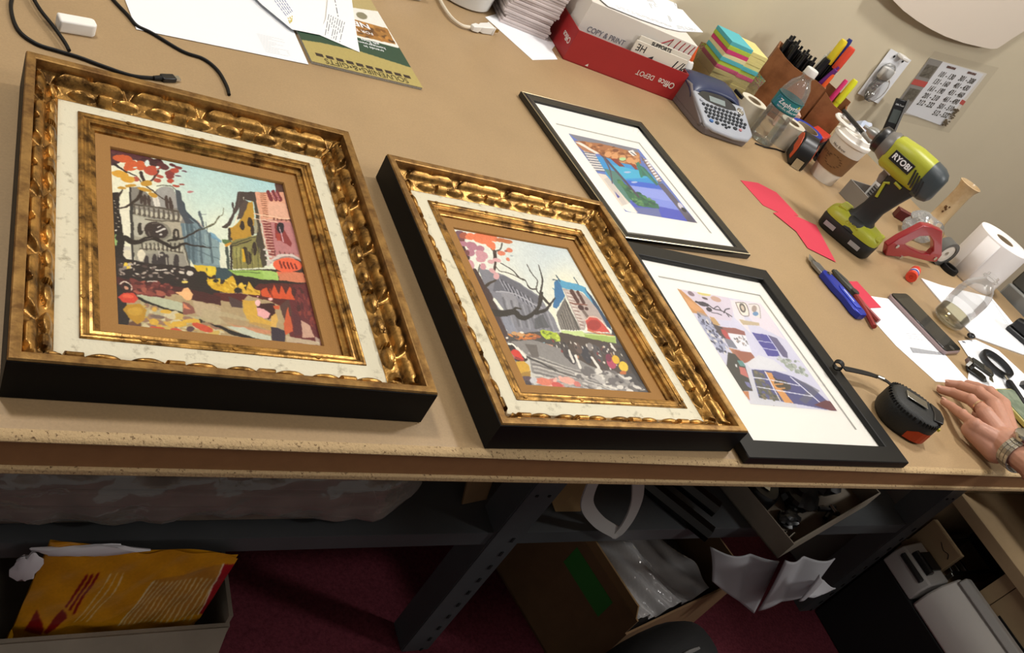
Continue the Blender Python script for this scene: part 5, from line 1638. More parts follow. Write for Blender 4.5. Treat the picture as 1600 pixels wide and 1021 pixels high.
# ================================================================== grey tray with rolls
TX, TY = 1.690, 0.778
t = thing('grey_tray', 'shallow grey metal tray of odds and ends behind the power drill', 'tray', (TX, TY, 0), 0.05)
M_tray = mat('grey_tray_metal', '86817b', 0.5)
q = MB()
oc = [(0.000, 0), (0.075, -.004), (0.105, 0.012), (0.105, 0.064), (0.0, 0.068)]
ic = [(0.003, 0.003), (0.074, -.001), (0.102, 0.0135), (0.102, 0.062), (0.003, 0.065)]
k5 = len(oc)
q.rings([[(x, y, 0) for x, y in oc], [(x, y, 0.040) for x, y in oc], [(x, y, 0.040) for x, y in ic], [(x, y, 0.003) for x, y in ic]], 0, True)
q.build('tray_body', M_tray, t, smooth=0, bevel=0.0006)
t = thing('label_roll', 'white roll of orange price labels standing in the grey tray', 'label roll', (1.745, 0.806, 0.0032))
q = MB(); q.ring([(0.011, 0), (0.024, 0), (0.024, 0.066), (0.011, 0.066)], 40); q.build('roll', M_paper, t, smooth=30)
a0 = math.atan2(CAMC.y - 0.806, CAMC.x - 1.745)
for nm, mm, z0, z1, aa, ab in (('orange_label', mat('label_orange', 'e0763c', 0.6), .004, .062, .05, 1.3), ('barcode_label', mat('barcode_grey', '8d8a88', 0.6), .010, .058, -.95, -.05)):
    q = MB(); R_ = 0.0243
    q.add([(R_ * math.cos(a0 + aa + (ab - aa) * i / 10), R_ * math.sin(a0 + aa + (ab - aa) * i / 10), z) for z in (z0, z1) for i in range(11)], [(i, i + 1, 12 + i, 11 + i) for i in range(10)])
    q.build(nm, mm, t)
q = MB()
for k in range(7):
    z = 0.013 + k * .0062
    q.add([(0.0245 * math.cos(a0 - .9 + .8 * i / 8), 0.0245 * math.sin(a0 - .9 + .8 * i / 8), zz) for zz in (z, z + .0024) for i in range(9)], [(i, i + 1, 10 + i, 9 + i) for i in range(8)])
q.build('barcode', M_inkd, t)
wrap_text('PRICE', 0.016, 0.034, a0 + .68, 0.0246, M_inkd, t)
t = thing('squeeze_bottle', 'white squeeze bottle with a red label in the grey tray', 'bottle', (1.7745, 0.8295, 0.0035))
q = MB(); q.lathe([(0.010, 0), (0.0125, 0.002), (0.0125, 0.058), (0.009, 0.070), (0.006, 0.073), (0.006, 0.082), (0.0005, 0.083)], 20); q.build('bottle', M_white, t)
q = MB(); q.lathe([(0.0127, 0.030), (0.0127, 0.056)], 24, cap=False); q.build('red_label', M_pr, t)
q = MB(); q.box((0, 0, 0.010), (0.022, 0.012, 0.020)); tag(q.build('wax_block', mat('blush_wax', 'b08a80', 0.6), None, (1.716, 0.797, 0.0032), rz=0.4, bevel=0.002), 'small dusky pink block in the grey tray', 'block')

# ================================================================== power drill
M_lime = mat('lime_plastic', 'a5a92c', 0.42)
M_drk = mat('drill_rubber', '1c1e1d', 0.55)
M_gry = mat('drill_grey', '6f6c69', 0.4, metal=0.2)
M_slate = mat('drill_slate', '3b4347', 0.45)
t = thing('power_drill', 'lime green and black cordless drill standing on its battery', 'power drill', (1.525, 0.648, 0), math.radians(119))


def rr_ring(x, hy, hz, cz, n=20, pw=3.2):
    """rounded rectangle section in the y-z plane"""
    out_ = []
    for j in range(n):
        a_ = 2 * PI * j / n
        c_, s_ = math.cos(a_), math.sin(a_)
        out_.append((x, hy * math.copysign(abs(c_) ** (2 / pw), c_), cz + hz * math.copysign(abs(s_) ** (2 / pw), s_)))
    return out_


def slab(z, x0, x1, hy, n=24, pw=4):
    out_ = []
    for j in range(n):
        a_ = 2 * PI * j / n
        c_, s_ = math.cos(a_), math.sin(a_)
        out_.append(((x0 + x1) / 2 + (x1 - x0) / 2 * math.copysign(abs(c_) ** (2 / pw), c_), hy * math.copysign(abs(s_) ** (2 / pw), s_), z))
    return out_


q = MB()
q.rings([slab(0, -.056, .054, .034), slab(.004, -.060, .058, .038), slab(.026, -.061, .060, .039), slab(.031, -.058, .058, .037)])
bt = q.build('battery', M_drk, t, smooth=50)
q = MB()
for x in (0.032, -.028):
    q.box((x, 0.0392, 0.016), (0.024, 0.0012, 0.009))
q.build('battery_badge', mat('badge_grey', 'a0a0a0', 0.5), bt, smooth=0)
q = MB()
q.rings([slab(.0312, -.060, .060, .0385), slab(.042, -.060, .058, .037), slab(.050, -.050, .048, .030), slab(.054, -.035, .034, .022)])
q.build('lime_foot', M_lime, t, smooth=50)
q = MB(); q.box((0.036, 0.0, 0.052), (0.020, 0.044, 0.010)); q.box((-.052, 0.0, 0.046), (0.012, 0.050, 0.008)); q.build('release_tabs', M_lime, t, bevel=0.003)
q = MB()
q.rings([slab(.050, -.032, .030, .0265), slab(.060, -.026, .022, .0205), slab(.085, -.026, .016, .0185), slab(.120, -.036, .014, .0185), slab(.150, -.046, .016, .020), slab(.166, -.052, .018, .024)])
q.rings([slab(.0312, -.020, .022, .0395), slab(.050, -.020, .020, .0335), slab(.056, -.018, .016, .024)])
h_ = q.build('handle', M_drk, t, smooth=50)
for x_, z_ in ((-.005, .040),):
    lettering('ONE+', 0.011, M_lime, h_, (0.0, 0.0372, 0.0415), Matrix(((-1, 0, 0), (0, 0, 1), (0, 1, 0))).transposed().to_euler(), bold=0.0002)
q = MB()
q.tube([(-.020, .0215, .148), (-.004, .0205, .150)], 0.003, 6); q.tube([(.002, .0198, .143), (.010, .0190, .138), (.004, .0190, .108)], 0.003, 6)
q.build('lime_stripe', M_lime, h_)
q = MB(); q.rings([rr_ring(.046, .027, .029, .187), rr_ring(.040, .031, .033, .187), rr_ring(.0, .0325, .036, .187), rr_ring(-.030, .032, .035, .186), rr_ring(-.040, .031, .033, .186)])
q.build('motor_housing', M_lime, t, smooth=50)
q = MB(); q.rings([rr_ring(-.036, .0335, .0365, .184), rr_ring(-.054, .0325, .035, .183), rr_ring(-.066, .028, .030, .182), rr_ring(-.071, .020, .022, .182)])
q.build('end_cap', M_slate, t, smooth=40)
q = MB()
for k in range(5):
    q.box((-.022 - .006 * k, .0330, .178 - .002 * k), (0.003, 0.0025, 0.030), R=Matrix.Rotation(0.25, 3, 'Y'))
q.build('vent_slots', M_drk, t)
q = MB()
q.lathe([(0.030, 0.0), (0.0305, 0.006), (0.026, 0.016), (0.0245, 0.020)], 28, 0, (.044, 0, .190), (1, 0, 0)); q.build('gear_case', M_gry, t, smooth=40)
q = MB(); q.lathe([(0.0255, 0.0), (0.0265, 0.003), (0.0260, 0.012), (0.018, 0.017)], 28, 0, (.063, 0, .191), (1, 0, 0)); q.build('clutch_ring', M_blackp, t, smooth=40)
q = MB(); q.lathe([(0.011, 0.0), (0.0115, 0.010), (0.007, 0.022), (0.004, 0.023), (0.0035, 0.032), (0.0005, 0.032)], 20, 0, (.079, 0, .191), (1, 0, 0)); q.build('chuck', mat('chuck_steel', '9a9a98', 0.35, metal=0.6), t, smooth=40)
q = MB(); q.box((.010, .0335, .188), (0.046, 0.0014, 0.021), R=Matrix.Rotation(-0.06, 3, 'Y')); pb = q.build('name_plate', M_blackp, t, bevel=0.0004)
lettering('RYOBI', 0.0155, M_paper, t, (.010, 0.0345, 0.188), (Matrix.Rotation(-0.06, 3, 'Y') @ Matrix(((-1, 0, 0), (0, 0, 1), (0, 1, 0))).transposed()).to_euler(), sx=0.92, bold=0.0005)
q = MB(); q.rings([slab(.128, .014, .026, .008), slab(.140, .013, .030, .009), slab(.158, .012, .028, .009)]); q.build('trigger', mat('trigger_grey', '77726c', 0.4), t)
q = MB(); q.box((.022, 0.0215, .160), (0.022, 0.003, 0.009), R=Matrix.Rotation(-0.2, 3, 'Y')); q.build('direction_switch', mat('switch_grey', 'a8a298', 0.4), t)

# ================================================================== red paper offcuts, knife, pliers, glue stick
M_redp = mat('coral_red_paper', 'c8344a', 0.75)
sheet_px('paper_offcut', 'coral red paper offcut, the one with its tip furthest up the bench', 'paper', [(1157, 282), (1184, 286), (1213, 301), (1248, 338), (1213, 331), (1192, 321)], 0.0004, M_redp)
sheet_px('paper_offcut', 'coral red paper offcut overlapping the other, its point toward the knife', 'paper', [(1208, 333), (1226, 330), (1275, 352), (1306, 410), (1262, 388), (1244, 362)], 0.0012, M_redp)
sheet_px('paper_offcut', 'small coral red paper offcut between the pliers and the black phone', 'paper', [(1326, 440), (1339, 440), (1377, 481), (1357, 482), (1340, 464)], 0.0013, M_redp)
Tp, Pv, En = at(1247, 397, .007), at(1292, 431, .009), at(1345, 492, .009)
dr = (Pv - En).normalized(); rzk = math.atan2(dr.y, dr.x)
t = thing('utility_knife', 'blue folding utility knife with its blade open', 'knife', (En.x, En.y, 0), rzk)
LH = (Pv - En).length; LB = (Tp - Pv).length
M_kblue = mat('knife_blue', '2637a8', 0.3, metal=0.3)
q = MB(); q.prism([(-.004, -.010), (.006, -.0145), (.03, -.0165), (LH * .75, -.0145), (LH + .006, -.011), (LH + .012, 0), (LH + .006, .011), (LH * .7, .013), (LH * .4, .0105), (.010, .0145), (-.004, .010)], 0.0005, 0.0135)
kb = q.build('handle', M_kblue, t, bevel=0.0022, seg=2, smooth=50)
q = MB(); q.prism([(.010, -.007), (LH * .62, -.0075), (LH * .7, -.001), (LH * .6, .004), (.012, .006)], 0.0136, 0.0150); q.build('grip_inlay', mat('knife_inlay', '3d50c8', 0.35, metal=0.2), kb, bevel=0.0006)
q = MB(); q.box((LH * .42, -.001, 0.0153), (0.030, 0.0016, 0.0006), rz=-0.05); q.build('maker_mark', M_paper, kb)
q = MB(); q.lathe([(0.0045, 0), (0.0045, 0.0016), (0.0005, 0.002)], 16, 0, (LH, 0, 0.0134)); q.build('pivot_screw', M_metal, kb)
q = MB(); q.prism([(LH + .006, -.011), (LH + LB * .55, -.012), (LH + LB * .62, .005), (LH + LB * .5, .0105), (LH + .006, .009)], 0.0035, 0.0095); q.build('blade_holder', mat('dull_steel', '8b8a88', 0.35, metal=0.7), t, bevel=0.0006)
q = MB(); q.prism([(LH + LB * .4, -.0122), (LH + LB * .98, -.0115), (LH + LB * .72, .0075), (LH + LB * .4, .0075)], 0.0058, 0.0066); q.build('blade', M_metal, t, smooth=0)
Hd, Pv2, E1, E2 = at(1303, 423, .006), at(1334, 458, .006), at(1366, 511, .006), at(1373, 502, .006)
t = thing('pliers', 'small pliers with dark red handles, lying along the blue knife', 'pliers', (Pv2.x, Pv2.y, 0))
q = MB()
for s_ in (-1, 1):
    h0 = Hd - Pv2; nn = Vector((-h0.y, h0.x, 0)).normalized()
    q.tube([Vector((0, 0, .006)) + nn * .002 * s_, (h0 * .5 + nn * .006 * s_).to_3d() * 1 + Vector((0, 0, .006 - h0.z * .5)), Vector((h0.x, h0.y, .006)) + nn * .003 * s_], [.005, .0052, .0035], 8)
q.cyl((0, 0, 0.001), (0, 0, 0.011), .008, None, 16)
q.build('jaws', mat('dark_steel', '4a4a46', 0.4, metal=0.6), t)
q = MB()
for E_, s_ in ((E1, 1), (E2, -1)):
    v = E_ - Pv2; nn = Vector((-v.y, v.x, 0)).normalized()
    q.tube(smooth_path([(0, 0, .006), (v.x * .5 + nn.x * .003 * s_, v.y * .5 + nn.y * .003 * s_, .006), (v.x, v.y, .006)], 6), 0.0046, 8)
q.build('handles', mat('dark_red_grip', '8c2a26', 0.4), t)
g0, g1 = at(1423, 434, .010), at(1437, 414, .010)
dr = (g1 - g0).normalized()
t = thing('glue_stick', 'red-orange glue stick lying before the red tape gun', 'glue stick', (g0.x, g0.y, 0))
Lg = 0.056
q = MB(); c0 = Vector((0, 0, .0112)); q.lathe([(0.004, 0.002), (0.004, 0), (0.0108, 0), (0.0112, 0.002), (0.0112, 0.014), (0.0100, 0.0145)], 20, 0, c0, dr); q.build('knob', mat('glue_red', 'd8432c', 0.4), t)
q = MB(); q.lathe([(0.0100, 0.0145), (0.0100, 0.036)], 20, 0, c0, dr); lb = q.build('barrel', M_white, t)
q = MB(); q.lathe([(0.0102, 0.020), (0.0102, 0.030)], 20, 0, c0, dr, cap=False); q.build('blue_band', mat('glue_blue', '3040a0', 0.4), lb)
q = MB(); q.lathe([(0.0105, 0.036), (0.0108, 0.038), (0.0100, Lg), (0.0005, Lg)], 20, 0, c0, dr); q.build('cap', mat('glue_red', 'd8432c', 0.4), t)

# ================================================================== red tape gun
YG = 0.625
go = [aty(x, y, YG) for x, y in ((1383, 401), (1386, 386), (1404, 374), (1443, 354), (1456, 356), (1472, 363), (1471, 400), (1462, 411), (1450, 410), (1418, 402), (1404, 403))]
gi = [aty(x, y, YG) for x, y in ((1412, 383), (1436, 371), (1452, 370), (1458, 380), (1458, 394), (1452, 400), (1440, 398), (1422, 390))]
zmin = min(p.z for p in go)
gx = sum(p.x for p in go) / len(go)
t = thing('tape_gun', 'red metal packing tape gun with a triangular opening, right of the drill', 'tape gun', (gx, YG, 0))
bm_ = bmesh.new()
vo = [bm_.verts.new((p.x - gx, 0, p.z - zmin + .0006)) for p in go]
vi = [bm_.verts.new((p.x - gx, 0, p.z - zmin + .0006)) for p in gi]
ed = [bm_.edges.new((l[i], l[(i + 1) % len(l)])) for l in (vo, vi) for i in range(len(l))]
bmesh.ops.triangle_fill(bm_, use_beauty=True, edges=ed)
ex_ = bmesh.ops.extrude_face_region(bm_, geom=bm_.faces[:])
bmesh.ops.translate(bm_, vec=(0, 0.014, 0), verts=[v for v in ex_['geom'] if isinstance(v, bmesh.types.BMVert)])
q = MB(); bm_.verts.index_update()
q.v = [tuple(v.co) for v in bm_.verts]; q.f = [tuple(v.index for v in f.verts) for f in bm_.faces]; q.m = [0] * len(q.f)
bm_.free()
M_rgun = mat('red_enamel', 'a01f2c', 0.3, coat=0.3)
q.build('frame', M_rgun, t, bevel=0.0018, seg=2, smooth=40)
q = MB()
for x, y in ((1401, 386), (1460, 405), (1407, 403)):
    p_ = aty(x, y, YG)
    q.cyl((p_.x - gx, -.0016, p_.z - zmin + .0006), (p_.x - gx, -.0002, p_.z - zmin + .0006), .0045, None, 14)
q.build('rivets', M_metal, t)
cw = aty(1472, 395, YG + .03)
q = MB(); q.ring([(0.022, -.012), (0.030, -.012), (0.030, .012), (0.022, .012)], 36, 0, (cw.x - gx, .03, 0.0312), (0, 1, 0)); q.build('tape_wheel', mat('smoky_tape', '5a5a58', 0.3), t)
q = MB(); q.ring([(0.006, -.010), (0.0215, -.010), (0.0215, .010), (0.006, .010)], 30, 0, (cw.x - gx, .03, 0.0312), (0, 1, 0)); q.build('hub', M_whitecard, t)
ck = at(1480, 423, 0)
q = MB(); q.ring([(0.012, 0), (0.019, 0), (0.020, 0.004), (0.019, 0.012), (0.012, 0.012)], 32); tag(q.build('rubber_ring', M_rubber, None, (ck.x, ck.y, 0)), 'black ring lying between the red tape gun and the white roll', 'ring')

# ================================================================== vase, white roll, louvred unit
t = thing('vase', 'tan glazed bud vase with a straight neck, against the wall behind the drill', 'vase', (1.985, 0.800, 0))
M_vase = mat('tan_glaze', 'd2b890', 0.22, ns=9, hx2='bb9a6e', thr=(0.45, 0.6), coat=0.4)
q = MB(); q.lathe([(0.001, 0.0), (0.036, 0.0), (0.039, 0.005), (0.036, 0.014), (0.026, 0.024), (0.021, 0.034), (0.020, 0.060), (0.0195, 0.110), (0.021, 0.124), (0.025, 0.134), (0.0265, 0.137), (0.025, 0.138), (0.019, 0.124), (0.0175, 0.060), (0.001, 0.055)], 40, cap=False); vb = q.build('vase_body', M_vase, t, smooth=60)
q = MB()
av = math.atan2(CAMC.y - .8, CAMC.x - 1.985)
for da, z, s_ in ((-.3, .070, 1), (-.1, .066, .8), (-.2, .058, .7), (.05, .074, .6)):
    q.sph((.0195 * math.cos(av + da), .0195 * math.sin(av + da), z), (.0035 * s_, .0035 * s_, .005 * s_), 8)
q.build('painted_mark', mat('brown_glaze', '6a4a2c', 0.3), vb)
t = thing('paper_roll', 'white tissue roll standing at the right, behind the small bottle', 'paper roll', (1.965, 0.632, 0))
M_tis = mat('tissue_white', 'e9e4e2', 0.9, spec=0.1)
q = MB(); q.ring([(0.021, 0.0), (0.060, 0.0), (0.0605, 0.002), (0.0605, 0.106), (0.060, 0.108), (0.021, 0.108)], 56); rb = q.build('roll', M_tis, t, smooth=40)
q = MB(); a1 = math.atan2(CAMC.y - .632, CAMC.x - 1.965)
q.add([((.0610 + .004 * (i / 8) ** 2) * math.cos(a1 - .55 + .6 * i / 8), (.0610 + .004 * (i / 8) ** 2) * math.sin(a1 - .55 + .6 * i / 8), z) for z in (.003, .105) for i in range(9)], [(i, i + 1, 10 + i, 9 + i) for i in range(8)])
q.build('loose_end', M_tis, t, solid=0.0006)
q = MB(); q.ring([(0.0195, 0.001), (0.0208, 0.001), (0.0208, 0.1075), (0.0195, 0.1075)], 30); q.build('core', M_core, t)
vo_ = at(1553, 453, 0)
dv = Vector((0.22, -0.975, 0)).normalized(); rv = math.atan2(dv.y, dv.x)
t = thing('louvred_unit', 'tall dark grey louvred plastic unit standing at the right end of the bench', 'appliance', (vo_.x + .026, vo_.y, FLOOR), rv)
M_ven = mat('louvre_grey', '55554f', 0.5)
q = MB(); q.box((0.12, 0.095, (T + 0.028) / 2), (0.24, 0.19, T + 0.028)); q.build('base', mat('light_grey_plastic', '8c8c88', 0.5), t, bevel=0.004)
q = MB(); q.box((0.12, 0.099, T + 0.119), (0.24, 0.18, 0.182)); q.build('housing', M_ven, t, bevel=0.004)
q = MB()
for k in range(11):
    q.box((0.128, 0.0085, T + 0.050 + k * 0.0135), (0.20, 0.0012, 0.0055))
q.build('louvres', M_hole, t, smooth=0)

# ================================================================== papers, phone, glass, clips at the right
ws = sheet_px('barcode_sheet', 'white sheet with a printed barcode, partly under the black phone', 'paper', [(1331, 464), (1352, 462), (1400, 469), (1517, 600), (1462, 597), (1400, 541)], 0.0003, M_paper)
oo = ws.location


def L3(x, y, z=0.0003):
    p_ = at(x, y, z)
    return Vector((p_.x - oo.x, p_.y - oo.y, 0))


q = MB()
A_, B_, C_, D_ = L3(1421, 543), L3(1474, 552), L3(1476, 556), L3(1426, 552)
for i in range(26):
    u0 = i / 26; u1 = u0 + (0.02 if i % 3 else 0.028)
    q.poly([(*A_.lerp(B_, u0).xy, .0006), (*A_.lerp(B_, u1).xy, .0006), (*D_.lerp(C_, u1).xy, .0006), (*D_.lerp(C_, u0).xy, .0006)])
q.build('barcode', M_ink, ws, smooth=0)
lines_on(ws, [L3(1420, 530), L3(1452, 536), L3(1447, 522), L3(1414, 520)], 0.0006, mat('faint_ink', 'c2c4cc', 0.8), 3, 0.0016, gaps=4, seed=9)
A_, B_, C_, D_ = at(1397, 458, .012), at(1412, 456, .012), at(1504, 545, .012), at(1481, 551, .012)
cx_ = (A_ + B_ + C_ + D_) / 4
ax_ = ((C_ + D_) - (A_ + B_)).normalized(); Lq = (((C_ + D_) - (A_ + B_)) / 2).length
t = thing('smartphone', 'black phone in a pale pink case, lying on the barcode sheet', 'phone', (cx_.x, cx_.y, 0.001), math.atan2(ax_.y, ax_.x))


def rrect(w_, d_, r_, n=5):
    return [(sx * (w_ / 2 - r_) + r_ * math.cos(a_), sy * (d_ / 2 - r_) + r_ * math.sin(a_)) for sx, sy, a0_ in ((1, 1, 0), (-1, 1, PI / 2), (-1, -1, PI), (1, -1, 1.5 * PI)) for a_ in [a0_ + PI / 2 * i / n for i in range(n + 1)]]


Wq = 0.066
q = MB(); q.prism(rrect(Lq, Wq, .009), 0.0, 0.0075); q.build('case', mat('pink_grey_case', '9a8484', 0.4), t, bevel=0.0015)
q = MB(); q.prism(rrect(Lq - .003, Wq - .003, .008), 0.0078, 0.0100); ph = q.build('screen', mat('phone_glass', '191816', 0.08), t, bevel=0.0005)
q = MB(); q.prism(rrect(Lq * .80, Wq * .90, .002), 0.01003, 0.01012); q.build('display', mat('phone_display', '2c2b27', 0.10), ph, smooth=0)
q = MB(); q.lathe([(0.0001, .01003), (0.006, .01003), (0.006, .01015), (0.0048, .01015)], 20, 0, (Lq * .45, 0, 0)); q.build('home_button', mat('button_grey', '45423e', 0.2), ph)
en_ = sheet_px('envelope', 'large white envelope behind the small clear bottle', 'envelope', [(1438, 436), (1470, 447), (1548, 466), (1625, 558), (1597, 555), (1524, 529), (1480, 485)], 0.0004, M_paper, 0.0022)
oo = en_.location
lines_on(en_, [L3(1560, 490), L3(1590, 530), L3(1587, 531), L3(1557, 491)], 0.0024, M_ink, 1, 0.0012, seed=2, gaps=6)
q = MB(); q.tube([L3(1548, 470) + Vector((0, 0, .0024)), L3(1600, 545) + Vector((0, 0, .0024))], .0006, 4); q.build('flap_line', mat('faint_ink', 'c2c4cc', 0.8), en_)
pb_ = sheet_px('paper_sheet', 'white paper sheet under the magnifying glass', 'paper', [(1497, 533), (1524, 531), (1560, 548), (1640, 622), (1540, 622), (1511, 600), (1516, 562)], 0.0012, M_paper)
oo = pb_.location
q = MB(); q.box(L3(1500, 532.5) + Vector((0.006, -.004, .0006)), (0.010, 0.005, 0.0003)); q.build('printed_mark', M_ink, pb_)
# magnifier
Cm, Hs, He = Vector((1.690, 0.325, 0)), at(1567, 594, .008), at(1603, 640, .008)
t = thing('magnifying_glass', 'black rimmed magnifying glass lying on the white sheet', 'magnifying glass', (Cm.x, Cm.y, 0.0022))
q = MB(); q.ring([(0.0285, 0.001), (0.0335, 0.001), (0.0345, 0.006), (0.0335, 0.011), (0.0285, 0.011)], 44); q.build('rim', M_blackp, t, smooth=50)
q = MB(); q.lathe([(0.0284, 0.0055), (0.015, 0.0085), (0.0005, 0.0095)], 32, cap=False); q.build('lens', clear('lens_glass', refl=1.0, rough=0.01), t, smooth=60)
dh = (He - Cm); dh.z = 0; dh.normalize()
q = MB(); q.cyl(dh * .0335 + Vector((0, 0, .0065)), dh * .048 + Vector((0, 0, .0065)), .0032, None, 14); q.build('collar', M_metal, t)
q = MB(); q.lathe([(0.0045, 0), (0.0062, .004), (0.0066, .03), (0.0062, .062), (0.003, .066)], 18, 0, dh * .048 + Vector((0, 0, .0067)), dh); q.build('grip', M_rubber, t, smooth=50)
# staple remover
cs = at(1526, 584, .004)
t = thing('staple_remover', 'black and steel staple remover beside the magnifying glass', 'staple remover', (cs.x, cs.y, 0.0022), -0.75)
q = MB()
q.prism([(-.022, -.012), (.012, -.014), (.020, -.008), (.022, .0), (.020, .008), (.012, .014), (-.022, .012)], 0.014, 0.019)
q.prism([(-.022, -.012), (.012, -.014), (.020, -.008), (.020, .008), (.012, .014), (-.022, .012)], 0.0, 0.004)
q.box((-.018, 0, .0095), (.006, .022, .009))
q.build('grips', mat('smoke_plastic', '2c2e2c', 0.25), t, bevel=0.0016, seg=2)
q = MB(); q.prism([(.0, -.008), (.016, -.008), (.016, .008), (.0, .008)], 0.0191, 0.0197); q.box((.024, 0, .009), (.008, .018, .0012)); q.box((-.026, 0, .012), (.006, .018, .010)); q.build('steel_jaw', M_metal, t)
# second phone under the wrist side
A_, B_ = Vector((1.600, 0.255, 0)), Vector((1.668, 0.262, 0))
t = thing('smartphone', 'phone with a mottled green display, beside the resting hand', 'phone', ((A_.x + B_.x) / 2 - .004, 0.186, 0.0022), -PI / 2 + 0.09)
q = MB(); q.prism(rrect(0.142, 0.072, .009), 0.0, 0.0085); q.build('case', mat('straw_case', 'b3a85c', 0.4), t, bevel=0.0015)
q = MB(); q.prism(rrect(0.136, 0.066, .008), 0.0088, 0.0095); q.build('screen', mat('green_display', '74806c', 0.15, ns=40, hx2='8f9a84', thr=(.4, .6)), t)
# clips, dark lumps
cb = at(1592, 540, 0)
t = thing('stapler', 'black stapler cut by the right edge of the frame, on the white envelope', 'stapler', (cb.x + .035, cb.y - .005, 0.003), -1.2)
q = MB(); q.prism([(-.06, -.018), (.06, -.018), (.06, .018), (-.06, .018)], 0, 0.010); q.build('base', M_blackp, t, bevel=0.003)
q = MB(); q.rings([[(x, y, z) for y, z in ((-.015, z0), (.015, z0), (.013, z1), (-.013, z1))] for x, z0, z1 in ((-.058, .012, .030), (0.0, .0115, .044), (.05, .0115, .040), (.06, .0115, .030))]); q.build('arm', M_blackp, t, bevel=0.003)
ck = at(1597, 612, 0)
q = MB(); q.add([(-.014, -.011, 0), (.014, -.011, 0), (.014, .011, 0), (-.014, .011, 0), (-.014, -.001, .017), (.014, -.001, .017), (.014, .001, .017), (-.014, .001, .017)], [(0, 3, 2, 1), (4, 5, 6, 7), (0, 1, 5, 4), (1, 2, 6, 5), (2, 3, 7, 6), (3, 0, 4, 7)])
tag(q.build('binder_clip', M_blackp, None, (ck.x + .02, ck.y + .01, .0022), rz=.5, bevel=.0008), 'black binder clip at the right edge, beside the magnifying glass grip', 'clip')
cc = at(1508, 531, 0)
q = MB(); q.sph((0, 0, .0056), (.011, .007, .0052), 12); tag(q.build('black_button', M_blackp, None, (cc.x + .014, cc.y + .004, .003)), 'small black oval button at the foot of the small clear bottle', 'button')

# ================================================================== black tape measure with strap
t = thing('tape_measure', 'round black tape measure lying flat with its strap out, beside the hand', 'tape measure', (1.223, 0.163, 0), math.radians(-38))
sh = []
for j in range(28):
    a_ = 2 * PI * j / 28
    c_, s_ = math.cos(a_), math.sin(a_)
    sh.append((0.0435 * math.copysign(abs(c_) ** .82, c_), 0.0375 * math.copysign(abs(s_) ** .82, s_)))
q = MB(); q.rings([[(x * k_, y * k_, z) for x, y in sh] for z, k_ in ((0.0006, .86), (0.003, .95), (0.009, 1.0), (0.030, 1.0), (0.036, .96), (0.0405, .86), (0.042, .76))])
q.build('case', mat('ribbed_rubber', '121312', 0.6, bump=0.3, bs=400), t, smooth=50)
q = MB()
for j in range(46):
    a_ = 2 * PI * j / 46
    c_, s_ = math.cos(a_), math.sin(a_)
    q.box((0.0418 * math.copysign(abs(c_) ** .82, c_), 0.036 * math.copysign(abs(s_) ** .82, s_), 0.0365), (0.003, 0.0022, 0.005), rz=a_)
q.build('grip_rib', M_rubber, t)
q = MB()
op = [(sh[(j) % 28][0] * 1.012, sh[(j) % 28][1] * 1.012) for j in range(21, 28)]
q.rings([[(x, y, z) for z in (0.004, 0.019 + (0.004 if 0 < i < 5 else -.004))] for i, (x, y) in enumerate(op)], cap=False)
q.build('orange_panel', M_or, t, solid=0.0012)
q = MB(); q.box((-.002, 0.004, 0.0450), (0.034, 0.018, 0.0014)); q.box((-.018, 0.004, 0.0435), (0.003, 0.018, 0.004)); q.build('belt_clip', M_metal, t, bevel=0.0005)
q = MB(); q.prism([(.024, -.022), (.041, -.016), (.045, .0), (.041, .016), (.024, .022), (.028, 0)], 0.0400, 0.0440); q.build('lock_button', M_blackp, t, bevel=.001)
q = MB(); q.box((.042, -.006, 0.0300), (0.0085, 0.016, 0.004)); q.build('yellow_blade_tip', mat('blade_yellow', 'c8c040', 0.4), t)
o_ = Vector((1.223, 0.163, 0)); Ri = Matrix.Rotation(math.radians(38), 3, 'Z')
sp = [at(1393, 602, .022), at(1382, 594, .021), at(1362, 586, .020), at(1338, 580, .0195), at(1318, 576, .0195)]
q = MB(); q.tube([Ri @ (p_ - o_) for p_ in smooth_path(sp, 6)], .003, 6, flat=(0.0115, 0.0014, (0, 0.15, 1))); st_ = q.build('wrist_strap', M_rubber, t)
q = MB(); c_ = Ri @ (at(1310, 571, .0225) - o_); q.ring([(0.0055, -.004), (0.0075, -.004), (0.0075, .004), (0.0055, .004)], 24, 0, c_, (0.3, 1, 0.25)); q.build('strap_loop', M_rubber, st_)
q = MB(); a_, b_ = Ri @ (at(1380, 592.5, .0225) - o_), Ri @ (at(1370, 588.5, .0225) - o_); q.cyl(a_, b_, .0032, None, 10); q.build('crimp', M_metal, st_)

# ================================================================== on the wall
WY = WALLY - 0.0004


def wallpoly(pts, y):
    return [aty(x, y_, y) for x, y_ in pts]


c4 = wallpoly([(1452, 90), (1540, 128), (1481, 193), (1392, 173)], WY)
o_ = c4[3]
t = thing('wall_card', 'handwritten price card in a clear bag taped to the wall', 'card', (o_.x, WY, o_.z))
bx_ = (c4[2] - c4[3]); by_ = (c4[0] - c4[3])
bx_.y = by_.y = 0


def wc(u, v, d=0.0):
    p_ = bx_ * u + by_ * v
    return (p_.x, -d, p_.z)


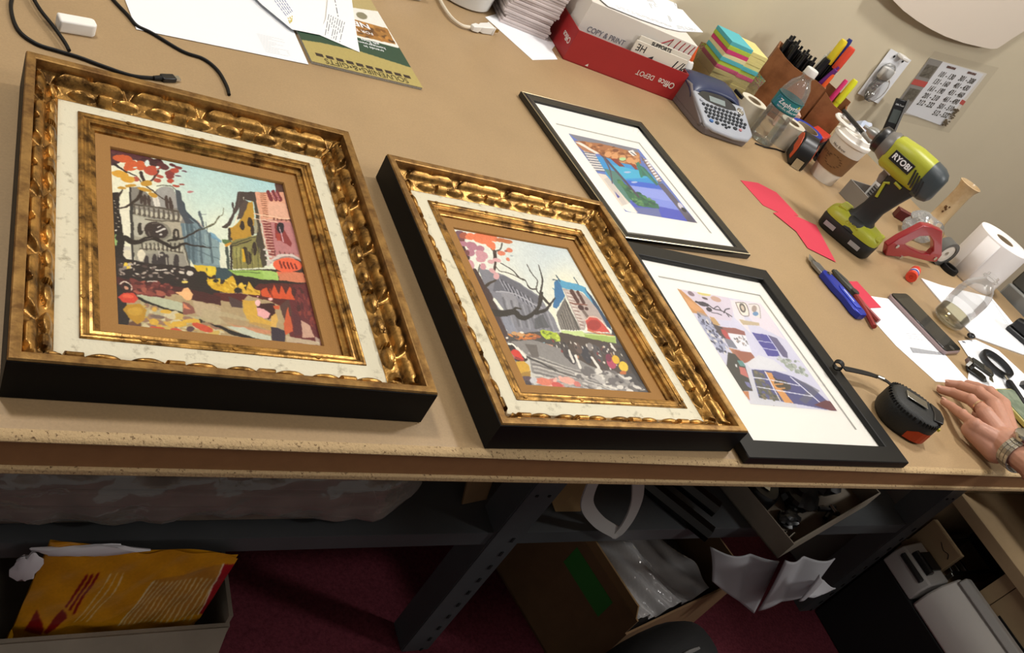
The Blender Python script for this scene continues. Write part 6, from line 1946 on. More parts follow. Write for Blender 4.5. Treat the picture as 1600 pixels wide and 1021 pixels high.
q = MB(); q.poly([wc(0, 0, .001), wc(1, 0, .001), wc(1, 1, .001), wc(0, 1, .001)]); q.build('backing_card', M_paperw, t, smooth=0, solid=0.0008)
q = MB(); q.poly([wc(0, .02, .002), wc(.22, .02, .002), wc(.22, 1, .002), wc(0, 1, .002)]); q.build('grey_strip', mat('strip_grey', '8d8a86', 0.7), t, smooth=0)
q = MB(); q.poly([wc(.22, 0.03, .0022), wc(.93, -.06, .0022), wc(.95, .98, .0022), wc(.22, 1.0, .0022)]); q.build('white_note', M_paper, t, smooth=0)
q = MB()
for u0, u1, v0, v1 in ((-.005, .225, .52, .62),):
    q.poly([wc(u0, v0, .0026), wc(u1, v0, .0026), wc(u1, v1, .0026), wc(u0, v1, .0026)])
q.poly([wc(.92, .40, .0026), wc(1.0, .38, .0026), wc(1.0, .46, .0026), wc(.92, .48, .0026)])
q.build('red_panel', mat('panel_red', 'c8403c', 0.6), t, smooth=0)
q = MB()
for v0, v1 in ((.68, .90), (.24, .46)):
    q.poly([wc(.03, v0, .0026), wc(.2, v0, .0026), wc(.2, v1, .0026), wc(.03, v1, .0026)])
q.build('product_photo', mat('photo_dark', '3d3a32', 0.5, ns=120, hx2='6a665c', thr=(.4, .6)), t, smooth=0)
ru = math.atan2(bx_.z, bx_.x)
Lx, Ly = bx_.length, by_.length
MW = lambda a_: (Matrix.Rotation(-a_, 3, 'Y') @ Matrix.Rotation(PI / 2, 3, 'X')).to_euler()
for i, (l_, r_) in enumerate((('101 - 130', '301 - 308'), ('131 - 160', '401 - 430'), ('161 - 190', '431 - 460'), ('201 - 210', '461 - 490'), ('212 - 232', '501 - 510'), ('', '512 - 532'))):
    for txt, u in ((l_, .42), (r_, .76)):
        if txt:
            lettering(txt, 0.023, M_inkd, t, wc(u, .82 - .135 * i + (.04 if u > .5 else 0) - .06 * u, .0028), MW(ru), sx=0.74, shear=0.2, bold=0.0005)
lettering('MINI-MAG', 0.0080, mat('seal_brown', '5a2c2c', 0.7), t, wc(.40, .94, .0028), MW(ru), bold=0.0008)
lettering('MINI-MAG', 0.0080, mat('seal_brown', '5a2c2c', 0.7), t, wc(.76, .94, .0028), MW(ru), bold=0.0008)
q = MB(); R_ = random.Random(5)
for k in range(26):
    p_ = wc(.93 + R_.uniform(-.04, .05), R_.uniform(-.05, .30), .006)
    q.sph(p_, (R_.uniform(.003, .006), .003, R_.uniform(.003, .006)), 6)
q.build('metal_fittings', mat('bronze_bits', '7a6a4c', 0.3, metal=0.8), t)
q = MB(); q.poly([wc(-.06, -.10, .0095), wc(1.08, -.14, .0095), wc(1.06, 1.16, .0095), wc(-.04, 1.14, .0095)]); q.build('clear_bag', clear('bag_film', refl=0.2, rough=0.1, haze=0.01), t, smooth=0)

c4 = wallpoly([(1392, 76), (1424, 93), (1372, 162), (1340, 146)], WY - .004)
o_ = c4[3]; bx_ = c4[2] - c4[3]; by_ = c4[0] - c4[3]; bx_.y = by_.y = 0
t = thing('blister_pack', 'white carded blister pack hanging on a wall hook above the cups', 'package', (o_.x, WY - .004, o_.z))
q = MB(); q.poly([wc(0, 0), wc(1, 0), wc(1, 1), wc(0, 1)]); q.build('card', M_paper, t, smooth=0, solid=0.0008)
q = MB(); q.box(wc(.5, .985, .012), (0.030, 0.024, 0.010), R=Matrix.Rotation(-math.atan2(bx_.z, bx_.x), 3, 'Y')); q.build('wall_hook', M_white, t, bevel=0.003)
q = MB(); q.box(wc(.32, .58, .012), (0.036, 0.020, 0.034)); q.build('white_fitting', M_white, t, bevel=0.003)
q = MB(); q.sph(wc(.38, .26, .014), (0.034, 0.013, 0.040), 16); q.sph(wc(.28, .60, .013), (0.026, 0.0145, 0.028), 14); q.build('blister', M_clear, t)
for u in (.30, .72):
    lettering('•', 0.03, M_inkd, t, wc(u, .90, .0012), MW(0))
# oval white board
ov = wallpoly([(1380, -16), (1395, 0), (1412, 17), (1432, 32), (1455, 46), (1477, 57), (1505, 67), (1530, 73), (1548, 76.5), (1558, 76), (1566, 71), (1582, 60), (1600, 49), (1640, 20), (1620, -60), (1560, -120), (1430, -110)], WY - .030)
o_ = ov[8]
q = MB()
n = len(ov)
q.add([(p_.x - o_.x, 0, p_.z - o_.z) for p_ in ov] + [(p_.x - o_.x, .012, p_.z - o_.z) for p_ in ov], [tuple(range(n)), tuple(range(2 * n - 1, n - 1, -1))] + [(i, (i + 1) % n, n + (i + 1) % n, n + i) for i in range(n)])
t = thing('wall_board', 'rounded off-white board hung on the wall at the top right', 'board', (o_.x, WY - .030, o_.z))
q.build('board_panel', mat('off_white_board', 'ddd0c0', 0.6), t, smooth=20)
q = MB()
for k in (6, 12):
    q.box((ov[k].x * .6 + ov[14].x * .4 - o_.x, .021, ov[k].z * .4 + ov[14].z * .6 - o_.z), (.02, .0175, .02))
q.build('standoff', M_whitecard, t)
# digital gauge leaning on the wall
a, b2 = Vector((2.170, 1.190, 0.004)), Vector((2.158, 1.240, 0.150))
zx = (b2 - a).normalized(); yx = Vector((-0.55, -0.75, 0)); yx = (yx - zx * yx.dot(zx)).normalized(); xx = yx.cross(zx)
t = thing('digital_gauge', 'black digital gauge leaning against the wall behind the drill chuck', 'gauge', a, 0, None, Matrix((xx, yx, zx)).transposed().to_euler())
Lz = (b2 - a).length
q = MB(); q.box((0, 0, Lz / 2 - .004), (0.034, 0.011, Lz - .022)); q.build('body', M_blackp, t, bevel=0.003)
q = MB(); q.box((-.013, 0.0085, Lz / 2), (0.005, 0.006, Lz * .86)); q.build('slide_rail', mat('dull_steel', '8b8a88', 0.35, metal=0.7), t)
q = MB(); q.box((0.002, 0.006, Lz * .60), (0.022, 0.001, 0.036)); q.build('display', mat('gauge_lcd', '4c5250', 0.2), t)
q = MB(); q.lathe([(0.0085, 0), (0.0085, 0.003), (0.0005, 0.004)], 18, 0, (0.002, 0.0055, Lz * .33), (0, 1, 0)); q.build('button', M_metal, t)
lettering('OK-Tool', 0.006, M_paper, t, (0.002, 0.0062, Lz * .80), Matrix(((-1, 0, 0), (0, 0, 1), (0, 1, 0))).transposed().to_euler())
# plastic pouches


def crumple(name, label, cat, c, r, m, seed, n=22, rz=0.0, amp=.22):
    rg_ = np.random.default_rng(seed)
    ph = rg_.random((6, 3)) * 7
    k_ = rg_.normal(size=(6, 3)) * 3.2
    q = MB(); q.sph((0, 0, 0), 1.0, n)
    out_ = []
    for v in q.v:
        d = 1 + amp * sum(math.sin(k_[i] @ np.array(v) * 1.3 + ph[i, 0]) for i in range(6)) / 2.2
        z = v[2] * d * r[2] + r[2]
        out_.append((v[0] * d * r[0], v[1] * d * r[1], max(0.0006, z)))
    q.v = out_
    return tag(q.build(name, m, None, c, rz=rz, smooth=25), label, cat)


pz = crumple('plastic_pouch', 'crumpled clear pouch of blue and white wipes beside the pen box', 'pouch', (1.862, 1.045, 0), (0.048, 0.036, 0.050), mat('pouch_blue', 'b4c0d6', 0.35, ns=16, hx2='e0dde0', thr=(.42, .56)), 4)
crumple('plastic_bag', 'crinkled clear plastic bag between the drill handle and the vase', 'plastic bag', (1.872, 0.742, 0), (0.055, 0.034, 0.028), clear('bag_clear', refl=1.6, rough=0.08, haze=0.18, crinkle=50), 8)
q = MB(); q.box((0, 0, 0.012), (0.05, 0.02, 0.022)); tag(q.build('maroon_box', mat('maroon_card', '5a1a1c', 0.4), None, (1.885, 0.806, 0), rz=-.5, bevel=.001), 'small maroon box lying at the foot of the tan vase', 'box')

# ================================================================== under the bench
M_card = mat('brown_cardboard', '7d6040', 0.85, nz=0.08, ns=20)
M_cardg = mat('grey_cardboard', '8b8172', 0.85, nz=0.08, ns=20)
M_cardin = mat('cardboard_inside', '9a7a50', 0.85, nz=0.06, ns=20)
# --- film-wrapped bundle of mouldings on the shelf
t = thing('wrapped_bundle', 'long bundle of mouldings in crinkled clear film on the grey shelf', 'bundle', (0.262, 0.4325, SZ + .0005))
M_mould = mat('bundle_wood', '6b5f54', 0.5, nz=0.35, ns=14)
q = MB(); rg = random.Random(2)
for i in range(5):
    for j in range(3):
        q.box((-.02 + rg.uniform(-.03, .03), -.088 + i * .044, .022 + j * .036), (0.72, 0.038, 0.030), rz=rg.uniform(-.01, .01))
q.build('moulding', M_mould, t, bevel=.004)
M_wrap = clear('shrink_film', refl=2.6, rough=0.12, haze=0.27, hazecol='cfc8bc', crinkle=22)
q = MB()
npr = np.random.default_rng(5)
NU, NV = 60, 40


def film(u, v):
    a_ = 2 * PI * v
    x = -.42 + .84 * u
    end = max(0, abs(u - .5) - .42) / .08
    k_ = 1 - .30 * end ** 1.5
    w_ = 1 + .05 * math.sin(13 * u + 5 * math.cos(a_)) + .035 * math.sin(37 * u + 9 * a_) + .025 * math.sin(71 * u - 4 * a_)
    c_, s_ = math.cos(a_), math.sin(a_)
    y = .122 * math.copysign(abs(c_) ** .55, c_) * k_ * w_
    z = .068 + .064 * math.copysign(abs(s_) ** .6, s_) * k_ * (w_ if s_ > 0 else 1)
    return (x, y, max(.0008, z))


q.grid(film, NU, NV)
q.build('film', M_wrap, t, smooth=60)

# --- yellow mailer in a grey box on the floor
bx0, by0, bx1, by1, bz = -0.06, 0.262, 0.452, 0.62, -0.660
t = thing('floor_box', 'grey cardboard box on the floor holding the yellow mailer', 'box', ((bx0 + bx1) / 2, (by0 + by1) / 2, FLOOR))
w, d, h = bx1 - bx0, by1 - by0, bz - FLOOR
q = MB()
q.box((0, 0, .003), (w, d, .006))
for s_ in (-1, 1):
    q.box((0, s_ * d / 2, h / 2), (w + .006, .006, h - (.0 if s_ < 0 else -.02))); q.box((s_ * w / 2, 0, h / 2 + .01), (.006, d - .006, h + .02))
q.build('box_wall', M_cardg, t, smooth=0)
q = MB(); q.add([(-w / 2, -d / 2 - .004, h), (w / 2, -d / 2 - .004, h), (w / 2 - .02, -d / 2 - .055, h - .05), (-w / 2, -d / 2 - .05, h - .05)], [(0, 1, 2, 3)]); q.build('flap', M_cardg, t, smooth=0, solid=.004)
q = MB(); q.box((-.03, -d / 2 - .0625, h - .049), (.11, .010, .006), rz=0.0); ts = q.build('yellow_tape_strip', mat('tape_yellow', 'b8862a', 0.5), t)
# mailer: front face printed, pillow shaped
q4 = [(45, 850), (322, 885), (328, 992), (10, 1012)]
p = Pic(q4, 220, 110, 'd79a1c', 0.4)
p.crop(0, 820, 4.444)
p.F('8e1c1c', '205,655 255,535 380,660 370,710 210,705'); p.F('8e1c1c', '385,680 475,515 540,575 440,680 420,705')
for k in range(3):
    p.S('8e1c1c', 22, f'{565 + k * 38},325 {500 + k * 38},{498 + k * 22}')
for k in range(3):
    p.S('e8cfa0', 9, f'{735 + k * 45},335 {715 + k * 48},430 {615 + k * 50},620')
p.F('c08a34', '1040,390 1385,330 1425,610 960,655'); p.S('e8d8b0', 12, '1040,400 960,650')
for k in range(13):
    p.S('dcc48c', 9, f'{1065 + k * 27},400 {985 + k * 34},650')
p.F('a81c24', '1375,330 1500,300 1500,640 1425,600'); p.S('ecdcc0', 9, '1375,330 1425,610')
t = thing('yellow_mailer', 'crumpled yellow mailer bag with red and white stripes, in the grey floor box', 'mailer', (0.272, 0.269, -0.718))
w, h = 0.240, 0.236
ob = p.build('printed_face', w, h, colour_attr('glossy_bag_print', 0.28, 0.2, 60, 0.4), t, (-w / 2 + .02, 0, 0), 0.05)
me = ob.data
co = np.empty(len(me.vertices) * 3); me.vertices.foreach_get('co', co); co = co.reshape(-1, 3)
u, v = co[:, 0] / w, co[:, 1] / h
top = 1 - .24 * np.clip(u - .35, 0, 1) ** 1.0 + .03 * np.sin(9 * u + 1) + .02 * np.sin(23 * u)
zz = v * h * top
bul = .045 * (np.clip(1 - (2 * u - 1) ** 4, 0, 1) * np.clip(4 * v * (1 - v), 0, 1) ** .6)
cr = .004 * np.sin(17 * u + 9 * v) * np.sin(3 + 11 * v) + .003 * np.sin(31 * u - 19 * v)
yy = np.maximum(-.35 * cr + .055 * v * h + .012 * (1 - np.clip(4 * v, 0, 1)) + .003 + .006 * (2 * u - 1) ** 8, .0005)
me.vertices.foreach_set('co', np.stack([co[:, 0] + .02 * v, yy, zz], 1).ravel())
me.polygons.foreach_set('use_smooth', [True] * len(me.polygons)); me.update()
q = MB(); q.grid(lambda a_, b_: (-w / 2 + .02 + a_ * w + .02 * b_, .060 * (1 - (2 * a_ - 1) ** 4) * (4 * b_ * (1 - b_)) ** .6 * max(0, 1 - b_ * 1.25) + .055 * b_ * h + .0065 + .006 * (2 * a_ - 1) ** 8, b_ * h * (1 - .24 * max(0, a_ - .35) + .03 * math.sin(9 * a_ + 1))), 20, 10)
q.build('back_face', mat('mailer_yellow', 'd09418', 0.3), t, smooth=60)
q = MB()
for c_, r_, sd in (((-.035, .0165, h * .975), (.062, .0050, .011), 1), ((-.100, .0125, h * .86), (.016, .0050, .030), 2)):
    k0 = len(q.v)
    q.sph((0, 0, 0), 1.0, 18)
    for i in range(k0, len(q.v)):
        x, y, z = q.v[i]
        d_ = 1 + .22 * math.sin(5 * x + 3 * sd) * math.cos(4 * z + sd) + .12 * math.sin(11 * x + 7 * z)
        q.v[i] = (c_[0] + x * d_ * r_[0], c_[1] + y * r_[1], c_[2] + z * d_ * r_[2])
q.build('white_lining', mat('bag_lining', 'd8d6da', 0.4), t, smooth=30)
crumple('crumpled_paper', 'white crumpled paper bag left of the yellow mailer in the floor box', 'paper bag', (0.015, 0.375, -0.72), (0.062, 0.085, 0.080), mat('kraft_white', 'b8b2a6', 0.85), 12, amp=.12)
q = MB(); q.box((0, 0, .04), (.10, .06, .08)); tag(q.build('red_packet', mat('packet_red', '8c2428', 0.4), None, (0.375, 0.48, -0.66), rz=.2, bevel=.006), 'dark red packet behind the yellow mailer in the floor box', 'packet')
for o_ in bpy.data.objects:
    if o_.name == 'red_packet':
        o_.location.z = FLOOR + .0065 + T
        o_.scale = (1, 1, 2.9)

# --- flat brown board, bag handle, black mouldings, boxes on the shelf
q = MB(); q.add([(0, 0, 0), (.05, .01, 0), (.065, .16, .30), (-.02, .16, .30)], [(0, 1, 2, 3)])
tag(q.build('cardboard_piece', M_card, None, (0.80, 0.36, SZ + .001), smooth=0, solid=.004), 'brown cardboard piece leaning on the shelf between the bundle and the leg', 'cardboard')
q = MB()
q.add([(0, 0, 0), (.055, .0, 0), (.10, .06, .13), (.02, .10, .15), (-.05, .03, .06)], [(0, 1, 2, 3), (0, 3, 4)])
tag(q.build('torn_cardboard', M_cardin, None, (0.985, 0.345, SZ + .001), smooth=0, solid=.003), 'torn tan cardboard flap on the shelf beside the white bag handles', 'cardboard')
lp = [aty(x, y, 0.296) for x, y in ((926, 752), (914, 790), (932, 818), (958, 834), (964, 836), (980, 815), (992, 785), (994, 752))]
o_ = lp[4]
q = MB(); q.tube(smooth_path([p_ - o_ + Vector((0, .0, .006)) for p_ in lp], 6), .006, 6, flat=(.024, .003, (0.1, -1, .2)))
tag(q.build('plastic_carrier_bag', mat('milky_bag', 'b4b2ae', 0.4), None, (o_.x, o_.y, o_.z), smooth=50), 'loop of a white plastic carrier bag hanging to the shelf edge', 'bag')
for i, (x, y, rz_, L, lab) in enumerate(((1.225, 0.40, 2.28, .30, 'lower'), (1.262, 0.43, 2.28, .28, 'upper'))):
    q = MB(); q.rings([[(xx, yy, zz) for yy, zz in ((-.018, 0), (.018, 0), (.018, .012), (.010, .024), (-.006, .026), (-.012, .016), (-.018, .014))] for xx in (-L / 2, L / 2)])
    tag(q.build('black_moulding', M_gloss, None, (x - .01 * i, y, SZ + .001 + .0275 * i), rz=rz_, smooth=0), f'{lab} of two lengths of black frame moulding lying on the shelf', 'moulding', 'black mouldings on the shelf')
for i, (x, y, z, w_, d_, h_, rz_, c_, lab) in enumerate(((1.355, 0.60, 0, .08, .10, .06, .5, 'd3d0d2', 'white printed packet between the black mouldings and the tool tray'), (1.365, 0.475, 0, .045, .09, .05, .45, '5c5668', 'dusky violet packet beside the tool tray on the shelf'), (1.24, 0.70, 0, .12, .12, .07, .4, 'c6c2bc', 'pale box behind the black mouldings on the shelf'))):
    q = MB(); q.box((0, 0, h_ / 2), (w_, d_, h_)); tag(q.build('small_packet', mat('packet_' + c_, c_, 0.6), None, (x, y, SZ + .001), rz=rz_, smooth=0, bevel=.001), lab, 'packet')
# --- tool tray hanging over the shelf edge
K = Vector((1.485, 0.232, SZ + .0012)); rk = math.radians(17)
t = thing('tool_tray', 'shallow brown cardboard tray of tools jutting over the shelf edge', 'tray', K, rk)
w, d, h = 0.42, 0.26, 0.052
q = MB()
q.box((w / 2, d / 2, .0015), (w, d, .003))
q.box((w / 2, .0015, h / 2), (w, .003, h)); q.box((w / 2, d - .0015, h / 2), (w, .003, h)); q.box((.0015, d / 2, h / 2), (.003, d - .006, h)); q.box((w - .0015, d / 2, h / 2), (.003, d - .006, h))
q.build('tray_wall', M_cardg, t, smooth=0)


def intray(x, y, z=.0035):
    p_ = K + Matrix.Rotation(rk, 3, 'Z') @ Vector((x, y, z))
    return (p_.x, p_.y, p_.z)


t2 = thing('tape_measure', 'black tape measure with a steel clip, in the cardboard tool tray', 'tape measure', intray(.075, .13), rk + .5)
q = MB(); q.rings([[(x * k_ * .95, y * k_, z) for x, y in sh] for z, k_ in ((0.0, .9), (.006, 1.0), (.032, 1.0), (.040, .86))]); q.build('case', M_blackp, t2, smooth=50)
q = MB(); q.box((0, 0, .0425), (.030, .020, .0014)); q.box((0, .012, .041), (.030, .003, .003)); q.build('belt_clip', M_metal, t2)
q = MB(); q.box((0, 0, .005), (.10, .014, .010)); tag(q.build('orange_cutter', M_or, None, intray(.022, .10), rz=rk + 1.45, bevel=.003), 'orange cutter lying along the side of the cardboard tool tray', 'cutter')
rg = random.Random(8)
for i in range(3):
    x, y = ((.380, .205), (.115, .228), (.250, .026))[i]
    t2 = thing('spring_clamp', 'black spring clamp among the tools in the cardboard tray', 'clamp', intray(x, y), rk + rg.uniform(-.2, .2), 'black clamps in the tool tray')
    q = MB(); q.tube(smooth_path([(-.028, -.012, .010), (0, -.003, .014), (.028, -.008, .010)], 5), .006, 8); q.tube(smooth_path([(-.028, .012, .012), (0, .003, .018), (.028, .008, .012)], 5), .006, 8); q.build('jaws', M_blackp, t2)
    q = MB(); q.cyl((0, -.009, .024), (0, .009, .024), .0045, None, 12); q.build('spring', M_metal, t2)
for i, (x, y, a_) in enumerate(((.055, .030, .2), (.075, .022, .1))):
    q = MB(); q.cyl((-.02, 0, .004), (.02, 0, .004), .0038, None, 12); tag(q.build('steel_bolt', M_metal, None, intray(x, y), rz=rk + a_), ('left' if i == 0 else 'right') + ' of two short steel bolts at the corner of the tool tray', 'bolt')
q = MB(); q.sph((0, 0, .010), (.018, .011, .010), 12); q.sph((.016, .004, .010), (.010, .009, .009), 10); tag(q.build('yellow_wing_nut', mat('yellow_cap', 'e4cd2c', 0.35), None, intray(.045, .218), rz=rk), 'yellow wing knob at the back of the tool tray', 'knob')

for i, (x, y, r_, lab) in enumerate(((.185, .09, (.056, .042, .020), 'black tool pouch at the middle of the cardboard tool tray'), (.318, .095, (.054, .044, .021), 'black tool pouch at the right end of the cardboard tool tray'), (.235, .203, (.080, .034, .020), 'black tool pouch at the back of the cardboard tool tray'), (.105, .055, (.030, .022, .012), 'small black pouch near the front corner of the tool tray'))):
    crumple('tool_pouch', lab, 'pouch', intray(x, y), r_, mat('black_leather', '17181a', 0.4), 20 + i, 20, rk, .18)
# --- carton with film and foam sheets on the floor
Cb = Vector((1.185, 0.185, FLOOR)); rc = math.radians(14)
t = thing('open_carton', 'open brown carton on the floor with a green sticker, full of film and foam', 'carton', Cb, rc)
w, d, h = 0.40, 0.34, 0.268
q = MB()
q.box((w / 2, d / 2, .003), (w, d, .006))
q.box((w / 2, 0.002, h * .42), (w, .004, h * .84)); q.box((w / 2, d - .002, h / 2), (w, .004, h)); q.box((.002, d / 2, h / 2), (.004, d - .008, h)); q.box((w - .002, d / 2, h * .45), (.004, d - .008, h * .9))
q.build('carton_wall', M_card, t, smooth=0)
q = MB(); q.add([(.004, d - .004, h), (w - .004, d - .004, h), (w - .03, d + .10, h + .07), (.03, d + .10, h + .07)], [(0, 1, 2, 3)]); q.add([(0.002, .01, h), (0.002, d - .01, h), (-.012, d - .02, h + .035), (-.012, .02, h + .035)], [(0, 1, 2, 3)]); q.build('flap', M_cardin, t, smooth=0, solid=.003)
q = MB(); q.poly([(-.0006, .185, h * .70), (-.0006, .060, h * .70), (-.0006, .060, h * .90), (-.0006, .185, h * .90)]); q.build('green_sticker', mat('green_sticker', '3c8a3a', 0.6), t, smooth=0)
M_film2 = clear('packing_film', refl=2.4, rough=0.12, haze=0.5, hazecol='cfcdcc', crinkle=30)


def incart(x, y, z):
    p_ = Cb + Matrix.Rotation(rc, 3, 'Z') @ Vector((x, y, z))
    return (p_.x, p_.y, p_.z)


q = MB(); q.grid(lambda a_, b_: (.012 + .25 * a_, .010 + .30 * b_, .215 + .030 * math.sin(5 * a_ + 2) * math.cos(4 * b_) + .014 * math.sin(13 * a_ + 7 * b_) + .035 * (1 - b_) * math.exp(-((a_ - .5) * 3) ** 2) + .006 * math.sin(41 * a_ + 23 * b_)), 46, 40)
tag(q.build('packing_film', M_film2, None, tuple(Cb), rz=rc, smooth=60), 'crumpled clear packing film filling the open brown carton', 'film')
q = MB(); q.prism([(.020, .02), (.375, .02), (.375, .32), (.020, .32)], .0065, .150); tag(q.build('foam_block', mat('dark_packing', '4a4643', 0.9), None, tuple(Cb), rz=rc, smooth=0), 'dark packed material under the film in the open brown carton', 'packing')
M_foam = mat('grey_foam', 'a2a2a6', 0.8)


def folded(label, pts, fans, o_px):
    """creased sheet: corner points as (pixel x, pixel y, depth y); fans are index lists of its facets"""
    P_ = [aty(x, y, d_) for x, y, d_ in pts]
    o_ = P_[o_px]
    q = MB()
    q.add([p_ - o_ for p_ in P_], fans)
    return tag(q.build('foam_sheet', M_foam, None, tuple(o_), smooth=180, solid=.0025, sub=2), label, 'foam sheet')


def bent(label, c00, c10, c11, c01, bulge, ph):
    """foam sheet bent between four corners given as (pixel x, pixel y, depth y)"""
    C_ = [aty(x, y, d_) for x, y, d_ in (c00, c10, c11, c01)]
    o_ = sum(C_, Vector()) / 4
    q = MB()

    def f(a_, b_):
        p_ = C_[0].lerp(C_[1], a_).lerp(C_[3].lerp(C_[2], a_), b_) - o_
        return tuple(p_ + Vector((bulge * .3 * math.sin(3 * b_ + ph), -bulge * abs(math.sin(PI * a_ * 1.4 + ph)) * (.4 + b_), bulge * .6 * math.sin(4 * a_ + 2 * b_ + ph) * b_)))
    q.grid(f, 20, 20)
    return tag(q.build('foam_sheet', M_foam, None, tuple(o_), smooth=40, solid=.0025), label, 'foam sheet')


bent('grey foam sheet standing upright in the open carton, left of the curled ones', (1112, 908, .240), (1176, 956, .205), (1212, 868, .240), (1106, 854, .276), .010, .3)
bent('grey foam sheet curling out of the open carton toward the steel leg', (1182, 952, .186), (1258, 928, .178), (1298, 866, .222), (1222, 866, .214), .012, 1.0)
bent('small grey foam sheet rolled outward at the right corner of the open carton', (1246, 938, .160), (1272, 930, .160), (1300, 912, .186), (1276, 892, .178), .010, .8)
# --- black shoulder bag at the bottom edge
cbg = at(1062, 1050, -0.62)
t = thing('black_bag', 'black soft bag with a grey zip, at the bottom edge below the carton', 'bag', (1.125, 0.072, FLOOR), 0.25)
q = MB(); q.rings([[(x * k_, y * k_, z) for x, y in [(.15 * math.copysign(abs(math.cos(a_)) ** .7, math.cos(a_)), .072 * math.copysign(abs(math.sin(a_)) ** .7, math.sin(a_))) for a_ in [2 * PI * j / 28 for j in range(28)]]] for z, k_ in ((.001, .9), (.02, 1.0), (.26, 1.02), (.335, .93), (.372, .72), (.388, .40), (.390, .1))])
q.build('bag_body', mat('black_nylon', '0c0c0d', 0.7, bump=.2, bs=300), t, smooth=60)
q = MB(); q.tube(smooth_path([(-.08, -.022, .372), (-.04, -.012, .385), (.01, -.006, .3915), (.05, -.008, .386)], 6), .0035, 6); q.build('zip', mat('grey_zip', '7a7876', 0.4), t)

# --- shelf unit with printers to the right of the bench
CX = 2.15
t = thing('shelf_unit', 'beige wooden shelf unit right of the bench, with a dark open bay', 'shelf unit', (CX, 0.0, FLOOR))
M_birch = mat('pale_birch', 'a88f6c', 0.6, nz=0.10, ns=9)
fz = lambda z: z - FLOOR


def board(q, y0, y1, z0, z1, x0=0.0, x1=0.30):
    q.box(((x0 + x1) / 2, (y0 + y1) / 2, fz((z0 + z1) / 2)), (x1 - x0, y1 - y0, z1 - z0))


q = MB()
board(q, -.30, .36, -.437, -.405, -.012)
board(q, -.30, .36, -.12, -.09)
board(q, .33, .36, -.403, -.122); board(q, -.30, -.27, -.403, -.122)
board(q, .10, .135, FLOOR + .001, -.439); board(q, -.30, -.27, FLOOR + .001, -.439); board(q, .33, .36, FLOOR + .001, -.439)
board(q, -.265, .098, -.56, -.439, .0, .02)
board(q, .137, .328, -.62, -.60)
board(q, -.265, .098, FLOOR + .02, -.60, 0, .02)
q.build('carcass', M_birch, t, smooth=0, bevel=.001)
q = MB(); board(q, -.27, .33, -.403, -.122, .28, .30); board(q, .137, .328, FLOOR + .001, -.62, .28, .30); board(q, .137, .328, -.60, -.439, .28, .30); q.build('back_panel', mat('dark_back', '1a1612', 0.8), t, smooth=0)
q = MB()
for y in (.20, .30):
    q.box((.10, y, fz(-.575)), (.20, .012, .045))
for k in range(3):
    q.box((.02 + .03 * k, .25, fz(-.560)), (.010, .11, .010))
q.build('drawer_runner', M_metal, t, bevel=.001)
q = MB()
for k in range(3):
    q.box((-.0005, -.02 - .05 * k, fz(-.30 + .03 * (k % 2))), (.004, .012, .035))
q.build('handle_slot', M_hole, t, smooth=0)
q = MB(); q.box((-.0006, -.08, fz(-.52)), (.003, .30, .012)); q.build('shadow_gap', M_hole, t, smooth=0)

LS = -0.635
t = thing('low_stand', 'low black stand in front of the beige shelf unit', 'stand', (2.098, 0.03, FLOOR))
q = MB(); q.box((0.0, 0.0, (LS - FLOOR) / 2), (0.086, 0.53, LS - FLOOR)); q.build('stand_body', mat('stand_black', '0b0b0c', 0.7), t, bevel=.004)
M_prn = mat('printer_grey', 'b3b1ad', 0.45)
t = thing('label_printer', 'grey desktop label printer on the low black stand, with a black roller', 'printer', (2.094, 0.238, LS + .001), 0.0)
q = MB()
pr = [(-.040, 0), (.034, 0), (.034, .076), (.02, .076), (.0, .070), (-.026, .062), (-.040, .040)]
q.rings([[(x, y, z) for x, z in pr] for y in (-.055, .055)])
q.build('printer_body', M_prn, t, bevel=.004, seg=2, smooth=40)
q = MB(); q.box((-.036, 0, .053), (.012, .076, .012), R=Matrix.Rotation(-.6, 3, 'Y')); q.build('front_slot', M_blackp, t, bevel=.002)
q = MB(); q.cyl((-.012, -.030, .070), (-.012, .030, .070), .010, None, 20); q.box((.010, 0, .0785), (.036, .048, .005)); q.build('black_roller', M_blackp, t)
t = thing('wooden_box', 'pale wooden box with a dark scratch standing behind the grey label printer', 'wooden box', (2.1385, 0.266, LS + .001), 0.0)
q = MB(); q.box((0, 0, .068), (.018, .104, .136)); q.build('box_body', M_birch, t, bevel=.001)
q = MB(); q.tube(smooth_path([(-.0096, -.040, .105), (-.0097, -.032, .114), (-.0096, -.018, .110), (-.0096, .0, .118)], 5), .0010, 5); q.build('scratch', M_hole, t)
t = thing('white_printer', 'white printer with a tilted lid at the bottom right, before the shelf unit', 'printer', (2.094, 0.065, LS + .001))
q = MB()
pr = [(-.040, 0), (.050, 0), (.050, .098), (.022, .110), (-.022, .085), (-.040, .050)]
q.rings([[(x, y, z) for x, z in pr] for y in (-.13, .108)])
q.build('printer_body', mat('printer_white', 'd8d4ce', 0.4), t, bevel=.006, seg=2, smooth=40)
q = MB(); q.rings([[(x, y, z) for x, z in ((.004, .108), (.049, .102), (.049, .118), (.018, .126))] for y in (-.125, .100)]); q.build('lid', M_prn, t, bevel=.004)

# ================================================================== the person's hand
M_skin = mat('skin', 'b8856f', 0.5, nz=0.06, ns=60, bump=0.12, bs=420)
_sk = M_skin.node_tree.nodes['Principled BSDF']
_sk.inputs['Subsurface Weight'].default_value = 0.12
_sk.inputs['Subsurface Radius'].default_value = (0.006, 0.002, 0.001)
HO = Vector((1.39, 0.13, 0.0))


def hp(x, y, z):
    return at(x, y, z) - HO


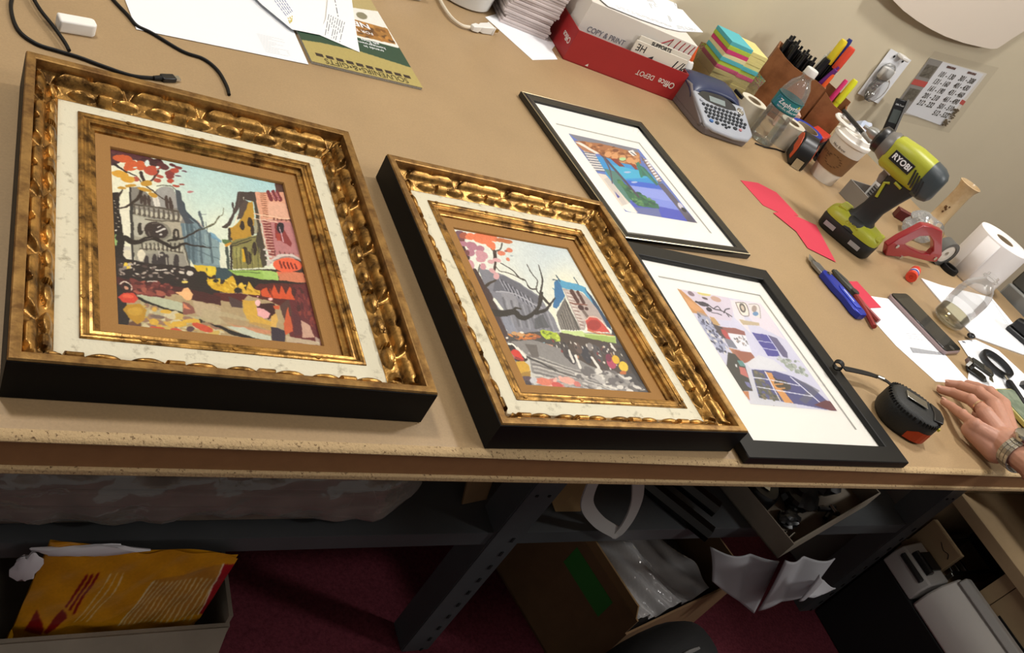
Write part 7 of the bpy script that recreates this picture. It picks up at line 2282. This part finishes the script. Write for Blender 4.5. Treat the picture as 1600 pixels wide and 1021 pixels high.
wrist = hp(1582, 702, .040)
pinky = [hp(1524, 664, .033), hp(1503, 648, .024), hp(1487, 636, .0135), hp(1475, 628.5, .0085)]
ringf = [hp(1541, 645, .043), hp(1516, 625, .034), hp(1488, 614, .0165), hp(1470, 609, .0085)]
midf = [hp(1556, 633, .046), hp(1529, 613, .036), hp(1500, 603, .018), hp(1483, 600, .009)]
indf = [hp(1568, 631, .042), hp(1546, 613, .034), hp(1526, 605, .017), hp(1512, 600, .009)]
thmb = [wrist + Vector((.028, .028, -.012)), wrist + Vector((.050, .052, -.022)), wrist + Vector((.060, .078, -.028)), wrist + Vector((.062, .096, -.031))]
elbow = Vector((1.33, -0.20, 0.13)) - HO
fore1 = wrist.lerp(elbow, .18)
q = MB()


def capsule(a, b_, ra, rb, n=18):
    a, b_ = Vector(a), Vector(b_)
    L = (b_ - a).length
    ax = (b_ - a).normalized()
    prof = [(ra * math.sin(PI / 2 * i / 5), -ra * math.cos(PI / 2 * i / 5)) for i in range(1, 6)] + [(rb * math.cos(PI / 2 * i / 5), L + rb * math.sin(PI / 2 * i / 5)) for i in range(0, 5)]
    q.lathe(prof, n, 0, a, ax)


def flatcap(a, b_, ra, rb, sq, up):
    """capsule flattened along up"""
    k0 = len(q.v)
    capsule(a, b_, ra, rb)
    a, up = Vector(a), Vector(up).normalized()
    ax = (Vector(b_) - a).normalized()
    up = (up - ax * up.dot(ax)).normalized()
    for i in range(k0, len(q.v)):
        v = Vector(q.v[i]) - a
        c_ = v.dot(up)
        q.v[i] = tuple(a + v + up * c_ * (sq - 1))


for F_, rad in ((pinky, (.0088, .0080, .0070, .0060)), (ringf, (.0100, .0090, .0080, .0068)), (midf, (.0104, .0094, .0083, .0070)), (indf, (.0102, .0092, .0082, .0069)), (thmb, (.0130, .0115, .0105, .0085))):
    for i in range(3):
        capsule(F_[i], F_[i + 1], rad[i], rad[i + 1])
    q.sph(F_[1] + Vector((0, 0, .0012)), rad[1] * 1.05, 14)
    q.sph(F_[2] + Vector((0, 0, .0006)), rad[2] * 1.04, 14)
up = Vector((-.25, -.1, 1))
for F_, r_ in ((pinky, .0118), (ringf, .0130), (midf, .0135), (indf, .0130)):
    flatcap(F_[0] - Vector((0, 0, .003)), wrist.lerp(F_[0], .12) - Vector((0, 0, .002)), r_, .0175, .92, up)
    q.sph(F_[0] + Vector((0, 0, -.0005)), .0112, 14)
    capsule(F_[0] + Vector((0, 0, .0065)), wrist.lerp(F_[0], .25) + Vector((0, 0, .012)), .0034, .0030, 10)
# heel of the hand and thumb ball
capsule(pinky[0] - Vector((0, 0, .012)), wrist + Vector((-.014, .006, -.018)), .012, .0165)
capsule(indf[0] - Vector((0, 0, .012)), wrist + Vector((.018, .010, -.014)), .012, .018)
flatcap(wrist + Vector((0, .012, 0)), fore1, .0285, .029, .74, up)
flatcap(fore1, elbow, .0295, .043, .86, up)
q.v = [(x, y, max(z, .0006)) for x, y, z in q.v]
per = thing('person', 'left hand and wrist of a person resting flat on the bench, wearing a steel watch', 'person', HO)
arm = q.build('hand_and_forearm', M_skin, per, smooth=180)
md = arm.modifiers.new('remesh', 'REMESH'); md.mode = 'VOXEL'; md.voxel_size = 0.0013; md.use_smooth_shade = True
md = arm.modifiers.new('smooth', 'SMOOTH'); md.factor = 0.5; md.iterations = 6
# nails
for F_, r_ in ((pinky, .0042), (ringf, .0048), (midf, .0050)):
    ax = (F_[3] - F_[2]).normalized(); sd = ax.cross(Vector((0, 0, 1))).normalized(); un = sd.cross(ax)
    k_ = MB(); k_.X = Matrix.Translation(F_[3] + ax * .0018 + un * .0048) @ Matrix((ax, sd, un)).transposed().to_4x4()
    k_.sph((0, 0, 0), (.0058, r_, .0014), 12)
    k_.build('fingernail', mat('nail', 'c89a86', 0.3), arm, smooth=60)
# ring
ax = (ringf[1] - ringf[0]).normalized()
rc_ = ringf[0].lerp(ringf[1], .46)
k_ = MB(); k_.ring([(.0094, -.0016), (.0108, -.0016), (.0110, 0), (.0108, .0016), (.0094, .0016)], 32, 0, rc_, ax)
k_.build('ring', mat('rose_gold', 'd8b8a0', 0.2, metal=1), per, smooth=50)
# watch
ax = (fore1 - wrist).normalized()
un = (up - ax * up.dot(ax)).normalized(); sd = un.cross(ax)
wc_ = wrist + ax * .014
FR = Matrix((ax, sd, un)).transposed()
k_ = MB()
A_, B_ = .0315, .0255
for j in range(26):
    a_ = 2 * PI * j / 26
    pos = wc_ + FR @ Vector((0, A_ * math.cos(a_), B_ * math.sin(a_)))
    tn = Vector((0, -A_ * math.sin(a_), B_ * math.cos(a_))).normalized()
    nr = Vector((0, tn.z, -tn.y))
    Rm_ = FR @ Matrix((Vector((1, 0, 0)), tn, nr)).transposed()
    for dx, wd_ in ((-.0068, .0058), (0, .0070), (.0068, .0058)):
        k_.box(pos + Rm_ @ Vector((dx, .0007 if dx == 0 else 0, 0)), (wd_, .0064, .0028), R=Rm_)
watch = k_.build('watch_bracelet', mat('watch_steel', 'b4b2ae', 0.28, metal=1.0), per, smooth=0, bevel=.0005)
k_ = MB(); k_.lathe([(.0005, -.002), (.0185, -.002), (.0200, .001), (.0200, .006), (.0185, .009), (.0165, .0095)], 40, 0, wc_ + un * B_, un); k_.build('watch_case', M_metal, watch, smooth=40)
k_ = MB(); k_.lathe([(.0165, .0090), (.0005, .0090)], 40, 0, wc_ + un * B_, un, cap=False); k_.build('watch_dial', mat('blue_dial', '2c3c78', 0.12, ns=260, hx2='8a94c0', thr=(.55, .7)), watch, smooth=0)
k_ = MB(); k_.box(wc_ + un * (B_ + .0098) + FR @ Vector((.004, .002, 0)), (.011, .0014, .0006), R=FR); k_.box(wc_ + un * (B_ + .0098) + FR @ Vector((-.002, .003, 0)), (.0014, .009, .0006), R=FR); k_.build('watch_hands', M_metal, watch)
# rolled sleeve above the elbow, out of the picture
k_ = MB(); s0, s1 = wrist.lerp(elbow, .72), elbow + (elbow - wrist).normalized() * .05
dd = (s1 - s0).normalized()
k_.lathe([(.040, 0), (.0445, .003), (.046, .03), (.048, .06), (.050, (s1 - s0).length)], 28, 0, s0, dd); k_.build('sleeve', mat('dark_sleeve', '16171a', 0.85), per, smooth=50)
